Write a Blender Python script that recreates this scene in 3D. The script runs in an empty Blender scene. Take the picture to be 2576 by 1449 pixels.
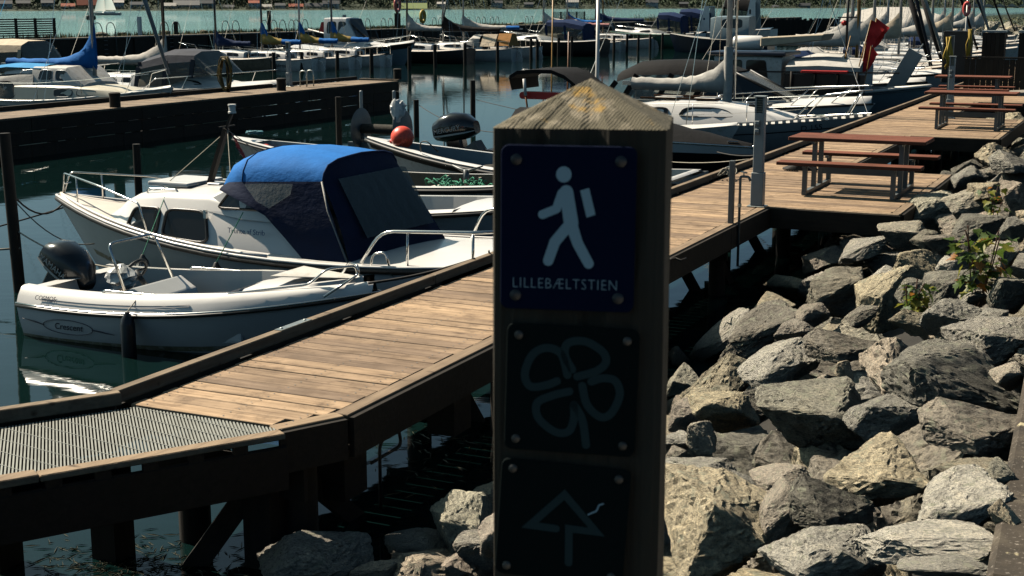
import bpy, bmesh, math, random
from mathutils import Vector, Matrix, noise
R = math.radians
rnd = random.Random(7)
scene = bpy.context.scene
col = scene.collection

# ---------------------------------------------------------------- camera
# The place is laid out in metres: +Y runs along the jetty, +X from the basin towards the shore, z = 0 is the water.
F, CX, CY, HY, CZ = 3500., 1288., 724.5, 16., 3.45
PITCH = math.atan((CY - HY) / F)
CP, SP = math.cos(PITCH), math.sin(PITCH)
AZ = math.atan(1662 / math.hypot(F, CY - HY))
SA, CA = math.sin(AZ), math.cos(AZ)
cam_d = bpy.data.cameras.new('camera')
cam = bpy.data.objects.new('camera', cam_d)
col.objects.link(cam)
cam.location = (0, 0, CZ)
cam.rotation_euler = (math.pi / 2 - PITCH, 0, AZ)
cam_d.sensor_width = 36
cam_d.lens = F / 2576 * 36
cam_d.clip_start = .05
cam_d.clip_end = 40000
cam_d.dof.use_dof = True
cam_d.dof.focus_distance = 17
cam_d.dof.aperture_fstop = 26
scene.camera = cam

# ---------------------------------------------------------------- sky, sun, exposure
SUN_AZ, SUN_EL = R(-82), R(46)
world = bpy.data.worlds.new('World')
scene.world = world
world.use_nodes = True
wn = world.node_tree
sky = wn.nodes.new('ShaderNodeTexSky')
sky.sky_type = 'NISHITA'
sky.sun_disc = False
sky.sun_elevation = SUN_EL
sky.sun_rotation = SUN_AZ % (2 * math.pi)
sky.air_density = 0.45
sky.dust_density = 2.0
sky.ozone_density = 1.0
bg = wn.nodes['Background']
bg.inputs[1].default_value = 0.056
tint = wn.nodes.new('ShaderNodeMix'); tint.data_type = 'RGBA'; tint.blend_type = 'MULTIPLY'
tint.inputs[0].default_value = 1
tint.inputs[7].default_value = (.72, 1.0, .90, 1)
wn.links.new(sky.outputs[0], tint.inputs[6])
wn.links.new(tint.outputs[2], bg.inputs[0])
sun_d = bpy.data.lights.new('sun', 'SUN')
sun_d.energy = 5.0
sun_d.angle = R(.53)
sun_d.color = (1, .89, .74)
sun = bpy.data.objects.new('sun', sun_d)
col.objects.link(sun)
sdir = Vector((math.sin(SUN_AZ) * math.cos(SUN_EL), math.cos(SUN_AZ) * math.cos(SUN_EL), math.sin(SUN_EL)))
sun.rotation_euler = sdir.to_track_quat('Z', 'Y').to_euler()
sun.location = sdir * 50
vs = scene.view_settings
vs.view_transform = 'Standard'; vs.look = 'None'; vs.exposure = 0.62; vs.gamma = 1; vs.use_curve_mapping = False
cy = scene.cycles
cy.use_denoising = True
cy.max_bounces = 6; cy.diffuse_bounces = 0; cy.glossy_bounces = 3; cy.transmission_bounces = 4; cy.transparent_max_bounces = 10
cy.caustics_reflective = False; cy.caustics_refractive = False
cy.sample_clamp_indirect = 4

# ---------------------------------------------------------------- reading positions off the photograph
def _ray(x, y):
    a = (x - CX) / F; b = (CY - y) / F
    X, Y, Z = a, CP + b * SP, -SP + b * CP
    return Vector((X * CA - Y * SA, X * SA + Y * CA, Z))
def Q(x, y, z=0.):
    r = _ray(x, y); k = (z - CZ) / r.z
    return Vector((r.x * k, r.y * k, z))
def QY(x, y, Y):
    r = _ray(x, y); k = Y / r.y
    return Vector((r.x * k, Y, CZ + r.z * k))
def QX(x, y, X):
    r = _ray(x, y); k = X / r.x
    return Vector((X, r.y * k, CZ + r.z * k))
def QD(x, y, d):
    r = _ray(x, y)
    return Vector((0, 0, CZ)) + r * d

# ---------------------------------------------------------------- mesh helpers
def V(*a): return Vector(a)
kids = {}
class MB:
    def __init__(s): s.v = []; s.f = []
    def add(s, vs, fs):
        n = len(s.v); s.v += [tuple(p) for p in vs]; s.f += [[i + n for i in f] for f in fs]; return s
    def box(s, x0, x1, y0, y1, z0, z1, M=None):
        vs = [Vector(p) for p in ((x0, y0, z0), (x1, y0, z0), (x1, y1, z0), (x0, y1, z0), (x0, y0, z1), (x1, y0, z1), (x1, y1, z1), (x0, y1, z1))]
        if M is not None: vs = [M @ p for p in vs]
        return s.add(vs, [(3, 2, 1, 0), (4, 5, 6, 7), (0, 1, 5, 4), (1, 2, 6, 5), (2, 3, 7, 6), (3, 0, 4, 7)])
    def beam(s, p, q, w, h, up=(0, 0, 1)):
        p, q = Vector(p), Vector(q); d = (q - p).normalized(); u = Vector(up)
        sd = d.cross(u)
        if sd.length < 1e-4: sd = d.cross(Vector((1, 0, 0)))
        sd.normalize(); u = sd.cross(d).normalized()
        c = [sd * (a * w / 2) + u * (b * h / 2) for a, b in ((-1, -1), (1, -1), (1, 1), (-1, 1))]
        return s.add([p + k for k in c] + [q + k for k in c], [(3, 2, 1, 0), (4, 5, 6, 7), (0, 1, 5, 4), (1, 2, 6, 5), (2, 3, 7, 6), (3, 0, 4, 7)])
    def tube(s, pts, r, n=6, closed=False):
        pts = [Vector(p) for p in pts]; m = len(pts); rs = r if isinstance(r, (list, tuple)) else [r] * m
        base = len(s.v); prev = None
        for i, p in enumerate(pts):
            if closed: d = pts[(i + 1) % m] - pts[i - 1]
            else: d = pts[min(i + 1, m - 1)] - pts[max(i - 1, 0)]
            if d.length < 1e-9: d = Vector((0, 0, 1))
            d.normalize()
            if prev is None:
                a = Vector((0, 0, 1)) if abs(d.z) < .9 else Vector((1, 0, 0))
                e = d.cross(a).normalized()
            else:
                e = prev - d * prev.dot(d)
                e = e.normalized() if e.length > 1e-6 else d.orthogonal().normalized()
            prev = e; g = d.cross(e)
            for k in range(n):
                t = 2 * math.pi * k / n
                s.v.append(tuple(p + (e * math.cos(t) + g * math.sin(t)) * rs[i]))
        rng = range(m) if closed else range(m - 1)
        for i in rng:
            j = (i + 1) % m
            for k in range(n):
                s.f.append([base + i * n + k, base + i * n + (k + 1) % n, base + j * n + (k + 1) % n, base + j * n + k])
        if not closed:
            s.f.append([base + k for k in range(n)][::-1]); s.f.append([base + (m - 1) * n + k for k in range(n)])
        return s
    def loft(s, rings, closed=True, cap0=True, cap1=True):
        n = len(rings[0]); base = len(s.v)
        for r in rings: s.v += [tuple(p) for p in r]
        for i in range(len(rings) - 1):
            for k in range(n if closed else n - 1):
                s.f.append([base + i * n + k, base + i * n + (k + 1) % n, base + (i + 1) * n + (k + 1) % n, base + (i + 1) * n + k])
        if cap0: s.f.append([base + k for k in range(n)][::-1])
        if cap1: s.f.append([base + (len(rings) - 1) * n + k for k in range(n)])
        return s
    def lathe(s, prof, c=(0, 0, 0), n=14, M=None):
        rings = []
        for r, z in prof:
            ring = [Vector((r * math.cos(2 * math.pi * k / n), r * math.sin(2 * math.pi * k / n), z)) for k in range(n)]
            rings.append([(M @ p if M is not None else p) + Vector(c) for p in ring])
        return s.loft(rings)
    def prism(s, poly, d, M=None):
        a = [Vector(p) for p in poly]; b = [p + Vector(d) for p in a]
        if M is not None: a = [M @ p for p in a]; b = [M @ p for p in b]
        n = len(a)
        return s.add(a + b, [list(range(n))[::-1], list(range(n, 2 * n))] + [[i, (i + 1) % n, n + (i + 1) % n, n + i] for i in range(n)])
    def ball(s, c, r, n=12, m=8, sc=(1, 1, 1)):
        c = Vector(c)
        rings = [[c + Vector((r * sc[0] * math.sin(math.pi * i / m) * math.cos(2 * math.pi * k / n), r * sc[1] * math.sin(math.pi * i / m) * math.sin(2 * math.pi * k / n), r * sc[2] * math.cos(math.pi * i / m))) for k in range(n)] for i in [.05] + list(range(1, m)) + [m - .05]]
        return s.loft(rings)
    def mesh(s, name, mat, smooth=None, bev=0, seg=1):
        me = bpy.data.meshes.new(name)
        me.from_pydata(s.v, [], s.f); me.update()
        b = bmesh.new(); b.from_mesh(me)
        bmesh.ops.recalc_face_normals(b, faces=b.faces)
        if bev:
            es = [e for e in b.edges if len(e.link_faces) == 2 and e.calc_face_angle(0) > .5]
            bmesh.ops.bevel(b, geom=es, offset=bev, segments=seg, affect='EDGES', profile=.6, clamp_overlap=True)
        b.to_mesh(me); b.free()
        if mat: me.materials.append(mat)
        if smooth:
            me.polygons.foreach_set('use_smooth', [True] * len(me.polygons))
            if smooth is not True and smooth < 180: me.set_sharp_from_angle(angle=R(smooth))
        return me
    def build(s, name, mat, parent=None, smooth=None, bev=0, seg=1):
        return obj(name, s.mesh(name, mat, smooth, bev, seg), parent)
def obj(name, me, parent=None, loc=None, rz=None):
    o = bpy.data.objects.new(name, me); col.objects.link(o)
    if parent is not None:
        o.parent = parent; kids.setdefault(parent.name, []).append(o)
    if loc is not None: o.location = loc
    if rz is not None: o.rotation_euler = (0, 0, rz)
    return o
def tag(o, label=None, cat=None, group=None, kind=None):
    if label: o['label'] = label
    if cat: o['category'] = cat
    if group: o['group'] = group
    if kind: o['kind'] = kind
    return o
def thing(name, label, cat, loc=(0, 0, 0), rz=0, group=None):
    o = bpy.data.objects.new(name, None); col.objects.link(o)
    o.location = loc; o.rotation_euler = (0, 0, rz); o.empty_display_size = .1
    return tag(o, label, cat, group)
def copy_tree(o, parent=None):
    c = o.copy(); col.objects.link(c); c.parent = parent
    if parent is not None: kids.setdefault(parent.name, []).append(c)
    for ch in list(kids.get(o.name, [])): copy_tree(ch, c)
    return c
ORD = ['first', 'second', 'third', 'fourth', 'fifth', 'sixth', 'seventh', 'eighth', 'ninth', 'tenth', 'eleventh', 'twelfth', 'thirteenth', 'fourteenth', 'fifteenth', 'sixteenth', 'seventeenth', 'eighteenth', 'nineteenth', 'twentieth', 'twenty-first', 'twenty-second', 'twenty-third', 'twenty-fourth', 'twenty-fifth', 'twenty-sixth', 'twenty-seventh', 'twenty-eighth', 'twenty-ninth', 'thirtieth']
def lerp(a, b, t): return a + (b - a) * t
def arc(c, r, a0, a1, n, ax='xz'):
    out = []
    for i in range(n + 1):
        t = R(lerp(a0, a1, i / n)); p, q = r * math.cos(t), r * math.sin(t)
        out.append(Vector(c) + (Vector((p, 0, q)) if ax == 'xz' else Vector((0, p, q)) if ax == 'yz' else Vector((p, q, 0))))
    return out
def round_path(pts, r, n=4):
    pts = [Vector(p) for p in pts]; out = [pts[0]]
    for i in range(1, len(pts) - 1):
        a, b, c = pts[i - 1], pts[i], pts[i + 1]
        k = min(r, (a - b).length * .45, (c - b).length * .45)
        p, q = b + (a - b).normalized() * k, b + (c - b).normalized() * k
        for j in range(n + 1):
            t = j / n; out.append(p * (1 - t) ** 2 + b * 2 * t * (1 - t) + q * t * t)
    return out + [pts[-1]]
def sag(p, q, d, n=10):
    p, q = Vector(p), Vector(q)
    return [p.lerp(q, i / n) - Vector((0, 0, d * 4 * (i / n) * (1 - i / n))) for i in range(n + 1)]
def rrect(w, h, r, n=5):
    out = []
    for cx_, cy_, a in ((w / 2 - r, h / 2 - r, 0), (-w / 2 + r, h / 2 - r, 90), (-w / 2 + r, -h / 2 + r, 180), (w / 2 - r, -h / 2 + r, 270)):
        for i in range(n + 1):
            t = R(a + 90 * i / n); out.append((cx_ + r * math.cos(t), cy_ + r * math.sin(t)))
    return out
def lettering(text, size, mat, parent, M, name='lettering', ext=.001, shear=0, sx=1, thin=0, space=1):
    cu = bpy.data.curves.new(name, 'FONT'); cu.body = text; cu.size = 1; cu.extrude = ext / size; cu.offset = thin; cu.space_character = space; cu.align_x = 'CENTER'; cu.align_y = 'CENTER'; cu.shear = shear; cu.resolution_u = 3
    t = bpy.data.objects.new('tmp', cu); col.objects.link(t)
    dg = bpy.context.evaluated_depsgraph_get()
    me = bpy.data.meshes.new_from_object(t.evaluated_get(dg))
    bpy.data.objects.remove(t)
    me.transform(M @ Matrix.Diagonal((sx * size, size, size, 1)))
    me.materials.clear(); me.materials.append(mat)
    return obj(name, me, parent)
def frame(o, x, y, z=None):
    x, y = Vector(x).normalized(), Vector(y).normalized()
    z = x.cross(y).normalized(); y = z.cross(x)
    return Matrix(((x.x, y.x, z.x, o[0]), (x.y, y.y, z.y, o[1]), (x.z, y.z, z.z, o[2]), (0, 0, 0, 1)))

# ---------------------------------------------------------------- materials
def nd(nt, t, **k):
    n = nt.nodes.new('ShaderNode' + t)
    for a, b in k.items(): setattr(n, a, b)
    return n
def ramp(nt, stops):
    r = nd(nt, 'ValToRGB'); e = r.color_ramp.elements
    while len(e) < len(stops): e.new(.5)
    for i, (p, c) in enumerate(stops):
        e[i].position = p; e[i].color = (*c, 1) if len(c) == 3 else c
    return r
def base(name):
    m = bpy.data.materials.new(name); m.use_nodes = True
    nt = m.node_tree; return m, nt, nt.nodes['Principled BSDF'], nt.links.new
def coords(nt, L, scale=(1, 1, 1), rand=False, out='Object'):
    tc = nd(nt, 'TexCoord'); mp = nd(nt, 'Mapping'); mp.inputs['Scale'].default_value = scale
    L(tc.outputs[out], mp.inputs[0])
    if rand:
        oi = nd(nt, 'ObjectInfo'); mu = nd(nt, 'Math', operation='MULTIPLY'); mu.inputs[1].default_value = 97.
        L(oi.outputs['Random'], mu.inputs[0]); cb = nd(nt, 'CombineXYZ')
        for i in range(3): L(mu.outputs[0], cb.inputs[i])
        L(cb.outputs[0], mp.inputs['Location'])
    return mp
def noise_n(nt, L, vec, scale, detail=5, rough=.6, dist=0):
    n = nd(nt, 'TexNoise'); n.inputs['Scale'].default_value = scale; n.inputs['Detail'].default_value = detail; n.inputs['Roughness'].default_value = rough; n.inputs['Distortion'].default_value = dist
    L(vec.outputs[0], n.inputs['Vector']); return n
def mixc(nt, L, fac, a, b, blend='MIX'):
    m = nd(nt, 'Mix', data_type='RGBA', blend_type=blend)
    for sock, v in ((0, fac), (6, a), (7, b)):
        if hasattr(v, 'is_output') or hasattr(v, 'links'): L(v, m.inputs[sock])
        elif sock == 0: m.inputs[0].default_value = v
        else: m.inputs[sock].default_value = (*v, 1)
    return m.outputs[2]
def pm(name, c, rough=.5, metal=0., var=.18, scale=6., bump=0., bscale=60., spec=.5, stretch=(1, 1, 1), coat=0., dirt=None, rand=True, bdist=.01):
    m, nt, b, L = base(name)
    mp = coords(nt, L, stretch, rand)
    n = noise_n(nt, L, mp, scale)
    r = ramp(nt, [(.3, (1 - var,) * 3), (.7, (1 + var * .4,) * 3)]); L(n.outputs[0], r.inputs[0])
    o = mixc(nt, L, 1, c, r.outputs[0], 'MULTIPLY')
    if dirt:
        n2 = noise_n(nt, L, mp, scale * 2.7, 8, .7); r2 = ramp(nt, [(.5, (0,) * 3), (.72, (1,) * 3)]); L(n2.outputs[0], r2.inputs[0])
        o = mixc(nt, L, r2.outputs[0], o, dirt)
    L(o, b.inputs['Base Color'])
    b.inputs['Roughness'].default_value = rough; b.inputs['Metallic'].default_value = metal
    b.inputs['Specular IOR Level'].default_value = spec
    if coat: b.inputs['Coat Weight'].default_value = coat; b.inputs['Coat Roughness'].default_value = .12
    if bump:
        n3 = noise_n(nt, L, mp, bscale, 6, .65); bp = nd(nt, 'Bump'); bp.inputs['Strength'].default_value = bump; bp.inputs['Distance'].default_value = bdist
        L(n3.outputs[0], bp.inputs['Height']); L(bp.outputs[0], b.inputs['Normal'])
    return m
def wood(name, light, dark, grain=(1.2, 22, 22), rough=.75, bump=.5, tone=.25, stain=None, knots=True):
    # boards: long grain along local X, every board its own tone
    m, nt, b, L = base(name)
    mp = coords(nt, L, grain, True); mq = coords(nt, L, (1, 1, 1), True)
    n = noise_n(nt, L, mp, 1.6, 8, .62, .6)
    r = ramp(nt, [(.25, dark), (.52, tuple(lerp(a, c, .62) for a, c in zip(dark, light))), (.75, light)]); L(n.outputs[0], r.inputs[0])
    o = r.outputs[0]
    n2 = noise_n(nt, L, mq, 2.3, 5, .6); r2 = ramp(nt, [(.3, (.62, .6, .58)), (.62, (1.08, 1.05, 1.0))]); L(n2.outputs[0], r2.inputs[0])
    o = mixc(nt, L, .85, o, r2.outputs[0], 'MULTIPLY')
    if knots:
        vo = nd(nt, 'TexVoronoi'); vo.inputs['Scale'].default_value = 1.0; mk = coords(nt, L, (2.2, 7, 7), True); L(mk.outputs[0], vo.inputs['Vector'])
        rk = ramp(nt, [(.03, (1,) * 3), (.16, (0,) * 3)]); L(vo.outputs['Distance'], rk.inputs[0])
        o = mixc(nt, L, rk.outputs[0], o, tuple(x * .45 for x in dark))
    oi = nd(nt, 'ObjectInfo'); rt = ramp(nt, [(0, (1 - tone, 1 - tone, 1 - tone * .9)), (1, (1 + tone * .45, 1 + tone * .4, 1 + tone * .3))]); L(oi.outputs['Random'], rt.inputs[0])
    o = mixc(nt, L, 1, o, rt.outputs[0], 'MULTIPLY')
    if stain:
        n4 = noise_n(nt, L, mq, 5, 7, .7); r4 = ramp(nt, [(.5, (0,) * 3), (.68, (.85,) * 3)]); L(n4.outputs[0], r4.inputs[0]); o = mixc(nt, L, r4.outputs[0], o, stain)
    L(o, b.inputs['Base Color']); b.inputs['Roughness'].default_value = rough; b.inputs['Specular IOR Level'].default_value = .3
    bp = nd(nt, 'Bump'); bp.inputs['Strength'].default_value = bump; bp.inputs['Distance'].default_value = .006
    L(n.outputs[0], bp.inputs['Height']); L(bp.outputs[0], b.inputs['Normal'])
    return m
def vinyl(name, c=(.75, .8, .78), clear=.55, body=.3):
    m, nt, b, L = base(name)
    tr = nd(nt, 'BsdfTransparent'); tr.inputs[0].default_value = (*c, 1); mx = nd(nt, 'MixShader'); mx.inputs[0].default_value = 1 - clear
    b.inputs['Base Color'].default_value = (body, body * 1.03, body * .97, 1); b.inputs['Roughness'].default_value = .12
    mp = coords(nt, L, (1, 1, 1), True); n = noise_n(nt, L, mp, 7, 3); bp = nd(nt, 'Bump'); bp.inputs['Strength'].default_value = .35; bp.inputs['Distance'].default_value = .03
    L(n.outputs[0], bp.inputs['Height']); L(bp.outputs[0], b.inputs['Normal'])
    L(tr.outputs[0], mx.inputs[1]); L(b.outputs[0], mx.inputs[2]); L(mx.outputs[0], nt.nodes['Material Output'].inputs[0])
    return m
M = {}
M['deck'] = wood('weathered deck plank', (.57, .415, .275), (.21, .14, .085), tone=.42, stain=(.15, .10, .062))
M['rimwood'] = wood('weathered rim board', (.40, .30, .2), (.19, .135, .09), (14, 1.0, 14), tone=.2)
M['kerbwood'] = wood('grey kerb timber', (.30, .235, .165), (.12, .09, .062), (14, 1.0, 14), tone=.2)
M['pierdeck'] = wood('grey pier plank', (.36, .28, .2), (.17, .125, .085), tone=.3)
M['darkwood'] = wood('tarred timber', (.03, .025, .02), (.011, .01, .008), (3, 3, 3), tone=.25, knots=False)
M['fascia'] = wood('near-black fascia board', (.034, .028, .021), (.012, .010, .008), (1, 14, 14), tone=.3, knots=False)  # near-black grain tones, varied from board to board
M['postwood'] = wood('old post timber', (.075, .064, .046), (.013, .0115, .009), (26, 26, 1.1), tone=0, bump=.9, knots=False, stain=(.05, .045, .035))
M['pile'] = wood('pile timber', (.03, .026, .021), (.01, .009, .0075), (9, 9, .6), tone=.3, knots=False)
M['redwood'] = wood('red brown table board', (.25, .088, .05), (.11, .036, .022), (1.1, 20, 20), rough=.72, tone=.12, knots=False)
M['fencewood'] = wood('dark stained board', (.045, .038, .03), (.018, .016, .013), (12, 12, 1), tone=.35, knots=False)
M['teak'] = wood('varnished teak', (.26, .11, .045), (.12, .05, .02), rough=.35, tone=.1, knots=False)
M['gel'] = pm('white gelcoat', (.86, .835, .79), .26, var=.07, scale=2.2, spec=.5, coat=.25)
M['gel2'] = pm('aged white gelcoat', (.70, .675, .62), .4, var=.12, scale=3, dirt=(.42, .38, .3))
M['cream'] = pm('cream gelcoat', (.72, .66, .52), .35, var=.1, scale=3)
M['pinkgel'] = pm('warm white deck paint', (.74, .66, .57), .45, var=.1, scale=4)
M['greyhull'] = pm('pale grey hull paint', (.42, .44, .43), .35, var=.1)
M['bluehull'] = pm('blue grey hull paint', (.2, .27, .3), .35, var=.12)
M['blackhull'] = pm('black hull paint', (.012, .012, .014), .3, var=.2)
M['navy'] = pm('navy hull paint', (.02, .03, .055), .3, var=.2)
M['greenhull'] = pm('green hull paint', (.06, .15, .09), .4, var=.2)
M['rubber'] = pm('black rubber', (.014, .014, .014), .55, var=.2)
M['blackplastic'] = pm('black cowling', (.012, .013, .015), .16, var=.1, coat=.5)
M['greycowl'] = pm('dark grey cowling', (.014, .017, .02), .25, var=.1, coat=.4)
M['steel'] = pm('stainless steel', (.62, .62, .6), .18, 1, var=.08)
M['galv'] = pm('galvanised steel', (.46, .5, .48), .42, .85, var=.25, scale=20)
M['grate'] = pm('dull galvanised grating', (.30, .305, .27), .6, .1, var=.2, scale=9)
M['greysteel'] = pm('grey painted steel', (.16, .175, .175), .45, .2, var=.15)
M['lampgrey'] = pm('grey lamp paint', (.33, .36, .36), .42, .1, var=.1)
M['alu'] = pm('bare aluminium', (.6, .6, .57), .38, .9, var=.12)
M['mastwhite'] = pm('white mast paint', (.62, .6, .56), .4, .1, var=.08)
M['mastdark'] = pm('black mast anodising', (.025, .024, .022), .4, .3, var=.1)
M['mastwood'] = wood('varnished mast', (.5, .29, .09), (.3, .16, .05), (8, 8, .5), rough=.35, tone=.1, knots=False)
M['glass'] = pm('dark cabin glass', (.012, .014, .015), .06, var=.1, spec=.6)
M['smoke'] = pm('dark brown window pane', (.010, .008, .006), .22, var=.3, scale=3)
M['vinyl'] = vinyl('clear vinyl window', (.9, .92, .88), .5)
M['dimvinyl'] = vinyl('old dim vinyl window', (.55, .55, .48), .45, .13)
M['perspex'] = vinyl('perspex sheet', (.9, .93, .92), .82)
def canvas(name, c, var=.2): return pm(name, c, .82, var=var, scale=3.5, bump=.7, bscale=2.2, spec=.2, stretch=(1, 1, 1.6), bdist=.03)
M['blue'] = canvas('bright blue canvas', (.014, .16, .5))
M['navycanvas'] = canvas('navy canvas', (.008, .026, .085))
M['curtain'] = canvas('dark navy curtain canvas', (.004, .013, .045))
M['skyblue'] = canvas('light blue canvas', (.04, .27, .55))
M['greycanvas'] = canvas('grey canvas', (.52, .50, .46))
M['whitecanvas'] = canvas('white canvas', (.62, .58, .52))
M['creamcanvas'] = canvas('cream canvas', (.6, .5, .37))
M['pinkcanvas'] = canvas('faded pink canvas', (.55, .27, .25))
M['blackcanvas'] = canvas('black canvas', (.008, .008, .009))
M['darkcanvas'] = canvas('dark grey blue canvas', (.05, .055, .07))
M['yellowcanvas'] = canvas('ochre canvas', (.42, .30, .09))
M['orangecanvas'] = canvas('orange brown canvas', (.45, .22, .07))
_m, _nt, _b, _L = base('sailcloth'); _b.inputs['Base Color'].default_value = (.8, .78, .74, 1); _t = nd(_nt, 'BsdfTranslucent'); _t.inputs[0].default_value = (.85, .83, .78, 1); _x = nd(_nt, 'MixShader'); _x.inputs[0].default_value = .6; _L(_b.outputs[0], _x.inputs[1]); _L(_t.outputs[0], _x.inputs[2]); _L(_x.outputs[0], _nt.nodes['Material Output'].inputs[0]); M['sailcloth'] = _m
M['redplastic'] = pm('red plastic', (.62, .035, .03), .4, var=.12)
M['orange'] = pm('worn orange buoy', (.95, .10, .055), .4, var=.1, dirt=(.35, .05, .025), scale=7)
M['fenderwhite'] = pm('white vinyl fender', (.68, .66, .6), .4, var=.12)
M['fenderdark'] = pm('dark navy fender', (.012, .014, .02), .32, var=.1)
M['greenrope'] = pm('green rope', (.03, .3, .17), .7, var=.3, scale=40, bump=.8, bscale=200)
M['bluerope'] = pm('blue rope', (.04, .2, .25), .7, var=.3, scale=40)
M['rope'] = pm('pale rope', (.42, .38, .3), .8, var=.3, scale=40)
M['darkrope'] = pm('dark rope', (.035, .032, .03), .8, var=.3, scale=40)
M['yellowrope'] = pm('yellow rope', (.5, .33, .04), .7, var=.3, scale=40)
M['darkgoldrope'] = pm('old yellow hose', (.18, .12, .025), .5, var=.3, scale=30)
M['red'] = pm('red flag cloth', (.75, .02, .02), .7, var=.2)
M['whitepaint'] = pm('white paint', (.75, .74, .7), .5, var=.1)
M['yellowpaint'] = pm('yellow paint', (.55, .38, .06), .5, var=.15)
M['blacktrim'] = pm('black trim', (.01, .01, .01), .4, var=.1)
M['concrete'] = pm('old concrete', (.30, .27, .225), .9, var=.3, scale=5, bump=.7, bscale=30, dirt=(.14, .12, .09))
M['plasticbag'] = pm('white plastic bag', (.72, .72, .7), .35, var=.1, bump=.8, bscale=14)
M['net'] = pm('dark net heap', (.045, .04, .03), .9, var=.5, scale=18, bump=1, bscale=40)
M['bluetext'] = pm('blue lettering paint', (.05, .12, .25), .4, var=.05)
M['darktext'] = pm('dark blue lettering paint', (.02, .025, .05), .4, var=.05)
M['paletext'] = pm('pale lettering paint', (.55, .55, .52), .4, var=.05)
M['stain'] = pm('waterline scum', (.30, .27, .17), .6, var=.4, scale=5, dirt=(.6, .57, .5))
M['floor'] = pm('grey cockpit floor', (.40, .385, .35), .7, var=.25, scale=5, dirt=(.2, .17, .12))
M['brownfloor'] = pm('dirty brown bilge', (.20, .16, .105), .8, var=.4, scale=5)

# ================================================================ the setting
DZ = .95          # jetty deck above the water
# ---- water: calm inside the harbour, wind ripples outside the mole (X < -64)
def water_mat():
    m, nt, b, L = base('harbour water')
    tc = nd(nt, 'TexCoord'); sx = nd(nt, 'SeparateXYZ'); L(tc.outputs['Object'], sx.inputs[0])
    mr = nd(nt, 'MapRange'); mr.inputs[1].default_value = -60; mr.inputs[2].default_value = -90; L(sx.outputs[0], mr.inputs[0])
    mp = nd(nt, 'Mapping'); mp.inputs['Rotation'].default_value = (0, 0, -AZ); L(tc.outputs['Object'], mp.inputs[0])
    m1 = nd(nt, 'Mapping'); m1.inputs['Scale'].default_value = (.9, 2.6, 1); L(mp.outputs[0], m1.inputs[0])
    m2 = nd(nt, 'Mapping'); m2.inputs['Scale'].default_value = (.12, .55, 1); L(mp.outputs[0], m2.inputs[0])
    n1 = noise_n(nt, L, m1, 1.0, 3, .5); n2 = noise_n(nt, L, m2, 1.0, 6, .62)
    m3 = nd(nt, 'Mapping'); m3.inputs['Scale'].default_value = (.05, .12, 1); L(mp.outputs[0], m3.inputs[0]); n3 = noise_n(nt, L, m3, 1.0, 2, .5)
    gust = nd(nt, 'MapRange'); gust.inputs[1].default_value = .35; gust.inputs[2].default_value = .7; gust.inputs[3].default_value = .25; L(n3.outputs[0], gust.inputs[0])
    h1 = nd(nt, 'Math', operation='MULTIPLY'); L(n1.outputs[0], h1.inputs[0]); L(gust.outputs[0], h1.inputs[1])
    hh = nd(nt, 'Math', operation='MULTIPLY'); L(h1.outputs[0], hh.inputs[0]); hh.inputs[1].default_value = .0055
    h2 = nd(nt, 'Math', operation='MULTIPLY'); L(n2.outputs[0], h2.inputs[0]); h2.inputs[1].default_value = .4
    mxh = nd(nt, 'Mix'); L(mr.outputs[0], mxh.inputs[0]); L(hh.outputs[0], mxh.inputs[2]); L(h2.outputs[0], mxh.inputs[3])
    bp = nd(nt, 'Bump'); bp.inputs['Strength'].default_value = 1; bp.inputs['Distance'].default_value = 1.0
    L(mxh.outputs[0], bp.inputs['Height']); L(bp.outputs[0], b.inputs['Normal'])
    L(mixc(nt, L, mr.outputs[0], (.003, .012, .0115), (.26, .50, .47)), b.inputs['Base Color'])
    b.inputs['Roughness'].default_value = .03; b.inputs['IOR'].default_value = 1.38
    return m
w = MB().add([(-9000, -300, 0), (6000, -300, 0), (6000, 12000, 0), (-9000, 12000, 0)], [(0, 1, 2, 3)])
tag(w.build('water', water_mat()), kind='structure')

# ---- ground: rock bank between jetty and path, path, coping
def bank_z(x): return (x + 4.25) * .485
gap_shade_earth = pm('shaded-gap earth', (.022, .02, .016), .95, var=.5, scale=3, bump=1, bscale=12)  # near black: the shade between the boulders is put into the earth colour
bk = MB(); NX, NY = 12, 60
gr = []
for j in range(NY + 1):
    for i in range(NX + 1):
        x = lerp(-5.6, .15, i / NX); y = lerp(-6, 64, j / NY)
        gr.append((x, y, bank_z(x) - .62 + .2 * noise.noise((x * 1.3, y * 1.3, 0))))
bk.add(gr, [[j * (NX + 1) + i, j * (NX + 1) + i + 1, (j + 1) * (NX + 1) + i + 1, (j + 1) * (NX + 1) + i] for j in range(NY) for i in range(NX)])
bank = tag(bk.build('rock_bank', gap_shade_earth, smooth=True), kind='structure')
pth = MB(); pth.box(.02, 30, -20, 70, 1.4, 1.86)
tag(pth.build('path', pm('gravel path', (.26, .235, .2), .95, var=.3, scale=14, bump=.6, bscale=60)), kind='structure')
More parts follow.
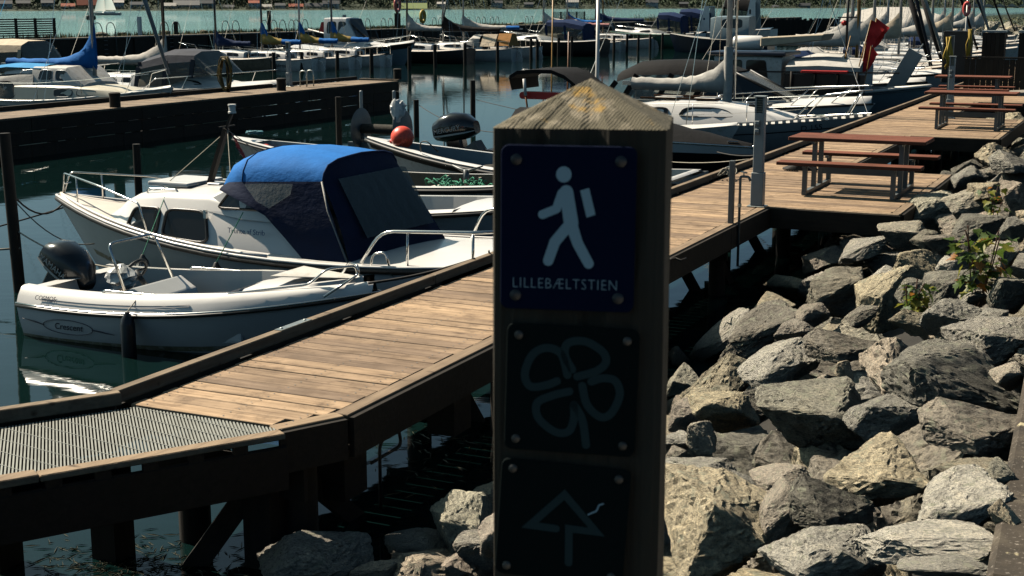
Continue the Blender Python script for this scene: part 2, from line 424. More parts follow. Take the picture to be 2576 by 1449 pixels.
def coping_mat():
    m, nt, b, L = base('lichened coping')
    mp = coords(nt, L); n = noise_n(nt, L, mp, 7, 9, .7); r = ramp(nt, [(.3, (.024, .019, .013)), (.55, (.058, .045, .031)), (.75, (.12, .10, .07))]); L(n.outputs[0], r.inputs[0])
    n2 = noise_n(nt, L, mp, 9, 4, .6); r2 = ramp(nt, [(.62, (0,) * 3), (.66, (1,) * 3)]); L(n2.outputs[0], r2.inputs[0])
    n3 = noise_n(nt, L, mp, 60, 3, .6); r3 = ramp(nt, [(.6, (0,) * 3), (.68, (.6,) * 3)]); L(n3.outputs[0], r3.inputs[0])
    o = mixc(nt, L, r2.outputs[0], r.outputs[0], (.42, .36, .22)); o = mixc(nt, L, r3.outputs[0], o, (.36, .31, .26)); L(o, b.inputs['Base Color'])
    b.inputs['Roughness'].default_value = .9; bp = nd(nt, 'Bump'); bp.inputs['Strength'].default_value = .8; bp.inputs['Distance'].default_value = .012; L(n.outputs[0], bp.inputs['Height']); L(bp.outputs[0], b.inputs['Normal'])
    return m
cm = coping_mat()
cop = thing('coping_wall', 'brown lichen-spotted concrete coping at the right edge above the boulders', 'wall', (.179, .02, 0), R(2.6))
for k in range(8):
    MB().box(-.345, .05, 1.45 + k * 2.4, 1.45 + k * 2.4 + 2.385, 1.2, 1.9).build('coping_block', cm, cop, bev=.02)

# ---- boulders of the bank
def rock_mat():
    m, nt, b, L = base('granite boulder')
    oi = nd(nt, 'ObjectInfo'); mp = coords(nt, L, (1, 1, 1), True)
    tone = ramp(nt, [(0, (.19, .18, .155)), (.15, (.5, .44, .37)), (.3, (.58, .55, .44)), (.45, (.23, .22, .195)), (.6, (.6, .52, .37)), (.75, (.52, .44, .37)), (.85, (.35, .335, .30)), (1, (.72, .68, .6))])
    L(oi.outputs['Random'], tone.inputs[0])
    big = noise_n(nt, L, mp, 2.2, 6, .65, .8); rb = ramp(nt, [(.3, (.62, .61, .59)), (.5, (1.0, 1.0, .98)), (.72, (1.3, 1.25, 1.15))]); L(big.outputs[0], rb.inputs[0])
    o = mixc(nt, L, 1, tone.outputs[0], rb.outputs[0], 'MULTIPLY')
    fine = noise_n(nt, L, mp, 20, 7, .8); rf = ramp(nt, [(.36, (.14, .14, .14)), (.46, (.95, .95, .95)), (.6, (1.7, 1.66, 1.56))]); L(fine.outputs[0], rf.inputs[0])
    o = mixc(nt, L, .85, o, rf.outputs[0], 'MULTIPLY')
    li = noise_n(nt, L, mp, 4.3, 8, .72); rl = ramp(nt, [(.55, (0,) * 3), (.62, (.8,) * 3)]); L(li.outputs[0], rl.inputs[0])
    o = mixc(nt, L, rl.outputs[0], o, (.46, .46, .34))
    ge = nd(nt, 'NewGeometry'); sp = nd(nt, 'SeparateXYZ'); L(ge.outputs['Position'], sp.inputs[0]); wet = nd(nt, 'MapRange'); wet.inputs[1].default_value = .0; wet.inputs[2].default_value = .22; wet.inputs[3].default_value = 0; L(sp.outputs[2], wet.inputs[0])
    o = mixc(nt, L, wet.outputs[0], (.028, .03, .02), o)   # weed-dark tide zone
    L(o, b.inputs['Base Color']); b.inputs['Roughness'].default_value = .78; b.inputs['Specular IOR Level'].default_value = .35
    st = coords(nt, L, (1, 1, 2.6), True); g1 = noise_n(nt, L, st, 9, 9, .72, .5)
    b1 = nd(nt, 'Bump'); b1.inputs['Strength'].default_value = 1; b1.inputs['Distance'].default_value = .2; L(g1.outputs[0], b1.inputs['Height'])
    b2 = nd(nt, 'Bump'); b2.inputs['Strength'].default_value = .8; b2.inputs['Distance'].default_value = .07; L(fine.outputs[0], b2.inputs['Height']); L(b1.outputs[0], b2.inputs['Normal']); L(b2.outputs[0], b.inputs['Normal'])
    return m
ROCK = rock_mat()
def rock_mesh(seed, n=13, cuts=3):
    # fractured block: hull of scattered points, chipped edges, broken surface
    rg = random.Random(seed * 13 + 5); b = bmesh.new()
    for k in range(n):
        v = Vector((rg.gauss(0, 1), rg.gauss(0, 1), rg.gauss(0, 1))).normalized()
        m = max(abs(v.x), abs(v.y), abs(v.z)); v = v.lerp(v / m, .45) * rg.uniform(.82, 1.02)
        b.verts.new(v)
    r_ = bmesh.ops.convex_hull(b, input=b.verts)
    bmesh.ops.delete(b, geom=[v for v in b.verts if not v.link_faces], context='VERTS')
    bmesh.ops.dissolve_limit(b, angle_limit=R(9), verts=b.verts, edges=b.edges)
    bmesh.ops.bevel(b, geom=list(b.edges), offset=rg.uniform(.035, .085), segments=2, affect='EDGES', profile=.5, clamp_overlap=True)
    bmesh.ops.triangulate(b, faces=b.faces)
    for c in range(5):
        es = [e for e in b.edges if e.calc_length() > .11]
        if not es: break
        bmesh.ops.subdivide_edges(b, edges=es, cuts=1); bmesh.ops.triangulate(b, faces=[f for f in b.faces if len(f.verts) > 3])
    bmesh.ops.recalc_face_normals(b, faces=b.faces)
    off = Vector((seed * 7.1, seed * 3.3, seed)); lay = Vector((rg.gauss(0, 1), rg.gauss(0, 1), rg.gauss(0, 1))).normalized()
    b.normal_update()
    for v in b.verts:
        p = v.co * 1.5 + off; q = p + lay * p.dot(lay) * 1.6
        d = .055 * noise.noise(p) + .05 * (abs(noise.noise(q * 2.1)) - .25) + .035 * (abs(noise.noise(q * 4.6)) - .25) + .03 * noise.noise(q * 9.5) + .02 * noise.noise(p * 17)
        v.co += v.normal * d
    me = bpy.data.meshes.new('boulder'); b.to_mesh(me); b.free(); me.materials.append(ROCK)
    me.polygons.foreach_set('use_smooth', [True] * len(me.polygons)); me.set_sharp_from_angle(angle=R(38))
    return me
ROCKS = [rock_mesh(i + 1, 10 + i % 7) for i in range(16)]
BLOCK = None
def on_bank(x, y):
    r = _ray(x, y); k = (bank_z(0) - CZ) / (r.z - .485 * r.x)
    return Vector((0, 0, CZ)) + r * k, k
def put_rock(me, c, sx, sy, sz, tilt=0, yaw=0, spin=None):
    o = obj('boulder', me, bank)
    Mx = Matrix.Translation(c) @ Matrix.Rotation(AZ, 4, 'Z') @ Matrix.Rotation(R(-tilt), 4, 'Y') @ Matrix.Rotation(yaw, 4, 'Z') @ Matrix.Diagonal((sx, sy, sz, 1))
    if spin is not None: Mx = Mx @ spin
    o.matrix_world = Mx
    return o
rr_ = random.Random(11)
# photographed boulders: centre x, y, width, height (photo units), tilt
BL = [(2089, 728, 175, 120, 18, 1), (1894, 834, 205, 95, 30, 2), (1816, 840, 170, 40, 40, 4), (1954, 915, 155, 100, 35, 5), (1805, 950, 150, 125, 15, 7), (1724, 948, 84, 90, 0, 8), (2124, 859, 150, 105, 3, 10), (2000, 834, 80, 62, 10, 11),
      (2248, 905, 215, 185, 8, 0), (2237, 735, 150, 120, 40, 13), (2319, 668, 110, 80, 0, 3), (2400, 945, 280, 165, -8, 6), (2489, 859, 180, 120, 12, 9), (2046, 1030, 240, 195, 0, 14), (2227, 1043, 150, 110, 0, 12), (2460, 1050, 212, 165, 5, 10),
      (1720, 1040, 100, 92, 8, 1), (1834, 1035, 170, 120, -15, 2), (1886, 1012, 100, 50, 10, 3), (2078, 653, 95, 58, 20, 4), (2177, 622, 110, 55, 20, 5), (1982, 706, 84, 54, 15, 7), (1940, 760, 94, 66, 15, 8), (2404, 802, 130, 105, -10, 11),
      (2390, 720, 120, 95, 20, 13), (2542, 720, 95, 110, 0, 14), (2496, 800, 95, 55, 5, 15), (1702, 890, 60, 62, 0, 0), (2128, 930, 42, 46, 0, 3), (2549, 945, 85, 80, 0, 2), (2393, 664, 56, 44, 0, 5), (2035, 790, 80, 55, 10, 6), (2170, 790, 75, 40, 25, 9),
      (1795, 1315, 275, 260, -12, 9), (2064, 1395, 250, 150, 0, 6), (2092, 1250, 160, 175, 4, 10), (1976, 1280, 95, 155, -20, 13), (2223, 1155, 275, 170, -4, 0), (2383, 1272, 245, 135, 26, 2), (2344, 1366, 285, 78, 0, 4), (1961, 1200, 120, 62, 10, 5), (1766, 1170, 170, 90, -8, 8), (1710, 1110, 82, 46, 6, 11), (2372, 1440, 185, 55, 3, 12), (1880, 1235, 100, 100, -30, 14), (1700, 1152, 66, 66, 0, 15), (2496, 1195, 80, 110, 0, 1), (1770, 1095, 70, 70, 0, 3), (1690, 1240, 50, 90, 0, 5), (2530, 1290, 60, 90, 0, 7),
      (2099, 616, 82, 46, 20, 1), (2187, 606, 120, 60, 16, 3), (2275, 584, 110, 82, 0, 14), (2328, 530, 150, 90, 14, 6), (2444, 505, 125, 66, 10, 9), (2382, 462, 44, 74, 0, 11), (2444, 451, 95, 78, 15, 2), (2485, 490, 85, 66, 0, 4), (2432, 412, 62, 42, 15, 8), (2497, 382, 108, 72, 15, 0), (2539, 320, 84, 92, 10, 5), (2565, 275, 34, 38, 0, 7), (2552, 404, 90, 80, 0, 10), (2377, 620, 84, 62, 0, 12), (2470, 570, 110, 75, 8, 13), (2550, 490, 80, 75, 0, 15), (2540, 570, 70, 60, 0, 1), (2445, 640, 80, 62, 0, 3), (2330, 600, 60, 50, 0, 6), (2520, 640, 80, 70, 10, 9), (2460, 750, 70, 60, 0, 2), (2310, 800, 100, 70, 10, 7), (2215, 685, 60, 40, 30, 8), (2300, 735, 70, 70, 0, 4),
      (777, 1412, 250, 125, -4, 6), (1065, 1432, 320, 100, 4, 0), (1182, 1340, 140, 180, 25, 9), (1044, 1364, 130, 46, 8, 5), (930, 1440, 120, 60, 0, 3), (1150, 1405, 200, 110, 10, 8), (860, 1400, 120, 70, -10, 1), (1215, 1270, 90, 90, 20, 3), (1240, 1420, 160, 140, 0, 12), (1320, 1330, 190, 170, 10, 2), (1500, 1400, 230, 200, 0, 7), (1600, 1220, 160, 140, 0, 10), (1470, 1250, 170, 130, 10, 13), (1640, 1330, 120, 120, 0, 4)]
for (x, y, w_, h_, tl, k) in BL:
    c, d = on_bank(x, y + h_ * .18)
    if x < 1300:
        c = Q(x, y + h_ * .2, .10); d = (c - Vector((0, 0, CZ))).length
    s = d / F * .72
    hz = h_ * s / 1.18
    up = .12 * h_ * s
    if x < 1300: hz *= 1.25
    put_rock(ROCKS[k], c + Vector((0, 0, up)), w_ * s, .62 * (w_ + h_) * s * .9, hz, tl, 0, Matrix.Rotation(rr_.choice((0, 0, math.pi)) , 4, 'Z'))
# the stones wedged between and below them
n = 0
for j in range(27):
    for i in range(9):
        x = -4.35 + i * .46 + rr_.uniform(-.2, .2); y = 2.6 + j * .92 + rr_.uniform(-.35, .35) + (j * j) * .034
        if x > -.52 or y > 46: continue
        s = rr_.uniform(.3, .52)
        put_rock(ROCKS[rr_.randrange(16)], Vector((x, y, bank_z(x) - .34 - s * .3)), s * rr_.uniform(.9, 1.4), s * rr_.uniform(.8, 1.2), s * rr_.uniform(.55, .9), rr_.uniform(-30, 30), rr_.uniform(0, 6.3)); n += 1

# ---- leafy weeds among the boulders
leafmat = []
for nm, c in (('green', (.075, .125, .02)), ('yellow', (.25, .25, .035)), ('orange', (.4, .17, .035))):
    m, nt, b, L = base(nm + ' maple leaf'); mp = coords(nt, L, (1, 1, 1), True); nn = noise_n(nt, L, mp, 14, 4); r_ = ramp(nt, [(.3, tuple(q * .6 for q in c)), (.7, tuple(q * 1.35 for q in c))]); L(nn.outputs[0], r_.inputs[0]); L(r_.outputs[0], b.inputs['Base Color'])
    b.inputs['Roughness'].default_value = .5
    tr = nd(nt, 'BsdfTranslucent'); L(r_.outputs[0], tr.inputs[0]); mx = nd(nt, 'MixShader'); mx.inputs[0].default_value = .45; L(b.outputs[0], mx.inputs[1]); L(tr.outputs[0], mx.inputs[2]); L(mx.outputs[0], nt.nodes['Material Output'].inputs[0])
    leafmat.append(m)
def leaf_mesh(mat):
    out = [(0, 0), (.10, .04), (.34, -.02), (.30, .14), (.52, .30), (.36, .36), (.40, .52), (.20, .48), (.13, .62), (0, .95), (-.13, .62), (-.20, .48), (-.40, .52), (-.36, .36), (-.52, .30), (-.30, .14), (-.34, -.02), (-.10, .04)]
    vs_ = [(x, y, .22 * abs(x) - .25 * y * y) for x, y in out] + [(0, .3, -.02)]
    n_ = len(out)
    return MB().add(vs_, [(i, (i + 1) % n_, n_) for i in range(n_)]).mesh('leaf', mat, smooth=True)
LEAVES = [leaf_mesh(m) for m in leafmat]
def weed(label, x, y, hpx, nl, seed, ls):
    g = random.Random(seed); c, d = on_bank(x, y); H = hpx / F * d
    t = thing('maple_seedling', label, 'plant', c)
    st_ = MB(); tips = []
    for k in range(4):
        a = g.uniform(0, 6.3); top = Vector((math.cos(a) * H * .22, math.sin(a) * H * .22, H * g.uniform(.65, 1)))
        pts = [Vector((0, 0, -.05)), top * .4 + Vector((g.uniform(-.03, .03), 0, .03)), top]
        st_.tube(round_path(pts, .2, 5), [.006] * 2 + [.004] * 5 + [.003] if False else .0045, 5); tips.append(pts)
    st_.build('stem', pm('red brown stem', (.12, .05, .03), .6), t)
    for k in range(nl):
        pts = tips[k % 4]; f = g.uniform(.25, 1); p = pts[0].lerp(pts[2], f)
        a = g.uniform(0, 6.3); q = p + Vector((math.cos(a), math.sin(a), g.uniform(-.1, .4))) * H * g.uniform(.08, .2)
        o = obj('leaf', LEAVES[g.choices((0, 1, 2), (6, 3, 1))[0]], t)
        s = ls * g.uniform(.7, 1.25)
        o.matrix_local = Matrix.Translation(q) @ Matrix.Rotation(a - math.pi / 2 + g.uniform(-.5, .5), 4, 'Z') @ Matrix.Rotation(g.uniform(-1.0, .4), 4, 'X') @ Matrix.Rotation(g.uniform(-.5, .5), 4, 'Y') @ Matrix.Diagonal((s, s, s, 1))
weed('small low maple seedling with yellow-green leaves on the boulders below the tall one', 2296, 808, 105, 52, 3, .08)
weed('tall maple seedling with dark green and yellow leaves among the right boulders', 2455, 765, 210, 90, 5, .09)
weed('orange-tipped maple shoot at the upper right boulders', 2500, 560, 95, 34, 8, .08)

# ================================================================ main jetty
jetty = thing('jetty', 'sunlit wooden plank jetty running from lower left to upper right', 'jetty')
XL, XR = -5.84, -4.45
def plank_mesh(l, w, h, mat, nm='plank'):
    return MB().box(-l / 2, l / 2, -w / 2, w / 2, -h, 0).mesh(nm, mat, bev=.004)
PW, PP = .144, .158
plats = [(17.38, 21.7), (28.3, 33.2), (39.2, 46.5)]
cache = {}
def plank(x0, x1, y, w=PW, z=DZ, mat=None, parent=jetty):
    k = (round(x1 - x0, 2), round(w, 3), mat)
    if k not in cache: cache[k] = plank_mesh(x1 - x0, w, .035, M[mat or 'deck'])
    o = obj('plank', cache[k], parent, ((x0 + x1) / 2 + rnd.uniform(-.012, .012), y, z + rnd.uniform(-.003, .003)), rnd.choice((0, math.pi)) + rnd.gauss(0, .0022))
    return o
y = 6.84; cnt = 0; rest = MB()
while y < 100:
    x1 = XR - .115
    if y < 7.2: x1 = -4.8 + (y - 6.75) * .55
    for a, b_ in plats:
        if a < y < b_: x1 = -2.93
    w_ = PW + rnd.uniform(-.004, .004)
    if cnt < 290: plank(XL, x1, y, round(w_, 3)); cnt += 1
    else: rest.box(XL, x1 if y < 56 else -2.2, y - .072, y + .072, DZ - .035, DZ + rnd.uniform(-.003, .003))
    y += PP
tag(rest.build('plank_run', M['deck'], jetty), kind='stuff')
sh_ = MB()
for q in range(75):
    yq = 6.84 + q * PP
    for xq in (-5.75, -5.15, -4.68):
        for dq in (-.04, .04): c_ = Vector((xq + rnd.uniform(-.012, .012), yq + dq + rnd.uniform(-.006, .006), DZ + .0042)); sh_.add([c_ + V(.0065 * math.cos(k * 1.0472), .0065 * math.sin(k * 1.0472), 0) for k in range(6)], [list(range(6))])
tag(sh_.build('screw_heads', M['greysteel'], jetty), kind='stuff')
# kerb on the basin side, laid in lengths with steel splice plates
ky = 6.72; kk = 0
for ln in (4.3, 4.3, 4.3, 4.3, 6, 6, 8, 10, 14, 20):
    MB().box(-5.975, -5.895, ky, ky + ln - .012, DZ + .01, DZ + .095).build('kerb_beam', M['kerbwood'], jetty, bev=.006)
    b = MB()
    for q in range(int(ln / 1.4) + 1): b.box(-5.975, -5.9, ky + .12 + q * 1.4, ky + 1.3 + q * 1.4, DZ - .05, DZ + .01)
    tag(b.build('kerb_block', M['darkwood'], jetty), kind='stuff')
    if kk in (1, 3, 4): pass
    ky += ln; kk += 1
for q in (8.55, 13.6, 20.5):
    b = MB().box(-5.967, -5.903, q, q + .42, DZ + .0955, DZ + .100)
    p_ = b.build('splice_plate', M['galv'], jetty)
    for dy in (.05, .37):
        MB().lathe([(.012, DZ + .100), (.012, DZ + .107), (.006, DZ + .110)], (-5.935, q + dy, 0), 8).build('bolt', M['galv'], p_)
# rim boards on the shore side and round the platform bays
def rim(x0, y0, x1, y1, nm='rim_board'):
    d = Vector((x1 - x0, y1 - y0, 0)); l = d.length
    o = MB().box(-.055, .055, 0, l - .006, -.04, .003).build(nm, M['rimwood'], jetty, bev=.005); o.location = (x0, y0, DZ); o.rotation_euler = (0, 0, math.atan2(d.y, d.x) - math.pi / 2)
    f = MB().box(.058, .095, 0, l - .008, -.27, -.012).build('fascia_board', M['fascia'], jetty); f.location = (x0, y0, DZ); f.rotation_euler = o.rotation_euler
C1, C2 = (-4.505, 7.14), (-4.72, 6.72)
GD = Vector((-.54, -.84, 0)).normalized(); GN = Vector((GD.y * -1, GD.x, 0)); GN = Vector((.84, -.54, 0)).normalized()
rim(*C2, *C1)
yy = C1[1]
for e in (11.4, 15.5, 17.3): rim(-4.505, yy, -4.505, e); yy = e
for i, (a, b_) in enumerate(plats):
    rim(-2.87, a, -2.87, b_)
    MB().box(-4.45, -2.82, a - .115, a - .004, DZ - .04, DZ + .003).build('rim_board', M['rimwood'], jetty, bev=.005)
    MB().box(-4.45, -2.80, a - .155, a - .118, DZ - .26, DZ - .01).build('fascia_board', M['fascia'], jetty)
    MB().box(-4.45, -2.82, b_ + .004, b_ + .115, DZ - .04, DZ + .003).build('rim_board', M['rimwood'], jetty, bev=.005)
    nxt = plats[i + 1][0] if i + 1 < len(plats) else 56
    rim(-4.505, b_ + .1, -4.505, nxt)
# substructure
sb = MB()
for x in (-5.75, -5.15, -4.65): sb.box(x - .05, x + .05, 6.9, 100, DZ - .24, DZ - .04)
sb.build('stringer', M['darkwood'], jetty)
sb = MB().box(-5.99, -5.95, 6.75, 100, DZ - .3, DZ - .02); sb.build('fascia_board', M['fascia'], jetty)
yy = 7.0
while yy < 60:
    for x in (-5.55, -4.75):
        MB().lathe([(.105, -1.5), (.105, DZ - .26)], (x + rnd.uniform(-.05, .05), yy, 0), 10).build('pile', M['pile'], jetty, smooth=40)
    MB().box(-5.8, -4.6, yy - .15, yy - .11, DZ - .5, DZ - .26).build('cross_head', M['darkwood'], jetty)
    if yy < 32:
        MB().beam((-5.45, yy + .12, .62), (-4.85, yy + .12, -.35), .05, .13).build('brace', M['darkwood'], jetty)
        MB().beam((-4.82, yy + .1, .55), (-4.82, yy + 1.15, -.3), .05, .13).build('brace', M['darkwood'], jetty)
    yy += 3.05
for a, b_ in plats:
    for q in (a + .3, b_ - .3):
        MB().lathe([(.10, -.4), (.10, DZ - .2)], (-3.1, q, 0), 10).build('pile', M['pile'], jetty, smooth=40)
        MB().box(-4.5, -2.95, q - .05, q + .05, DZ - .22, DZ - .04).build('stringer', M['darkwood'], jetty)
# boxes and water pipe hung under the shore side
for q in (7.35, 8.9, 12.6):
    MB().box(-4.85, -4.62, q, q + .28, .28, .62).build('junction_box', M['fascia'], jetty)
MB().tube(round_path([(-4.62, 7.8, .1), (-4.62, 7.8, .55), (-4.62, 8.05, .62), (-4.62, 8.1, .45), (-4.66, 7.75, .42)], .06), .012, 6).build('hose', M['rubber'], jetty, smooth=True)

# ---- grating ramp joining the near end
ramp_t = thing('grating_ramp', 'steel grating gangway with timber edges at lower left, joining the plank jetty', 'gangway')
L0 = Vector((-5.86, 6.66, 0)); GW = .98; GL = 3.4
gb = MB(); rods = MB()
def pl(a, k): p = L0 + GN * a + GD * k; return p
def yk(a): return (6.725 - (L0 + GN * a).y) / GD.y
RP = [pl(.03, yk(.03)), pl(GW, yk(GW)), pl(GW, GL), pl(.03, GL)]
def clip_line(o, d, poly):
    t0, t1 = -50., 50.; c = sum(poly, Vector()) / len(poly)
    for i in range(len(poly)):
        p, q = poly[i], poly[(i + 1) % len(poly)]; e = q - p; n = Vector((-e.y, e.x, 0))
        if n.dot(c - p) < 0: n = -n
        a, b = n.dot(d), n.dot(o - p)
        if abs(a) < 1e-9:
            if b < 0: return None
            continue
        t = -b / a
        if a > 0: t0 = max(t0, t)
        else: t1 = min(t1, t)
    return (t0, t1) if t1 - t0 > .01 else None
def hatch(mb, d, step, w_, h_, z):
    d = Vector(d).normalized(); n = Vector((-d.y, d.x, 0)); c = sum(RP, Vector()) / 4
    for k in range(-220, 221):
        o = c + n * (k * step); r_ = clip_line(o, d, RP)
        if r_: p, q = o + d * r_[0], o + d * r_[1]; mb.beam(V(p.x, p.y, z), V(q.x, q.y, z), w_, h_)
hatch(gb, (-.68, .73, 0), .0195, .0098, .032, DZ - .017)
tag(gb.build('bearing_bars', M['grate'], ramp_t), kind='stuff')
hatch(rods, (-.99, .14, 0), .15, .005, .012, DZ - .005)
tag(rods.build('cross_rods', M['grate'], ramp_t), kind='stuff')
slab_under = None
b = MB(); P0 = L0 - GN * .06 + GD * -.02
def slab(nm, o, w0, w1, z0, z1, l0, l1, mat, bev=.006):
    b = MB(); c = [o + GN * w0 + GD * l0, o + GN * w1 + GD * l0, o + GN * w1 + GD * l1, o + GN * w0 + GD * l1]
    b.prism([(p.x, p.y, z0) for p in c], (0, 0, z1 - z0)); return b.build(nm, mat, ramp_t, bev=bev)
slab('kerb_beam', L0, -.09, -.01, DZ + .01, DZ + .095, -.03, GL, M['kerbwood'])
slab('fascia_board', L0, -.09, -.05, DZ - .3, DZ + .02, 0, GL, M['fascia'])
slab('rim_board', L0, GW, GW + .10, DZ - .035, DZ + .004, -.68, .75, M['rimwood'])
slab('rim_board', L0, GW - .01, GW + .10, DZ - .035, DZ + .012, .756, GL, M['rimwood'])
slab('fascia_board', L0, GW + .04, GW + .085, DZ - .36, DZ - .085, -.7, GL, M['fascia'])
for k in range(14): slab('packing_block', L0, GW + .05, GW + .08, DZ - .085, DZ - .036, -.45 + k * .27, -.36 + k * .27, M['fascia'], 0)
slab('stringer', L0, .1, .16, DZ - .26, DZ - .06, .3, GL, M['darkwood']); slab('stringer', L0, .7, .76, DZ - .26, DZ - .06, .2, GL, M['darkwood'])
for (px, py, r_) in ((286, 1380, .095), (672, 1400, .1), (0, 1400, .1)):
    c = Q(px, py, .05); MB().box(-r_, r_, -r_, r_, -1.2, DZ - .3).build('pile', M['pile'], ramp_t).location = (c.x, c.y, 0)
c = Q(672, 1400, .05); MB().beam((c.x, c.y, .62), (c.x - .5, c.y - .25, -.15), .06, .14).build('brace', M['darkwood'], ramp_t)

# ---- floating weed below the ramp
wd = MB(); g = random.Random(4)
for k in range(700):
    if k % 3: c = Q(g.gauss(330, 150), g.gauss(1425, 35), .004)
    else: c = Q(g.gauss(1120, 140), g.gauss(1120, 60), .004)
    a = g.uniform(0, 6.3); l = g.uniform(.04, .16); d = Vector((math.cos(a), math.sin(a), 0)); e = Vector((-d.y, d.x, 0)) * .004
    wd.add([c - e, c + d * l * .5 - e + Vector((0, 0, .006)), c + d * l, c + d * l * .5 + e], [(0, 1, 2, 3)])
tag(wd.build('floating_seaweed', pm('brown seaweed', (.03, .034, .012), .5, var=.5, scale=20)), 'loose brown-green seaweed floating on the shaded water beneath the ramp', 'seaweed', kind='stuff')

# ================================================================ jetty furniture
def picnic(x, y, label):
    t = thing('picnic_table', label, 'picnic table', (x, y, DZ), 0, 'red-topped picnic tables on the jetty')
    for yb in (-.255, 0, .255):
        MB().box(-.92, .92, yb - .122, yb + .122, .695, .745).build('top_board', M['redwood'], t, bev=.006)
    for yb in (-.74, .74):
        MB().box(-.95, .95, yb - .14, yb + .14, .405, .452).build('bench_board', M['redwood'], t, bev=.006)
    for s in (-1, 1):
        b = MB(); xx = s * .585
        b.box(xx - .03, xx + .03, -.78, .78, .005, .055)
        for yb, zt in ((-.74, .405), (.74, .405), (-.2, .695), (.2, .695)): b.box(xx - .03, xx + .03, yb - .03, yb + .03, .055, zt)
        b.box(xx - .024, xx + .024, -.82, -.77 + .2, .375, .4047); b.box(xx - .024, xx + .024, .57, .82, .375, .4047); b.box(xx - .024, xx + .024, -.34, .34, .66, .6947)
        b.build('leg_frame', M['greysteel'], t)
    MB().box(-.552, .552, .165, .215, .2, .3).build('stretcher', M['greysteel'], t)
    return t
picnic(-3.72, 19.35, 'nearest red-brown picnic table on the jetty platform, right of the lamp post')
picnic(-3.66, 30.75, 'middle red-brown picnic table with a grey lamp post behind it')
t3 = Q(2450, 191, DZ + .745)
picnic(min(t3.x, -3.4), t3.y, 'farthest picnic table, shaded, in front of the dark board screen')

def lamp_post(c, label, grp='grey bollard lamp posts'):
    t = thing('lamp_post', label, 'lamp post', c, 0, grp)
    MB().box(-.115, .115, -.1, .1, .006, .018).build('base_plate', M['galv'], t, bev=.003)
    MB().box(-.078, .078, -.066, .066, .018, .44).build('base_sleeve', M['lampgrey'], t, bev=.006)
    b = MB(); b.box(-.062, .062, -.054, .054, .44, 1.19); b.build('shaft', M['lampgrey'], t, bev=.005)
    b = MB()
    b.box(-.062, .062, .030, .054, 1.19, 1.385); b.box(-.062, -.04, -.054, .03, 1.19, 1.385); b.box(.04, .062, -.054, .03, 1.19, 1.385)
    b.build('lamp_head', M['lampgrey'], t)
    MB().box(-.075, .075, -.068, .068, 1.385, 1.402).build('cap_plate', M['lampgrey'], t, bev=.003)
    for k in range(6):
        MB().box(-.0395, .0395, -.05, .0295, 1.205 + k * .03, 1.212 + k * .03).build('louvre', M['creamcanvas'], t)
    for z in (1.02, .92):
        s = MB().box(-.05, .015, -.085, -.0545, z, z + .075).build('socket', M['greysteel'], t, bev=.006)
        MB().box(-.043, .008, -.094, -.086, z + .03, z + .07).build('socket_lid', M['lampgrey'], s, bev=.003)
    return t
lamp_post(Q(1905, 520, DZ), 'near grey bollard lamp post on the jetty, left of the nearest picnic table')
lamp_post(Q(2388, 298, DZ), 'grey bollard lamp post with yellow rope, behind the middle picnic table')
tap = thing('water_tap', 'grey post with a bent water pipe and tap at the jetty edge', 'water tap', Q(1838, 562, DZ))
MB().box(-.03, .03, -.03, .03, 0, .74).build('post', M['greysteel'], tap, bev=.003)
MB().tube(round_path([(.10, 0, -.5), (.10, 0, .5), (.10, 0, .56), (.20, 0, .56), (.22, 0, .51)], .05), .016, 8).build('pipe', M['greysteel'], tap, smooth=True)
MB().tube([(.14, 0, .575), (.14, 0, .61)], .008, 6).tube([(.10, 0, .615), (.18, 0, .605)], .01, 6).build('tap_handle', M['galv'], tap, smooth=True)
MB().lathe([(.024, .2), (.024, .24)], (.1, 0, 0), 8).build('pipe_clamp', M['galv'], tap)

# dark screen, cabinets and slabs at the far end of the jetty
sc_ = thing('board_screen', 'long dark vertical-board screen at the right behind the tables', 'screen', (-5.5, 43.9, DZ))
for k in range(46): MB().box(k * .16, k * .16 + .15, 0, .04, .0, .96 + rnd.uniform(-.01, .005)).build('board', M['fencewood'], sc_)
MB().box(-.05, 7.45, -.03, .07, .98, 1.03).build('cap_rail', M['fencewood'], sc_)
for (px, lab) in ((2498, 'dark board-clad cabinet left of two above the screen'), (2590, 'dark board-clad cabinet cut off by the right edge of the picture')):
    c = QY(px, 150, 51); t = thing('bin_cabinet', lab, 'cabinet', (c.x, 51, DZ), 0, 'dark board cabinets')
    for k in range(5): MB().box(-.36 + k * .145, -.225 + k * .145, -.3, -.26, 0, 1.62).build('board', M['fencewood'], t)
    MB().box(-.36, .36, -.258, .35, 0, 1.6).build('body', M['fencewood'], t)
    MB().box(-.39, .39, -.33, .38, 1.625, 1.69).build('lid', M['lampgrey'], t)
c = Q(2540, 230, 1.05)
sl = MB().box(-.9, 2.6, -.5, .5, -.3, 0).build('concrete_slab', M['concrete'], bev=.02); sl.location = c; sl.rotation_euler = (0, R(-3), R(12)); tag(sl, 'pale concrete slab end above the far boulders at the right edge', 'slab')

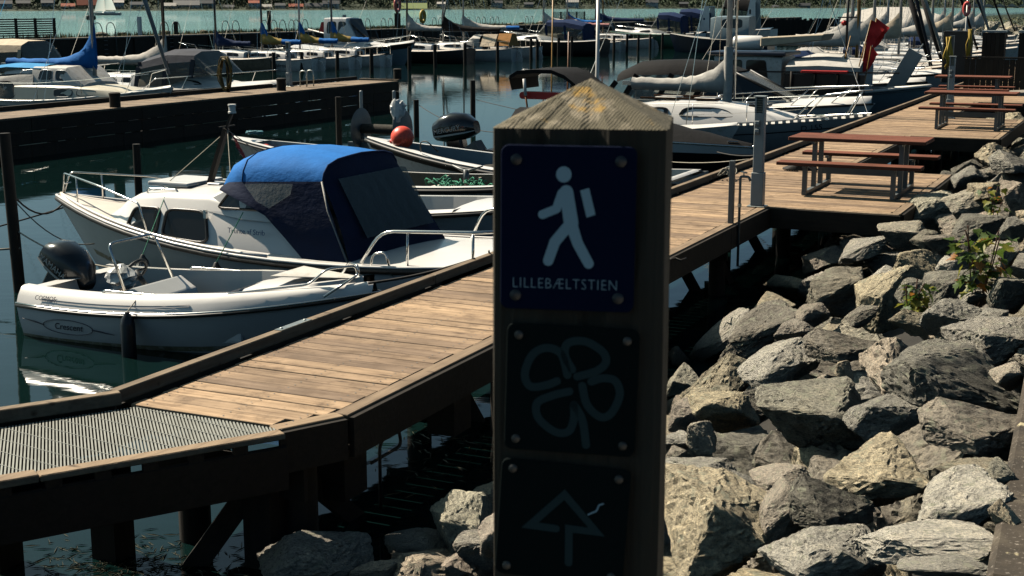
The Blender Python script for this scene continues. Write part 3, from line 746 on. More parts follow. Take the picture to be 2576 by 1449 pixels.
# ================================================================ way-marker post in the foreground
pc = QD(1457, 325, 1.06)   # middle of the front face, under the pyramid
post = thing('marker_post', 'dark weathered square timber way-marker post with three signs in the foreground', 'post', (pc.x, pc.y, pc.z), AZ - R(8))
W = .1355; hw = W / 2
def post_mesh():
    b = bmesh.new(); N = 18; zs = [-1.62 + 1.62 * i / 40 for i in range(41)]
    ring = []
    pts = [(-hw + W * i / N, 0) for i in range(N)] + [(hw, W * i / N) for i in range(N)] + [(hw - W * i / N, W) for i in range(N)] + [(-hw, W - W * i / N) for i in range(N)]
    rows = []
    for z in zs:
        row = []
        for (x, y_) in pts:
            cxx, cyy = x, y_ - hw
            k = 1.0
            ax, ay = abs(cxx) / hw, abs(cyy) / hw
            if min(ax, ay) > .9: k = 1 - .02 * (min(ax, ay) - .9) / .1
            crack = 0
            if z > -.25:
                for cx0, dpt, ln in ((-.03, .004, .12), (.012, .005, .2), (.045, .003, .1), (-.05, .004, .16)):
                    if abs(cyy) > hw * .98 and abs(x - cx0) < .0045 and z > -ln: crack = max(crack, dpt)
            nn = .0016 * noise.noise((x * 40, y_ * 40, z * 3)) + .0012 * noise.noise((x * 160, y_ * 160, z * 4))
            d = Vector((cxx, cyy, 0)).normalized()
            p = Vector((cxx * k, cyy * k + hw, z)) + d * (nn - crack)
            if z == 0: p.z += .0012 * noise.noise((x * 60, y_ * 60, 3.))
            row.append(b.verts.new(p))
        rows.append(row)
    # pyramid
    apex = Vector((.003, hw, .035))
    top = rows[-1]; prev = top
    for f in [i / 12 for i in range(1, 12)]:
        row = []
        for v in top:
            p = v.co.lerp(apex, f); p.z += .0007 * noise.noise((p.x * 70, p.y * 70, 1.))
            row.append(b.verts.new(p))
        rows.append(row)
    n_ = len(pts)
    for i in range(len(rows) - 1):
        for k in range(n_): b.faces.new((rows[i][k], rows[i][(k + 1) % n_], rows[i + 1][(k + 1) % n_], rows[i + 1][k]))
    av = b.verts.new(apex)
    for k in range(n_): b.faces.new((rows[-1][k], rows[-1][(k + 1) % n_], av))
    bmesh.ops.recalc_face_normals(b, faces=b.faces)
    me = bpy.data.meshes.new('shaft'); b.to_mesh(me); b.free()
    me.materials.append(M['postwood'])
    m, nt, bs, L = base('lichened post top'); mp = coords(nt, L); wv = nd(nt, 'TexWave'); wv.inputs['Scale'].default_value = 120; wv.inputs['Distortion'].default_value = 3; wv.inputs['Detail'].default_value = 3; mr_ = nd(nt, 'Mapping'); mr_.inputs['Rotation'].default_value = (0, 0, R(25)); L(mp.outputs[0], mr_.inputs[0]); L(mr_.outputs[0], wv.inputs['Vector'])
    r1 = ramp(nt, [(.2, (.075, .066, .042)), (.8, (.15, .13, .085))]); L(wv.outputs[0], r1.inputs[0])
    n1 = noise_n(nt, L, mp, 45, 5, .6); r2 = ramp(nt, [(.52, (0,) * 3), (.62, (1,) * 3)]); L(n1.outputs[0], r2.inputs[0])
    n2 = noise_n(nt, L, mp, 30, 4, .6); r3 = ramp(nt, [(.62, (0,) * 3), (.68, (.7,) * 3)]); L(n2.outputs[0], r3.inputs[0])
    o = mixc(nt, L, r2.outputs[0], r1.outputs[0], (.24, .205, .145)); o = mixc(nt, L, r3.outputs[0], o, (.42, .25, .05)); L(o, bs.inputs['Base Color']); bs.inputs['Roughness'].default_value = .95
    bp = nd(nt, 'Bump'); bp.inputs['Strength'].default_value = .8; bp.inputs['Distance'].default_value = .0005; L(wv.outputs[0], bp.inputs['Height']); L(bp.outputs[0], bs.inputs['Normal'])
    me.materials.append(m)
    for p in me.polygons:
        if p.center.z > .001: p.material_index = 1
    return me
obj('shaft', post_mesh(), post)
pxm = F / 1.085   # photo units per metre on the front face
def fp(px, py):   # photo position -> front-face local x, z
    return ((px - 1457) / pxm + .0, (325 - py) / pxm * 1.0)
def sign(nm, label, x0, x1, y0, y1, mat, rot=0):
    (a, t_), (b_, u_) = fp(x0, y0), fp(x1, y1)
    w_, h_ = b_ - a, t_ - u_
    poly = rrect(w_, h_, .0065)
    s = MB().prism([(p, 0, q) for p, q in poly], (0, -.0022, 0)).build(nm, mat, post, bev=.0005)
    s.location = ((a + b_) / 2, -.0035, (t_ + u_) / 2); s.rotation_euler = (0, R(rot), 0); s['label'] = label
    return s, (a + b_) / 2, (t_ + u_) / 2
def screws(s, w_, h_, mat, r=.0036):
    me = MB().lathe([(r, 0), (r, .0012), (r * .75, .002), (r * .3, .0023)], n=12, M=Matrix.Rotation(math.pi / 2, 4, 'X')).mesh('screw', mat, smooth=50)
    for sx in (-1, 1):
        for sz_ in (-1, 1): obj('screw', me, s, (sx * w_, -.0023, sz_ * h_))
def strokes(nm, lines, r, mat, s, rot=0):
    b = MB(); cr_, sr_ = math.cos(R(rot)), math.sin(R(rot)); lines = [[(x * cr_ - z * sr_, x * sr_ + z * cr_) for x, z in ln] for ln in lines]
    for ln in lines:
        P_ = [Vector(p) for p in ln]; n_ = len(P_); Lf, Rt = [], []
        for k in range(n_):
            d0 = (P_[k] - P_[k - 1]).normalized() if k else (P_[1] - P_[0]).normalized(); d1 = (P_[k + 1] - P_[k]).normalized() if k < n_ - 1 else d0
            m0, m1 = Vector((-d0.y, d0.x)), Vector((-d1.y, d1.x)); m_ = (m0 + m1); m_ = m_.normalized() if m_.length > 1e-5 else m0
            e_ = m_ * min(r / max(m_.dot(m0), .3), 2.4 * r); Lf.append(P_[k] + e_); Rt.append(P_[k] - e_)
        V3 = lambda p: (p.x, -.0026, p.y)
        for k in range(n_ - 1): b.add([V3(Lf[k]), V3(Lf[k + 1]), V3(Rt[k + 1]), V3(Rt[k])], [(0, 1, 2, 3)])
        for k, d_ in ((0, (P_[0] - P_[1])), (n_ - 1, (P_[-1] - P_[-2]))):
            a0 = math.atan2(d_.y, d_.x); fan = [P_[k] + Vector((math.cos(a0 + t_), math.sin(a0 + t_))) * r for t_ in [-math.pi / 2 + math.pi * q / 10 for q in range(11)]]
            b.add([V3(p) for p in fan], [list(range(11))])
    return b.build(nm, mat, s)
navy_sign = pm('navy sign plate', (.003, .009, .036), .85, var=.12, spec=.12); green_sign = pm('dark green sign plate', (.007, .012, .012), .85, var=.2, spec=.1)
pic = pm('pale sign print', (.68, .76, .76), .8, var=.05, spec=.2); pic2 = pm('grey green sign print', (.06, .08, .075), .8, var=.08, spec=.1); screw_m = pm('dull screw head', (.09, .09, .085), .5, .5, var=.3); bluescrew = pm('navy screw cap', (.03, .035, .04), .4, var=.2)
S1, sx0, sz0 = sign('hiking_sign_plate', 'navy sign plate with a white walking hiker', 1264, 1600, 364, 778, navy_sign, .4)
screws(S1, .040, .053, bluescrew, .0044)
def s1(px, py): a, b_ = fp(px, py); return (a - sx0, b_ - sz0)
fig = MB()
def poly(pts, yv=-.0026): fig.add([(p[0], yv, p[1]) for p in [s1(*q) for q in pts]], [list(range(len(pts)))])
h0 = s1(1421, 435); fig.add([(h0[0] + .0059 * math.cos(2 * math.pi * k / 24), -.0026, h0[1] + .0062 * math.sin(2 * math.pi * k / 24)) for k in range(24)], [list(range(24))])
rc = [s1(*q) for q in ((1462, 474), (1484, 467), (1501, 533), (1479, 541))]
fig.add([(p[0], -.0026, p[1]) for p in rc], [(0, 1, 2, 3)])
def cap(p, q, r0, r1):
    p, q = s1(*p), s1(*q); pts = []
    dx, dz = q[0] - p[0], q[1] - p[1]; a = math.atan2(dz, dx)
    for i in range(13): t_ = a + math.pi / 2 + math.pi * i / 12; pts.append((p[0] + r0 * math.cos(t_), -.0026, p[1] + r0 * math.sin(t_)))
    for i in range(13): t_ = a - math.pi / 2 + math.pi * i / 12; pts.append((q[0] + r1 * math.cos(t_), -.0026, q[1] + r1 * math.sin(t_)))
    cap.k += 1; fig.add([(x_, y_ - .00004 * cap.k, z_) for x_, y_, z_ in pts], [list(range(len(pts)))])
cap.k = 0
cap((1428, 478), (1441, 556), .0052, .0056)     # trunk
cap((1418, 482), (1404, 520), .0038, .0034); cap((1404, 521), (1369, 536), .0034, .0034)   # arm
cap((1436, 560), (1401, 604), .0042, .0042); cap((1401, 604), (1385, 652), .0042, .0040)   # left leg
cap((1442, 560), (1458, 606), .0046, .0042); cap((1458, 606), (1486, 656), .0042, .0040)   # right leg
fig.build('walking_figure', pic, S1)
MT = frame((s1(1427, 711)[0], -.0028, s1(1427, 711)[1]), (1, 0, 0), (0, 0, 1))
lettering('LILLEB\u00c6LTSTIEN', .0118, pic, S1, MT, ext=.0001, sx=.86, thin=-.022, space=1.12)
S2, ax_, az_ = sign('clover_sign_plate', 'dark green sign plate with a four-leaf clover outline', 1276, 1612, 818, 1152, green_sign, 1.6)
screws(S2, .0425, .0425, screw_m)
def fpl(s0, s1_, px, py): a, b_ = fp(px, py); return (a - s0, b_ - s1_)
def spline(pts, n=8):
    out = []
    for i in range(len(pts) - 1):
        p0, p1, p2, p3 = [Vector((*pts[max(0, min(len(pts) - 1, i + k))], 0)) for k in (-1, 0, 1, 2)]
        for j in range(n):
            t_ = j / n; q = .5 * ((2 * p1) + (-p0 + p2) * t_ + (2 * p0 - 5 * p1 + 4 * p2 - p3) * t_ ** 2 + (-p0 + 3 * p1 - 3 * p2 + p3) * t_ ** 3); out.append((q.x, q.y))
    return out + [tuple(pts[-1])]
cl = [[(1424, 920), (1395, 880), (1360, 882), (1333, 940), (1338, 972), (1370, 980), (1400, 970)], [(1446, 930), (1432, 890), (1440, 865), (1480, 857), (1526, 885), (1528, 910), (1500, 930), (1462, 942)],
      [(1475, 970), (1480, 1010), (1500, 1040), (1530, 1050), (1560, 1010), (1556, 965), (1530, 945), (1494, 955)], [(1440, 986), (1400, 994), (1362, 1020), (1368, 1060), (1410, 1088), (1440, 1088), (1456, 1060), (1450, 1010)], [(1450, 1010), (1470, 1050), (1478, 1100), (1480, 1130)]]
cl = [[(1435, 945), (1418, 890), (1380, 876), (1345, 896), (1326, 945), (1340, 978), (1380, 974), (1408, 962)],
      [(1447, 930), (1428, 893), (1436, 862), (1478, 856), (1522, 880), (1532, 908), (1508, 932), (1460, 948)],
      [(1473, 972), (1486, 1022), (1520, 1052), (1548, 1040), (1568, 992), (1556, 956), (1524, 950), (1496, 960)],
      [(1440, 988), (1398, 1000), (1358, 1022), (1362, 1062), (1404, 1096), (1438, 1094), (1452, 1062), (1452, 1022)], [(1452, 1022), (1474, 1062), (1484, 1128)]]
strokes('clover_emblem', [spline([fpl(ax_, az_, *p) for p in ln]) for ln in cl], .0032, pic2, S2, 1.6)
S3, bx_, bz_ = sign('arrow_sign_plate', 'dark green sign plate with an arrow pointing up', 1256, 1592, 1182, 1500, green_sign, 3.6)
screws(S3, .0425, .0415, screw_m)
ar = [[(1408, 1358), (1340, 1352), (1430, 1264), (1514, 1362), (1442, 1356), (1442, 1450)]]
strokes('arrow', [[fpl(bx_, bz_, *p) for p in ln] for ln in ar], .0031, pic2, S3, 3.6)
strokes('scratch', [[fpl(bx_, bz_, 1492, 1315), fpl(bx_, bz_, 1512, 1305), fpl(bx_, bz_, 1520, 1288), fpl(bx_, bz_, 1530, 1284)]], .0006, pic, S3, 3.6)

# ================================================================ boats
def lag(u, a, b, c): return a * (1 - u) * (1 - 2 * u) + b * 4 * u * (1 - u) + c * u * (2 * u - 1)
class Boat:
    """local x: 0 at the transom, L at the stem; +y port; z from the waterline"""
    MID = ((0, 0), (.2, .70), (.45, .90), (.75, .97), (1, 1)); BOW = ((0, 0), (.2, .24), (.45, .48), (.75, .78), (1, 1))
    def __init__(s, name, label, x, y, rz, L, B, f, draft=.28, tr=.86, um=.4, pw=2.3, rake=.5, group=None, cat='boat', roll=0):
        s.L, s.B, s.f, s.dr, s.tr, s.um, s.pw, s.rake = L, B, f, draft, tr, um, pw, rake
        s.t = thing(name, label, cat, (x, y, 0), rz, group)
        if roll: s.t.rotation_euler = (roll, 0, rz)
    def b(s, u):
        w = s.tr + (1 - s.tr) * math.sin(math.pi / 2 * u / s.um) if u < s.um else max(0, 1 - ((u - s.um) / (1 - s.um)) ** s.pw)
        return s.B / 2 * w
    def sz(s, u): return lag(u, *s.f)
    def x(s, u, h=1): return u * (s.L - s.rake) + s.rake * h * u ** 3
    def pt(s, u, h, sd, out=0):
        k = -s.dr * (1 - max(0, (u - .6) / .4) ** 2 * .8); w = u ** 1.5; yf = 0
        for q in range(4):
            if s.MID[q][0] <= h <= s.MID[q + 1][0] + 1e-9:
                t = (h - s.MID[q][0]) / (s.MID[q + 1][0] - s.MID[q][0])
                yf = lerp(lerp(s.MID[q][1], s.MID[q + 1][1], t), lerp(s.BOW[q][1], s.BOW[q + 1][1], t), w); break
        return Vector((s.x(u, h), sd * (max(s.b(u), .012) * yf + out), lerp(k, s.sz(u), h)))
    def us(s, n=18, a=0, b=1): return [lerp(a, b, 1 - (1 - i / n) ** 1.5) for i in range(n + 1)]
    def hull(s, mat, n=20, name='hull'):
        hs = (0, .12, .22, .34, .48, .62, .76, .88, 1)
        m = MB(); m.loft([[s.pt(u, h, 1) for h in hs[::-1]] + [s.pt(u, h, -1) for h in hs[1:]] for u in s.us(n)], closed=False, cap0=True, cap1=False)
        return m.build(name, mat, s.t, smooth=50)
    def band(s, h0, h1, mat, name, u0=0, u1=1, out=.004, n=18, parent=None, sides=(1, -1)):
        m = MB()
        for sd in sides: m.loft([[s.pt(u, h0, sd, out), s.pt(u, (h0 + h1) / 2, sd, out), s.pt(u, h1, sd, out)] for u in s.us(n, u0, u1)], closed=False, cap0=False, cap1=False)
        return m.build(name, mat, parent or s.t, smooth=60)
    def sheer(s, u, sd, inn=0, dz=0): return Vector((s.x(u), sd * max(s.b(u) - inn, .0), s.sz(u) + dz))
    def rail_line(s, inn=0, dz=0, u0=0, u1=1, n=16):
        return [s.sheer(u, 1, inn, dz) for u in s.us(n, u0, u1)] + [s.sheer(u, -1, inn, dz) for u in s.us(n, u0, u1)[::-1]]
    def rub(s, r, mat, dz=-.02, name='rub_rail', inn=-.01): return MB().tube(s.rail_line(inn, dz, 0, .995), r, 6).build(name, mat, s.t, smooth=True)
    def deck(s, u0, u1, mat, camber=.06, dz=.0, inn=0, name='deck', n=12):
        m = MB(); m.loft([[s.sheer(u, 1, inn, dz), s.sheer(u, 1, max(inn, s.b(u) * .5), dz + camber * .75), Vector((s.x(u), 0, s.sz(u) + dz + camber)), s.sheer(u, -1, max(inn, s.b(u) * .5), dz + camber * .75), s.sheer(u, -1, inn, dz)] for u in s.us(n, u0, u1)], closed=False, cap0=False, cap1=False)
        return m.build(name, mat, s.t, smooth=40)
    def cockpit(s, u0, u1, w, zf, mat, side_mat=None, rise=0., dz=.0, slope=.05, floor=None, n=10, aft=True):
        # side decks, inner walls, end bulkheads and sole
        us = [lerp(u0, u1, i / n) for i in range(n + 1)]
        m = MB()
        for sd in (1, -1):
            m.loft([[s.sheer(u, sd, 0, dz), s.sheer(u, sd, w * .35, dz + rise), s.sheer(u, sd, w, dz + rise)] for u in us], closed=False, cap0=False, cap1=False)
        if aft:
            m.loft([[s.sheer(u0, sd_, 0, dz) for sd_ in (1, -1)], [s.sheer(u0, sd_, w * .35, dz + rise) + V(.03, 0, 0) for sd_ in (1, -1)], [s.sheer(u0, sd_, w, dz + rise) + V(.12, 0, 0) for sd_ in (1, -1)]], closed=False, cap0=False, cap1=False)
        m.build('side_deck', mat, s.t, smooth=40)
        m = MB(); xa = .12 if aft else 0
        def rim(u, sd, last): p = s.sheer(u, sd, w, dz + rise); p.x += xa if u == u0 else 0; return p
        rows = []
        for u in us:
            a, b = rim(u, 1, 0), rim(u, -1, 0); fy = max(abs(a.y) - slope, .02)
            rows.append([a, V(a.x, fy, zf), V(a.x, -fy, zf), b])
        m.loft(rows, closed=False, cap0=False, cap1=False)
        m.add(rows[0], [(0, 1, 2, 3)]); m.add(rows[-1], [(3, 2, 1, 0)])
        c = m.build('cockpit_liner', side_mat or mat, s.t)
        if floor:
            m = MB(); m.loft([[r[1] + V(0, -.01, .006), r[2] + V(0, .01, .006)] for r in rows], closed=False, cap0=False, cap1=False); m.build('cockpit_sole', floor, s.t)
        return c
    def cabin(s, st, mat, name='cabin', sh=.07, camber=.05, parent=None):
        # st: (x, half width at base, z base, half width at top, z top)
        s.st = st; rings = []
        for (x, wb, zb, wt, zt) in st:
            k = min(sh, (zt - zb) * .6)
            rings.append([V(x, wb, zb), V(x, lerp(wt, wb, k / max(zt - zb, .01)), zt - k), V(x, wt - .03, zt - k * .25), V(x, wt - .09, zt), V(x, 0, zt + camber), V(x, -wt + .09, zt), V(x, -wt + .03, zt - k * .25), V(x, -lerp(wt, wb, k / max(zt - zb, .01)), zt - k), V(x, -wb, zb)])
        return MB().loft(rings, closed=True).build(name, mat, parent or s.t, smooth=32)
    def side(s, x, v, sd, out=.008):
        st = s.st
        for i in range(len(st) - 1):
            if x <= st[i + 1][0] or i == len(st) - 2:
                t = (x - st[i][0]) / (st[i + 1][0] - st[i][0]); a = [lerp(p, q, t) for p, q in zip(st[i], st[i + 1])]; break
        _, wb, zb, wt, zt = a
        return V(x, sd * (lerp(wb, wt, v) + out), lerp(zb, zt, v))
    def window(s, quad, mat, frame_mat=None, sides=(1, -1), name='window', r=.28, out=.008, fr=.012, parent=None):
        # quad: four (x, v) corners on the cabin side, rounded
        for sd in sides:
            c = [Vector((*q, 0)) for q in quad]; pts = []
            for i in range(4):
                a, b_, d = c[i - 1], c[i], c[(i + 1) % 4]; p, q = b_.lerp(a, r), b_.lerp(d, r)
                for j in range(5): t = j / 4; pts.append(p * (1 - t) ** 2 + b_ * 2 * t * (1 - t) + q * t * t)
            P3 = [s.side(p.x, p.y, sd, out) for p in pts]
            m = MB(); n = len(P3); cc = sum(P3, Vector()) / n; m.add(P3 + [cc], [(i, (i + 1) % n, n) for i in range(n)])
            o = m.build(name, mat, parent or s.t)
            if frame_mat: MB().tube(P3, fr, 5, closed=True).build('window_frame', frame_mat, o, smooth=True)
def rail(parent, pts, r=.012, mat=None, name='rail', rad=.06, closed=False): return MB().tube(round_path(pts, rad), r, 7, closed).build(name, mat or M['steel'], parent, smooth=True)
def fender(c, r, h, label, mat, top=None, cap=None, group='fenders'):
    t = thing('fender', label, 'fender', c, 0, group)
    MB().lathe([(r * .3, -h), (r * .75, -h + r * .25), (r, -h + r), (r, -r), (r * .8, -r * .35), (r * .4, 0)], n=14).build('body', mat, t, smooth=40)
    MB().lathe([(r * .95, -r * .85), (r * .83, -r * .3), (r * .45, .02), (r * .3, r * .6), (r * .18, r * .7)], n=12).build('cap', cap or M['rubber'], t, smooth=40)
    if top is not None: MB().tube([(0, 0, r * .6), Vector(top) - Vector(c)], .006, 5).build('lanyard', M['greenrope'] if cap is None else M['rope'], t)
    return t
def line(p, q, label, mat, r=.011, d=.1, name='mooring_line', cat='rope'):
    return tag(MB().tube(sag(p, q, d), r, 5).build(name, M[mat], smooth=True), label, cat, 'mooring lines')
def outboard(bt, x, y, z, s, mat, text, tmat, tilt=0, side=-1, name='outboard_motor', rot=0):
    """cowling as a shaped loft, with leg, bracket, propeller"""
    e = MB(); prof = [(-.26, .10, .02, .11), (-.22, .17, -.02, .22), (-.1, .19, -.06, .29), (.05, .19, -.07, .30), (.22, .16, -.06, .25), (.33, .09, -.02, .14)]
    rings = []
    for (xx, hw_, z0, z1) in prof:
        rings.append([V(xx * s, hw_ * s * math.copysign(abs(math.cos(a)) ** .6, math.cos(a)), (lerp(z0, z1, .5) + (z1 - z0) / 2 * math.copysign(abs(math.sin(a)) ** .75, math.sin(a))) * s) for a in [2 * math.pi * k / 16 for k in range(16)]])
    e.loft(rings); o = e.build(name, mat, bt, smooth=45); o.location = (x, y, z); o.rotation_euler = (0, tilt, rot)
    MB().box(-.12 * s, .12 * s, -.09 * s, .09 * s, -.62 * s, -.02 * s).build('motor_leg', mat, o, bev=.03 * s)
    MB().box(-.2 * s, .14 * s, -.1 * s, .1 * s, -.70 * s, -.64 * s).build('anti_ventilation_plate', mat, o)
    MB().beam((.1 * s, 0, -.3 * s), (.34 * s, 0, -.2 * s), .22 * s, .2 * s).build('clamp_bracket', M['greysteel'], o)
    MB().tube([(-.22 * s, 0, -.85 * s), (.14 * s, 0, -.85 * s)], [.03 * s, .05 * s], 8).box(-.02 * s, .02 * s, -.02 * s, .02 * s, -.84 * s, -.6 * s).build('propeller_housing', mat, o, smooth=40)
    if text:
        lettering(text, .085 * s, tmat, o, frame((0, side * .203 * s, .09 * s), (-side, 0, 0), (0, 0, 1)), sx=1.0)
    MB().loft([[V(xx * s, side * (hw_ + .004) * s, (lerp(z0, z1, .22)) * s), V(xx * s, side * (hw_ + .004) * s, (lerp(z0, z1, .28)) * s)] for xx, hw_, z0, z1 in prof], closed=False, cap0=False, cap1=False).build('cowl_stripe', M['paletext'], o)
    return o

# ---------------------------------------------------------------- small white open motorboat at the jetty
cr = Boat('open_motorboat', 'small white open motorboat with dark outboard, bow at the near jetty kerb', -10.85, 11.66, 0, 4.0, 1.78, (.36, .42, .68), .3, .9, .45, 2.6, .5)
cr.hull(M['gel'])
cr.band(.42, .50, M['stain'], 'waterline_stain', 0, .97, .003); cr.rub(.018, M['blacktrim'], -.012); MB().tube(cr.rail_line(-.005, .012, 0, .995), .011, 6).build('chrome_strip', M['steel'], cr.t, smooth=True)
# moulded topsides above the rail
m = MB()
for sd in (1, -1):
    m.loft([[cr.sheer(u, sd, .004, .01), cr.sheer(u, sd, .035, .09), cr.sheer(u, sd, .085, .165 - .05 * max(0, u - .6) / .4), cr.sheer(u, sd, .13, .185 - .07 * max(0, u - .6) / .4), cr.sheer(u, sd, .2, .185 - .07 * max(0, u - .6) / .4)] for u in cr.us(18, 0, .985)], closed=False, cap0=False, cap1=False)
m.loft([[cr.sheer(0, sd, .004, .01) for sd in (1, -1)], [cr.sheer(0, sd, .1, .165) + V(.06, 0, 0) for sd in (1, -1)], [cr.sheer(0, sd, .2, .185) + V(.3, 0, 0) for sd in (1, -1)]], closed=False, cap0=False, cap1=False)
m.build('topside_moulding', M['gel'], cr.t, smooth=45)
m = MB(); us_ = [lerp(.07, .70, i / 10) for i in range(11)]; rows = []
for u in us_:
    a = cr.sheer(u, 1, .2, .183); rows.append([a, V(a.x, a.y - .03, .14), V(a.x, -a.y + .03, .14), V(a.x, -a.y, a.z)])
m.loft(rows, closed=False, cap0=False, cap1=False); m.add(rows[0], [(0, 1, 2, 3)]); m.add(rows[-1], [(3, 2, 1, 0)])
m.build('cockpit_liner', M['gel'], cr.t)
m = MB(); m.loft([[r_[1] + V(0, -.01, .006), r_[2] + V(0, .01, .006)] for r_ in rows], closed=False, cap0=False, cap1=False).build('cockpit_sole', M['pinkgel'], cr.t)
cr.deck(.695, .985, M['gel'], .07, .115, .19, 'foredeck', 10)
# bow locker line and hatch
MB().prism([(2.9, -.3, .80), (3.72, -.05, .80), (3.72, .05, .80), (2.9, .3, .80)], (0, 0, .012)).build('anchor_hatch', M['gel2'], cr.t, bev=.004)
MB().box(2.2, 2.72, -.58, .58, .146, .38).build('bow_seat', M['gel'], cr.t, bev=.03, seg=2)
MB().box(.3, .5, -.5, .5, .146, .36).build('stern_seat', M['gel'], cr.t, bev=.03, seg=2)
m = MB(); m.prism([(.98, -.38, .146), (1.55, -.38, .146), (1.42, -.38, .44), (1.22, -.38, .56), (.96, -.38, .44)], (0, .80, 0)); con = m.build('console', M['gel'], cr.t, bev=.02, seg=2)
for yy in (-.25, .0, .25): MB().ball((1.09, yy, .51), .014, 8, 6).build('gauge_knob', M['rubber'], con)
MB().tube([V(.90 + .06 * math.sin(t_), .05 + .17 * math.cos(t_), .64 + .12 * math.sin(t_)) for t_ in [2 * math.pi * k / 20 for k in range(20)]], .018, 7, True).tube([(.90, -.1, .64), (.90, .2, .64)], .014, 6).tube([(1.02, .05, .5), (.90, .05, .64)], .03, 6).build('steering_wheel', M['rubber'], con, smooth=True)
rail(con, [(1.12, -.36, .44), (.90, -.36, 1.0), (.90, .38, 1.0), (1.12, .40, .52)], .016, rad=.09, name='windscreen_frame')
MB().add([V(1.11, -.34, .5), V(.915, -.35, .98), V(.915, .37, .98), V(1.11, .38, .54)], [(0, 1, 2, 3)]).build('windscreen', M['perspex'], con)
# rails along both gunwales, stepping up round the bow
for sd in (1, -1):
    g = lambda x_, dz: V(x_, sd * (cr.b(min(x_ / 3.9, .99)) - .16), dz)
    rail(cr.t, [g(1.1, .54), g(1.13, .585), g(1.9, .595), g(2.5, .60), g(2.53, .57)], .0125, name='gunwale_rail')
    rail(cr.t, [g(2.58, .58), g(2.6, .66), g(3.36, .76), g(3.5, .91), g(3.72, .93), g(3.74, .84), V(3.6, sd * .42, .68)], .0125, name='bow_rail', rad=.07)
outboard(cr.t, -.07, 0, .57, 1.12, M['greycowl'], 'YAMAHA', M['paletext'], R(34), -1)
# maker's marks
def on_side(bt, u, h, sd, out=.006):
    p = bt.pt(u, h, sd, out); q = bt.pt(u + .02, h, sd, out); r_ = bt.pt(u, min(h + .1, 1), sd, out)
    return frame(p, q - p if sd < 0 else p - q, r_ - p)
hm = on_side(cr, .20, .72, -1, .007)
lettering('Crescent', .105, M['darktext'], cr.t, hm, shear=.35, name='maker_lettering')
m = MB(); hmT = hm
m.tube([hm @ V(.34 * math.cos(t_), .085 * math.sin(t_), 0) for t_ in [2 * math.pi * k / 30 for k in range(30)]], .005, 4, True)
for sg in (-1, 1):
    m.tube([hm @ V(sg * x_, y_, 0) for x_, y_ in ((.33, .0), (.45, .028 if sg < 0 else -.015), (.62, .055 if sg < 0 else -.035))], [.006, .008, .002], 4)
m.build('maker_emblem', M['darktext'], cr.t)
m = MB()
for dz in (.075, .092):
    m.tube([cr.sheer(u, -1, .026 + (dz - .075) * .6 - .003, dz) for u in [lerp(.1, .62, i / 14) for i in range(15)]], .003, 4)
m.build('pinstripe', M['darktext'], cr.t)
q_ = cr.sheer(.12, -1, .028, .085)
lettering('COSMOS', .07, M['darktext'], cr.t, frame(q_ + V(0, -.006, .015), (1, 0, .01), (0, .5, 1)), name='model_lettering')
fender(cr.t.location + cr.sheer(.45, -1, -.07, -.0), .075, .56, 'long dark navy fender hanging on the near side of the small motorboat', M['fenderdark'], cr.t.location + cr.sheer(.45, -1, .15, .19), M['fenderdark'])
bag = MB(); g_ = random.Random(3)
rings = []
for i in range(9):
    v_ = i / 8; rings.append([V(.17 * math.sin(math.pi * (.06 + v_ * .88)) * math.cos(a) * (1 + .25 * g_.uniform(-1, 1)), .15 * math.sin(math.pi * (.06 + v_ * .88)) * math.sin(a) * (1 + .25 * g_.uniform(-1, 1)), .30 * v_) for a in [2 * math.pi * k / 14 for k in range(14)]])
bag.loft(rings); bo = bag.build('plastic_bag', M['plasticbag']); bo.location = cr.t.location + V(.92, -.2, .46); tag(bo, 'crumpled white plastic bag beside the steering wheel of the small motorboat', 'bag')

# ---------------------------------------------------------------- white cabin cruiser with blue canopy (bow towards the basin)
cz = Boat('cabin_cruiser', 'white cabin cruiser with bright blue canopy and blue name, stern at the jetty', -6.25, 14.05, math.pi, 6.95, 2.32, (.74, .64, 1.0), .4, .84, .42, 2.5, .75)
cz.hull(M['gel'])
cz.band(.36, .43, M['stain'], 'waterline_stain', 0, .97, .003); cz.rub(.032, M['rubber'], -.03); MB().tube(cz.rail_line(-.012, .015, 0, .995), .018, 6).build('white_capping', M['gel'], cz.t, smooth=True)
cz.deck(.62, .99, M['pinkgel'], .05, .012, .02, 'foredeck')
cz.deck(.0, .63, M['gel'], .04, .012, .02, 'aft_deck')
MB().tube([cz.sheer(u, 1, .06, .035) for u in cz.us(14, .45, .985)] + [cz.sheer(u, -1, .06, .035) for u in cz.us(14, .45, .985)[::-1]], .02, 6).build('toe_rail', M['gel'], cz.t, smooth=True)
cab = cz.cabin([(2.3, .90, .62, .82, 1.06), (3.3, .91, .62, .78, 1.16), (3.9, .89, .63, .74, 1.26), (4.6, .84, .65, .69, 1.24), (5.1, .76, .70, .6, 1.19), (5.4, .64, .76, .46, 1.08), (5.70, .5, .84, .3, .89)], M['gel'], camber=.04)
for q in (((3.84, .12), (4.56, .14), (4.52, .70), (3.92, .70)), ((4.66, .14), (5.20, .22), (5.06, .70), (4.62, .70))): cz.window(q, M['smoke'], M['blacktrim'], r=.24, fr=.02)
MB().box(4.5, 5.12, -.36, .36, 1.27, 1.325).build('roof_hatch', M['gel'], cz.t, bev=.02, seg=2)
MB().box(4.22, 4.42, -.1, .1, 1.28, 1.31).build('vent', M['gel'], cz.t, bev=.012)
for sd in (1, -1): rail(cz.t, [(4.5, sd * .56, 1.19), (4.5, sd * .56, 1.27), (4.98, sd * .53, 1.26), (4.98, sd * .53, 1.17)], .012, name='grab_rail')
MB().box(3.86, 3.90, .83, .865, 1.0, 1.1).build('nav_light', M['steel'], cz.t)
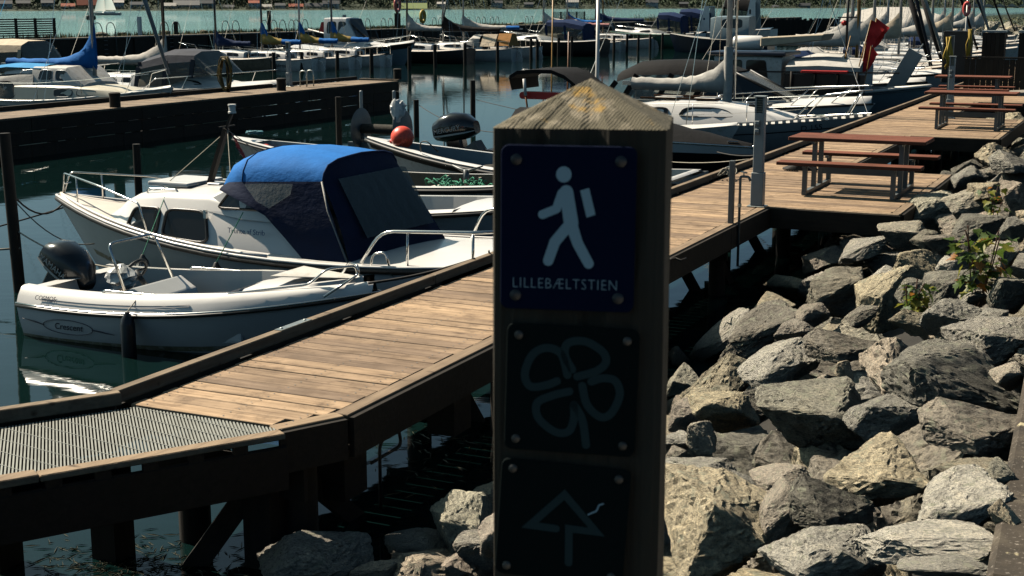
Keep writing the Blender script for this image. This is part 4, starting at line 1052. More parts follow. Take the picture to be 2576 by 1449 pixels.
ws = Boat.__new__(Boat); ws.t = cz.t
ws.cabin([(2.5, .85, 1.0, .77, 1.50), (3.38, .84, 1.02, .75, 1.50), (3.95, .78, 1.08, .68, 1.24)], M['gel'], 'windscreen_moulding', .05, .02)
ws.window([(3.06, .26), (3.76, .24), (3.56, .86), (3.28, .84)], M['glass'], M['blacktrim'], r=.2, fr=.016, name='windscreen_window')
hoops = [(3.66, .76, 1.40, 1.50), (3.56, .80, 1.44, 1.70), (3.35, .83, 1.46, 1.79), (3.0, .84, 1.48, 1.81), (2.6, .84, 1.50, 1.79), (2.25, .84, 1.52, 1.75)]
rings = []
for (x_, w_, z0, z1) in hoops:
    k = z1 - z0
    rings.append([V(x_, w_, z0), V(x_, w_ * .97, z0 + k * .35), V(x_, w_ * .86, z0 + k * .72), V(x_, w_ * .62, z0 + k * .93), V(x_, w_ * .3, z1), V(x_, 0, z1 + .01), V(x_, -w_ * .3, z1), V(x_, -w_ * .62, z0 + k * .93), V(x_, -w_ * .86, z0 + k * .72), V(x_, -w_ * .97, z0 + k * .35), V(x_, -w_, z0)])
MB().loft(rings, closed=False, cap0=True, cap1=False).build('canopy_top', M['blue'], cz.t, smooth=50)
lows = [(3.60, 1.36), (3.30, 1.24), (2.98, 1.10), (2.72, .86), (2.46, .64), (1.86, .64)]
for sd in (1, -1):
    sm = []
    for r_, (lx, lz) in zip(rings, lows):
        p = V(r_[0].x, sd * r_[0].y, r_[0].z); low = V(lx, sd * (.93 if lx > 2.6 else .97), lz)
        sm.append([p, p.lerp(low, .35) + V(0, sd * .02, 0), p.lerp(low, .7) + V(0, sd * .02, 0), low])
    MB().loft(sm, closed=False, cap0=False, cap1=False).build('side_curtain', M['curtain'], cz.t, smooth=50)
    w1 = [V(x_, sd * y_, z_) for x_, y_, z_ in ((3.28, .895, 1.44), (2.95, .905, 1.47), (2.60, .91, 1.48), (2.62, .935, 1.36), (2.9, .96, 1.19), (3.08, .945, 1.26))]
    MB().add(w1, [list(range(6))]).build('canopy_window', M['vinyl'], cz.t)
    MB().tube([V(2.25, sd * .85, 1.52), V(2.15, sd * .9, 1.2), V(1.86, sd * .98, .64)], .012, 5).build('canopy_seam', M['greycanvas'], cz.t, smooth=True)
B0 = [r_ for r_ in rings[-1]]; low = [V(1.84 - .24 * i / 10, lerp(.97, -.90, i / 10), .64) for i in range(11)]
MB().loft([B0, [p.lerp(q, .33) + V(-.03, 0, .0) for p, q in zip(B0, low)], [p.lerp(q, .66) + V(-.03, 0, .0) for p, q in zip(B0, low)], low], closed=False, cap0=False, cap1=False).build('back_curtain', M['curtain'], cz.t, smooth=50)
def bk_(f, g): a = B0[int(round(f * 10))]; return V(a.x, a.y, a.z if 0 else min(a.z, 1.62)).lerp(low[int(round(f * 10))], g) + V(-.085, 0, .02)
MB().loft([[bk_(f, .10), bk_(f, .4), bk_(f, .78)] for f in (.2, .3, .4, .5, .6, .7, .8, .9)], closed=False, cap0=False, cap1=False).build('canopy_window', M['dimvinyl'], cz.t)
MB().tube([p + V(-.008, 0, .006) for p in rings[-1]], .012, 5).build('canopy_seam', M['navycanvas'], cz.t, smooth=True); MB().tube([p + V(0, 0, .004) for p in rings[2]], .006, 5).build('canopy_seam', M['navycanvas'], cz.t, smooth=True)
MB().box(2.9, 3.1, -.7, .7, .7, 1.05).build('helm_console', M['cream'], cz.t, bev=.02); MB().tube([V(2.8, .35 + .15 * math.cos(t_), 1.15 + .15 * math.sin(t_)) for t_ in [2 * math.pi * k / 16 for k in range(16)]], .015, 6, True).build('steering_wheel', M['rubber'], cz.t)
MB().beam((4.45, 0, 1.26), (4.16, 0, 1.98), .075, .055).build('mast', M['darkwood'], cz.t); MB().lathe([(.05, 2.17), (.05, 2.19), (.042, 2.195), (.042, 2.255), (.05, 2.26), (.05, 2.28)], (4.06, 0, 0), 12).build('mast_lantern', M['whitepaint'], cz.t)
MB().beam((4.16, 0, 1.98), (4.06, 0, 2.17), .03, .03).box(4.14, 4.16, -.16, .16, 2.0, 2.015).build('mast_head', M['darkwood'], cz.t)
MB().tube([(4.14, 0, 1.96), (5.0, .3, 1.2)], .005, 4).tube([(4.14, 0, 1.96), (3.6, -.7, 1.3)], .005, 4).tube([(4.14, 0, 1.96), (3.6, .7, 1.3)], .005, 4).build('mast_stay', M['rope'], cz.t)
fl = MB(); fl.loft([[V(4.10 - .03 * i - .02 * math.sin(i * 1.7), .02 * math.sin(i * 2), 1.94 - .06 * i), V(4.00 - .028 * i, .02 * math.cos(i), 1.86 - .062 * i)] for i in range(6)], closed=False, cap0=False, cap1=False); fl.build('ensign', pm('red and white cloth', (.5, .06, .06), .8, var=.6, scale=9, dirt=(.7, .65, .6)), cz.t)
# pulpit, pushpit
for sd in (1, -1):
    rail(cz.t, [cz.sheer(.985, sd * .0 + sd, .08, .02), cz.sheer(.975, sd, .06, .34), cz.sheer(.86, sd, .08, .40), cz.sheer(.74, sd, .08, .36), cz.sheer(.72, sd, .08, .03)], .0125, name='pulpit_rail')
    rail(cz.t, [cz.sheer(.93, sd, .08, .02), cz.sheer(.93, sd, .08, .37)], .011, name='stanchion')
rail(cz.t, [cz.sheer(.975, 1, .06, .2), cz.sheer(.975, -1, .06, .2)], .01, name='pulpit_rail')
z_ = .67
rail(cz.t, [(1.65, 1.03, z_), (1.42, .98, z_ + .36), (.2, .93, z_ + .42), (-.08, .6, z_ + .42), (-.08, .25, z_ + .42), (-.02, .2, z_)], .02, name='pushpit_rail', rad=.16)
for x_ in (1.1, .3): rail(cz.t, [(x_, .97, z_), (x_, .955, z_ + .39)], .016, name='stanchion')
rail(cz.t, [(1.3, -1.0, z_), (1.1, -.96, z_ + .38), (.2, -.93, z_ + .42), (-.08, -.6, z_ + .42), (-.02, -.25, z_)], .02, name='pushpit_rail', rad=.16)
rail(cz.t, [(1.5, 1.1, z_ - .1), (1.46, 1.1, z_ + .12), (1.3, 1.1, z_ + .16), (1.22, 1.1, z_ - .1)], .014, name='boarding_handle', rad=.05)
for k in range(3): rail(cz.t, [(-.06 + k * .09, -.1 - k * .05, z_), (-.06 + k * .09, -.1 - k * .05, z_ + .16), (.12 + k * .09, -.1 - k * .05, z_ + .16), (.12 + k * .09, -.1 - k * .05, z_)], .01, rad=.08, name='stern_hoop')
lettering('Trunte af Strib', .088, M['bluetext'], cz.t, frame(V(3.26, .915, .89), (-1, 0, .0), (0, -.12, 1)), name='name_lettering')
W_ = lambda p: Vector((cz.t.location.x - p[0], cz.t.location.y - p[1], p[2]))
fender(W_((4.55, 1.20, .52)), .08, .32, 'white fender with grey cap under the cruiser, behind the small boat windscreen', M['fenderwhite'], W_((4.6, .66, 1.22)))
fender(W_((3.45, 1.25, .52)), .08, .32, 'white fender on green cord amidships of the cruiser', M['fenderwhite'], W_((3.28, .93, 1.12)))

# ---------------------------------------------------------------- open boats between the cruiser and the post
b6 = Boat('white_dinghy', 'bare white moulded boat behind the stern of the blue-canopied cruiser', -12.4, 17.15, 0, 5.6, 2.0, (.62, .66, .9), .3, .9, .45, 2.6, .5)
b6.hull(M['gel']); b6.rub(.025, M['rubber'], -.03); b6.deck(.72, .99, M['gel'], .06, .01); b6.cockpit(.02, .73, .16, .2, M['gel'], M['gel'], .03, .01, floor=M['pinkgel'])
MB().box(3.1, 3.9, -.82, -.3, .21, .5).build('seat_box', M['gel'], b6.t, bev=.02); MB().prism([(3.9, .2, .22), (4.2, .2, .22), (4.3, .2, .62), (3.9, .2, .5)], (0, .6, 0)).build('console', M['greysteel'], b6.t, bev=.02)
for k in range(3): MB().lathe([(.035, 0), (.045, .18)], (3.35 + k * .17, .62, .3), 10).build('cup_holder', M['gel2'], b6.t)
MB().beam((4.05, .5, .62), (4.25, .82, .9), .02, .02).build('strut', M['rubber'], b6.t)
b5 = Boat('work_dinghy', 'open white work boat with a heap of green rope, left of the marker post', -13.6, 20.15, 0, 6.6, 2.0, (.66, .64, .92), .3, .9, .45, 2.6, .5)
b5.hull(M['gel2']); b5.rub(.035, M['rubber'], -.045); b5.deck(.8, .99, M['gel2'], .05, .01); b5.cockpit(.02, .81, .12, .16, M['gel'], M['brownfloor'], .01, .012, floor=M['brownfloor'])
MB().box(2.8, 4.15, -.84, .1, .52, .56).build('thwart', M['pinkgel'], b5.t, bev=.01); MB().prism([(4.5, -.86, .5), (5.6, -.7, .5), (5.6, .1, .62), (4.9, .1, .62)], (0, 0, .04)).build('thwart', M['gel'], b5.t)
for k in range(6): MB().box(2.6 + k * .62, 2.64 + k * .62, .80, .86, .2, .62).build('rib', M['cream'], b5.t)
rp = MB(); g_ = random.Random(9)
for k in range(26):
    c = V(3.45 + g_.gauss(0, .28), -.42 + g_.gauss(0, .13), .6 + abs(g_.gauss(0, .05))); r_ = g_.uniform(.06, .16); a0 = g_.uniform(0, 6.3); ti = g_.uniform(-.5, .5)
    rp.tube([c + V(r_ * math.cos(a0 + t_), r_ * .7 * math.sin(a0 + t_), .05 * math.sin(a0 + t_ * 2) + ti * r_ * math.sin(t_)) for t_ in [i * .45 for i in range(13)]], .011, 5)
ro = rp.build('rope_heap', M['greenrope'], smooth=True); ro.location = b5.t.location; tag(ro, 'tangled heap of bright green rope on the thwart of the work boat', 'rope')
an = MB().tube([(3.45, -.1, .58), (3.45, -.1, .86)], .05, 6).tube([(3.2, -.1, .92), (3.4, -.1, .84), (3.5, -.1, .84), (3.75, -.1, .93)], [.012, .03, .03, .012], 6).build('folding_anchor', M['greysteel'], smooth=True); an.location = b5.t.location; tag(an, 'small dark grapnel anchor standing behind the green rope heap', 'anchor')
b4 = Boat('fishing_dinghy', 'open white fishing boat with an orange ball buoy in its bow', -7.2, 22.8, math.pi, 6.5, 2.1, (.6, .62, 1.02), .3, .86, .42, 2.2, .6)
b4.hull(M['gel2']); b4.rub(.035, M['rubber'], -.05); b4.band(.84, .96, M['darkwood'], 'rubbing_strake', .2, .99, .012); b4.deck(.93, .99, M['gel'], .02, .012); b4.cockpit(.02, .94, .16, .22, M['gel'], M['bluehull'], .02, .012, floor=M['brownfloor'])
MB().box(1.0, 1.7, -.85, .85, .4, .44).build('thwart', M['cream'], b4.t)
nt_ = MB(); g_ = random.Random(2)
for k in range(12): nt_.ball((3.2 + g_.uniform(-.6, .8), g_.uniform(-.5, .5), .34 + g_.uniform(0, .12)), g_.uniform(.18, .3), 10, 6, (1.3, 1, .6))
no = nt_.build('net_heap', M['net'], smooth=True); no.location = b4.t.location; no.rotation_euler = (0, 0, math.pi); tag(no, 'dark heap of fishing net inside the boat with the orange buoy', 'net')
c = QY(1012, 346, 22.6); bu = thing('ball_buoy', 'round bright orange ball buoy in the bow of the fishing boat', 'buoy', c)
MB().ball((0, 0, 0), .215, 24, 16).build('body', M['orange'], bu, smooth=True); MB().lathe([(.05, .0), (.05, .07), (.03, .09)], n=10, M=Matrix.Rotation(R(-110), 4, 'Y'), c=(-.17, 0, -.07)).build('neck', M['redplastic'], bu, smooth=True)
MB().beam((1.05, .75, .44), (1.05, .75, .98), .06, .06).build('bollard', M['cream'], b4.t); hb = MB().box(-.12, .12, -.1, .1, 0, .16).build('wooden_reel', M['orangecanvas'], bev=.03); hb.location = V(-8.25, 22.05, 1.0); tag(hb, 'small orange-brown wooden reel on the fishing boat beside the post', 'reel')
rail(b4.t, [(2.1, 1.0, .62), (1.9, 1.0, .86), (.9, .96, .86), (.8, .96, .6)], .014, name='side_rail')
rail(b4.t, [V(4.95, .62, .86), V(4.9, .72, 1.05), V(4.75, .76, 1.08), V(4.5, .8, .9)], .012, M['rubber'], name='line_guide')
b3 = Boat('rowing_boat', 'low open white boat beyond the blue canopy with blue rope at its bow', -13.3, 25.3, math.pi, 5.3, 1.7, (.42, .40, .62), .25, .8, .42, 2.2, .5)
b3.hull(M['gel2']); b3.rub(.025, M['rubber'], -.05); b3.deck(.86, .99, M['gel'], .03, .01); b3.cockpit(.03, .87, .12, .16, M['gel'], M['gel2'], .01, .01, floor=M['floor'])
MB().box(1.4, 1.7, -.7, .7, .3, .33).build('thwart', M['cream'], b3.t)
rp = MB(); g_ = random.Random(5)
for k in range(8): rp.tube([V(.17 * math.cos(t_) + g_.gauss(0, .02), .12 * math.sin(t_) + g_.gauss(0, .02), .05 + .06 * abs(math.sin(t_ + k))) for t_ in [i * .5 for i in range(14)]], .013, 5)
ro = rp.build('rope_coil', M['bluerope'], smooth=True); ro.location = QY(640, 343, 25.2); tag(ro, 'coil of blue-green rope on the bow of the low open boat', 'rope')
c = QY(668, 376, 25.1); fe = MB().ball((0, 0, 0), .14, 16, 10, (1.1, 1, .9)).build('red_float', M['orange'], smooth=True); fe.location = c; tag(fe, 'dull red round float just left above the blue canopy', 'float')
# net drum on posts
c = QY(905, 392, 24.6); dr = thing('net_drum', 'net hauling drum with two big flanges on a steel frame, left of the orange buoy', 'net drum', (c.x, 24.6, 0))
for x_, l_ in ((.05, 0), (1.02, 1)):
    Mr = Matrix.Translation((x_, 0, 1.0)) @ Matrix.Rotation(math.pi / 2, 4, 'Y')
    MB().lathe([(.06, -.012), (.40, -.012), (.42, 0), (.40, .012), (.06, .012)], n=28, M=Mr).build('flange', M['greysteel'], dr, smooth=40)
MB().lathe([(.10, .05), (.10, 1.0)], n=14, M=Matrix.Translation((.03, 0, 1.0)) @ Matrix.Rotation(math.pi / 2, 4, 'Y')).build('barrel', M['net'], dr, smooth=40)
MB().box(-.25, 1.15, -.05, .05, .58, .72).build('frame_beam', M['greysteel'], dr); MB().beam((.5, 0, .3), (.5, 0, .58), .1, .1).build('pedestal', M['greysteel'], dr)
for x_ in (.12, .98): MB().beam((x_, .02, .72), (x_ - .06, .02, 1.0), .05, .05).build('bearing_arm', M['greysteel'], dr)
for px in (908, 991):
    c2 = QY(px, 228, 25.0); MB().beam(V(c2.x - c.x, .4, .6), V(c2.x - c.x, .4, c2.z), .07, .05).build('stern_post', M['lampgrey'], dr, bev=.01)
bg_ = MB(); g_ = random.Random(12); rings = []
for i in range(8):
    v_ = i / 7; rings.append([V((.05 + .13 * math.sin(math.pi * v_ ** .7)) * math.cos(a) * (1 + .3 * g_.uniform(-1, 1)), .09 * math.sin(a), .32 - .4 * v_ + .05 * g_.uniform(-1, 1)) for a in [2 * math.pi * k / 12 for k in range(12)]])
bo = bg_.loft(rings).build('plastic_sack', M['plasticbag']); bo.location = QY(1000, 292, 24.4); tag(bo, 'white plastic sack tied to the net drum', 'bag')
# big black outboard on a boat behind the fishing boat
mb = Boat('skiff', 'dark low skiff behind the orange buoy carrying a big black outboard', -13.2, 27.6, 0, 4.2, 1.7, (.42, .45, .6), .25, .9)
mb.hull(M['blackhull']); mb.cockpit(.02, .95, .12, .15, M['blackhull'], M['greyhull'], .01, .01)
c = QY(1140, 350, 27.6)
outboard(mb.t, c.x + 13.2 + .05, 0, .62, 1.75, M['blackplastic'], 'MERCURY', M['paletext'], R(-12), -1)

# ---------------------------------------------------------------- right of the post
tb = Boat('covered_speedboat', 'low speedboat under a black tarpaulin moored right of the marker post', -12.6, 27.5, 0, 5.35, 2.0, (.8, .82, .66), .3, .88, .4, 2.2, .7)
tb.hull(M['blackhull']); tb.band(.80, .98, M['gel'], 'white_side_band', 0, .995, .01); tb.rub(.02, M['steel'], .0)
rings = []
for u in tb.us(14, 0, .97):
    h_ = (.5 if u < .5 else lerp(.5, .04, ((u - .5) / .47) ** .8)) * (1 + .06 * math.sin(u * 40)); z = tb.sz(u) + .02; w_ = tb.b(u) - .03; x_ = tb.x(u)
    rings.append([V(x_, w_, z), V(x_, w_ * .7, z + h_ * .55), V(x_, w_ * .3, z + h_ * .92), V(x_, 0, z + h_), V(x_, -w_ * .3, z + h_ * .92), V(x_, -w_ * .7, z + h_ * .5), V(x_, -w_, z)])
MB().loft(rings, closed=False, cap0=True, cap1=True).build('tarpaulin', M['blackcanvas'], tb.t, smooth=50)
MB().tube([tb.sheer(.9, -1, .1, .02), tb.sheer(.9, -1, .1, .08), tb.sheer(.93, -1, .1, .08)], .015, 6).build('cleat', M['steel'], tb.t)

def sail_cover(parent, x0, z0, ln, mat, hmast=.9, fall=.28, wid=.13, droop=.0, mat2=None, split=.5, name='sail_cover', dirn=-1, seed=1, end=.14):
    """canvas over the stowed mainsail: rises up the mast at x0, tapers along the boom"""
    g = random.Random(seed); N = 22
    def ring(i):
        f = i / N; x_ = x0 + dirn * ln * f; h_ = end + (hmast - end) * math.exp(-f / fall) + .02 * g.uniform(-1, 1); z = z0 - droop * f; w_ = wid * (1 - .45 * f) * (1 + .2 * g.uniform(-1, 1))
        ws = .35 + .65 * min(1, f * 5)
        return [V(x_, w_ * ws * c_, z + q * h_ if q > 0 else z + q * .16) for c_, q in ((0, 1), (.5, .8), (.8, .45), (1, .15), (.7, -.35), (0, -.8), (-.7, -.35), (-1, .15), (-.8, .45), (-.5, .8))]
    R_ = [ring(i) for i in range(N + 1)]
    k = int(N * split) if mat2 else N
    o = MB().loft(R_[:k + 1]).build(name, mat, parent, smooth=60)
    if mat2: MB().loft(R_[k:]).build(name, mat2, parent, smooth=60)
    return o

# ---- near white sloop with grey boom cover
sl_ = Boat('sloop', 'white sloop with grey boom cover and perforated toe rail right of the marker post', -13.75, 33.0, 0, 7.7, 2.6, (.62, .62, .95), .45, .62, .42, 1.9, .9, cat='sailboat')
sl_.hull(M['greyhull']); sl_.deck(.0, .99, M['gel2'], .06, .008)
sl_.band(.80, .825, M['blacktrim'], 'cove_stripe', .05, .99, .004)
tr_ = MB()
for sd in (1, -1):
    us_ = [lerp(.1, .99, i / 46) for i in range(47)]
    for i in range(46):
        if i % 1 == 0:
            p, q = sl_.sheer(us_[i], sd, .02, .0), sl_.sheer(lerp(us_[i], us_[i + 1], .5), sd, .02, 0); tr_.beam(p + V(0, 0, .035), q + V(0, 0, .035), .02, .05)
    tr_.tube([sl_.sheer(u, sd, .02, .075) for u in us_], .014, 5)
tr_.build('perforated_toe_rail', M['alu'], sl_.t)
sl_.cabin([(1.6, .78, .62, .66, 1.0), (2.6, .86, .63, .7, 1.16), (4.0, .84, .66, .66, 1.18), (5.0, .7, .72, .5, 1.06), (5.9, .42, .8, .22, .88)], M['gel'])
for q in (((2.0, .35), (2.9, .35), (2.9, .8), (2.05, .78)), ((3.15, .38), (4.6, .4), (4.3, .8), (3.3, .82))): sl_.window(q, M['glass'], M['blacktrim'], r=.3)
for x_ in (2.4, 3.4): MB().box(x_, x_ + .55, -.3, .3, 1.235, 1.28).build('hatch', M['gel2'], sl_.t, bev=.015)
MB().box(4.75, 5.2, -.26, .26, 1.1, 1.15).build('hatch', M['smoke'], sl_.t, bev=.01)
for sd in (1, -1): MB().beam((2.1, sd * .5, 1.26), (4.1, sd * .5, 1.26), .03, .04).build('handrail', M['teak'], sl_.t)
mx_ = 4.15
MB().tube([(mx_, 0, 1.2), (mx_, 0, 10.2)], .072, 12).build('mast', M['mastwhite'], sl_.t, smooth=True); MB().tube([(mx_ + .16, .05, 1.25), (mx_ + .16, .05, 10)], .03, 8).build('furled_halyard_spar', M['alu'], sl_.t, smooth=True)
MB().beam((mx_ - .1, 0, 1.55), (mx_ - 2.7, 0, 1.58), .08, .1).build('boom', M['alu'], sl_.t)
sail_cover(sl_.t, mx_ + .1, 1.52, 2.55, M['greycanvas'], .98, .17, .2, -.03, end=.17)
MB().loft([[V(mx_ + .11 * math.cos(a), .13 * math.sin(a), z_) for a in [2 * math.pi * k / 12 for k in range(12)]] for z_ in (1.2, 1.5, 1.9, 2.3, 2.5)]).build('mast_boot', M['greycanvas'], sl_.t, smooth=60)
for sd in (1, -1):
    MB().tube([sl_.sheer(.5, sd, .06, .05), (mx_, 0, 9.8)], .007, 4).tube([sl_.sheer(.44, sd, .06, .05), (mx_, 0, 5.6)], .007, 4).build('shroud', M['steel'], sl_.t)
    for u in (.18, .34, .52, .68): rail(sl_.t, [sl_.sheer(u, sd, .06, .04), sl_.sheer(u, sd, .06, .56)], .011, name='stanchion')
    for dz in (.3, .55): MB().tube([sl_.sheer(u, sd, .06, dz) for u in (.05, .18, .34, .52, .68, .84)], .005, 4).build('lifeline', M['steel'], sl_.t)
    rail(sl_.t, [sl_.sheer(.80, sd, .06, .04), sl_.sheer(.86, sd, .07, .56), sl_.sheer(.985, sd, .05, .62), sl_.sheer(.99, -sd, .05, .62)], .016, name='pulpit')
    rail(sl_.t, [sl_.sheer(.93, sd, .05, .04), sl_.sheer(.965, sd, .05, .6)], .015, name='pulpit')
MB().tube([(7.55, 0, .95), (mx_, 0, 9.6)], .008, 4).build('forestay', M['steel'], sl_.t); MB().tube([(.1, 0, .7), (mx_, 0, 10.1)], .007, 4).build('backstay', M['steel'], sl_.t)
lettering('D 155', .2, M['darktext'], sl_.t, on_side(sl_, .86, .86, -1, .012), name='sail_number')
fender(sl_.t.location + V(3.55, -1.34, .62), .075, .34, 'white fender hanging on the near side of the sloop', M['fenderwhite'], sl_.t.location + V(3.55, -1.24, 1.1), M['fenderwhite'])
MB().box(.05, .5, -.06, .06, 1.35, 1.5).build('boom_gallows', M['rubber'], sl_.t)

# ---- motor cruiser with black folding hood behind it
mc = Boat('hooded_motorboat', 'white motorboat with bow rail and black hood behind the sloop', -14.6, 37.0, 0, 7.8, 2.6, (.8, .8, .98), .35, .9, .42, 2.3, .8)
mc.hull(M['gel']); mc.band(.45, .72, M['navy'], 'dark_side_band', 0, .97, .006); mc.rub(.022, M['rubber'], -.02); mc.deck(.42, .99, M['gel'], .18, .01, name='foredeck'); mc.cockpit(.02, .43, .18, .4, M['gel'], M['gel2'], .03, .01, floor=M['floor'])
scr = [(5.7, .55, 1.02), (4.25, .86, 1.72)]
MB().add([V(5.7, .5, 1.04), V(4.25, .7, 1.72), V(4.25, -.7, 1.72), V(5.7, -.5, 1.04)], [(0, 1, 2, 3)]).build('windscreen', M['vinyl'], mc.t)
for sd in (1, -1):
    MB().tube([V(5.72, sd * .52, 1.03), V(4.25, sd * .74, 1.73)], .035, 6).build('windscreen_frame', M['blacktrim'], mc.t, smooth=True)
    MB().add([V(5.6, sd * .56, 1.03), V(4.25, sd * .76, 1.7), V(3.4, sd * .96, 1.5), V(3.2, sd * 1.06, .96), V(4.6, sd * .86, .98)], [(0, 1, 2, 3, 4)]).build('side_window', M['glass'], mc.t)
    MB().tube([V(5.6, sd * .58, 1.0), V(4.6, sd * .89, .97), V(3.2, sd * 1.08, .95)], .03, 6).build('side_trim', M['gel'], mc.t, smooth=True)
hood = [(4.25, .80, 1.2, 1.75), (3.6, .98, 1.0, 1.95), (2.6, 1.04, .95, 2.02), (1.6, 1.05, .92, 1.98), (1.0, 1.02, .9, 1.7)]
rings = [[V(x_, w_, z0 + .66 * (z1 - z0)), V(x_, w_ * .9, z0 + .88 * (z1 - z0)), V(x_, w_ * .6, z1), V(x_, -w_ * .6, z1), V(x_, -w_ * .9, z0 + .88 * (z1 - z0)), V(x_, -w_, z0 + .66 * (z1 - z0))] for x_, w_, z0, z1 in hood]
MB().loft(rings, closed=False, cap0=False, cap1=False).build('hood_top', M['blackcanvas'], mc.t, smooth=50)
for sd in (1, -1):
    MB().loft([[V(x_, sd * w_, z0 + .66 * (z1 - z0)), V(x_ - .35, sd * (w_ + .03), z0)] for x_, w_, z0, z1 in hood], closed=False, cap0=False, cap1=False).build('hood_window', M['vinyl'], mc.t)
    for x_, w_, z0, z1 in hood[1:]: MB().beam((x_, sd * (w_ + .01), z0 + .68 * (z1 - z0)), (x_ - .42, sd * (w_ + .045), z0), .14, .02, (0, 1, 0)).build('hood_strap', M['blackcanvas'], mc.t)
for sd in (1, -1):
    rail(mc.t, [mc.sheer(.5, sd, .1, .02), mc.sheer(.55, sd, .12, .36), mc.sheer(.8, sd, .1, .44), mc.sheer(.985, sd, .02, .46), mc.sheer(.99, -sd, .02, .46)], .016, name='bow_rail', rad=.1)
    for u in (.66, .82, .93): rail(mc.t, [mc.sheer(u - .05, sd, .1, .02), mc.sheer(u, sd, .1, .42)], .014, name='stanchion')
fender(mc.t.location + V(4.6, -1.32, .78), .08, .34, 'white teardrop fender beside the bow of the hooded motorboat', M['fenderwhite'], mc.t.location + V(4.6, -1.15, 1.15), M['fenderwhite'])

# ---- fishing cutter with wheelhouse
fc = Boat('fishing_cutter', 'fishing boat with white wheelhouse, grey tarpaulin shelter and red marker flags', -15.6, 44.0, 0, 9.2, 3.0, (.8, .7, 1.1), .6, .8, .45, 2.1, .8, cat='fishing boat')
fc.hull(M['bluehull']); fc.rub(.05, M['gel2'], 0); fc.deck(0, .99, M['floor'], .05, -.1)
wh = Boat.__new__(Boat); wh.t = fc.t
wh.cabin([(2.6, .95, .6, .9, 1.93), (4.3, .95, .6, .9, 1.93), (4.75, .9, .6, .86, 1.9)], M['gel2'], 'wheelhouse', .05, .04)
for q in (((2.75, .42), (3.5, .42), (3.5, .9), (2.75, .9)), ((3.65, .42), (4.35, .42), (4.25, .9), (3.65, .9))): wh.window(q, M['glass'], M['blacktrim'], r=.12)
MB().box(2.4, 4.9, -1.02, 1.02, 1.94, 2.06).build('wheelhouse_roof', M['navy'], fc.t, bev=.03)
lr = MB().lathe([(.02, -.48), (.2, -.46), (.23, -.4), (.23, .4), (.2, .46), (.02, .48)], n=16, M=Matrix.Translation((3.55, -.4, 2.32)) @ Matrix.Rotation(math.pi / 2, 4, 'Y')).build('liferaft_canister', M['gel'], smooth=40); lr.location = fc.t.location; tag(lr, 'white liferaft canister on the wheelhouse roof of the fishing boat', 'liferaft')
MB().tube([V(3.35, .7, 1.35), V(3.35, .7, 1.36)], .01, 4).build('hook', M['steel'], fc.t)
MB().tube([V(3.1 + .14 * math.cos(t_), -.975, 1.28 + .14 * math.sin(t_)) for t_ in [2 * math.pi * k / 18 for k in range(18)]], .025, 6, True).build('ring', M['greenhull'], fc.t)
MB().prism([(4.0, -.7, 2.2), (5.9, -.7, 2.42), (6.0, -.7, 2.62), (4.0, -.7, 2.5)], (0, 1.5, 0)).build('roof_box', M['creamcanvas'], fc.t, bev=.03)
st_ = [(4.95, 1.1, .9, 1.15, 1.75), (6.0, 1.12, .9, 1.2, 1.8), (7.2, 1.05, .9, 1.1, 1.75)]
rings = [[V(x_, w_, z0), V(x_, wt, z1 - .12), V(x_, wt * .6, z1 + .06), V(x_, 0, z1 + .12), V(x_, -wt * .6, z1 + .06), V(x_, -wt, z1 - .12), V(x_, -w_, z0)] for x_, w_, z0, wt, z1 in st_]
MB().loft(rings, closed=False).build('tarpaulin_shelter', M['greycanvas'], fc.t, smooth=40)
MB().box(4.95, 7.4, -1.3, -1.18, .75, 1.42).build('net_pound', M['blackhull'], fc.t)
for x_ in (5.2, 5.9, 6.6, 7.2): MB().tube([(x_, -1.38, .6), (x_, -1.38, 1.5)], .04, 8).build('pound_post', M['darkwood'], fc.t, smooth=True)
MB().box(5.5, 6.9, -1.45, -1.2, 1.46, 1.54).build('red_board', M['redplastic'], fc.t, bev=.01); MB().beam((3.0, -1.2, 1.46), (8.4, -1.2, 1.5), .04, .05).build('bulwark_rail', M['blackhull'], fc.t)
MB().tube([(6.6, -.3, .8), (6.6, -.3, 4.6)], .04, 8).build('derrick_mast', M['mastdark'], fc.t, smooth=True); MB().box(6.3, 6.9, -.33, -.27, 3.1, 3.14).build('crosstree', M['mastdark'], fc.t); MB().ball((6.5, -.3, 2.95), .09, 8, 6).build('mast_light', M['redplastic'], fc.t)
MB().lathe([(.02, 0), (.3, .02), (.34, .12), (.28, .3), (.02, .34)], (6.6, -.3, 4.0), 12).build('radar_dome', M['blackhull'], fc.t, smooth=40)
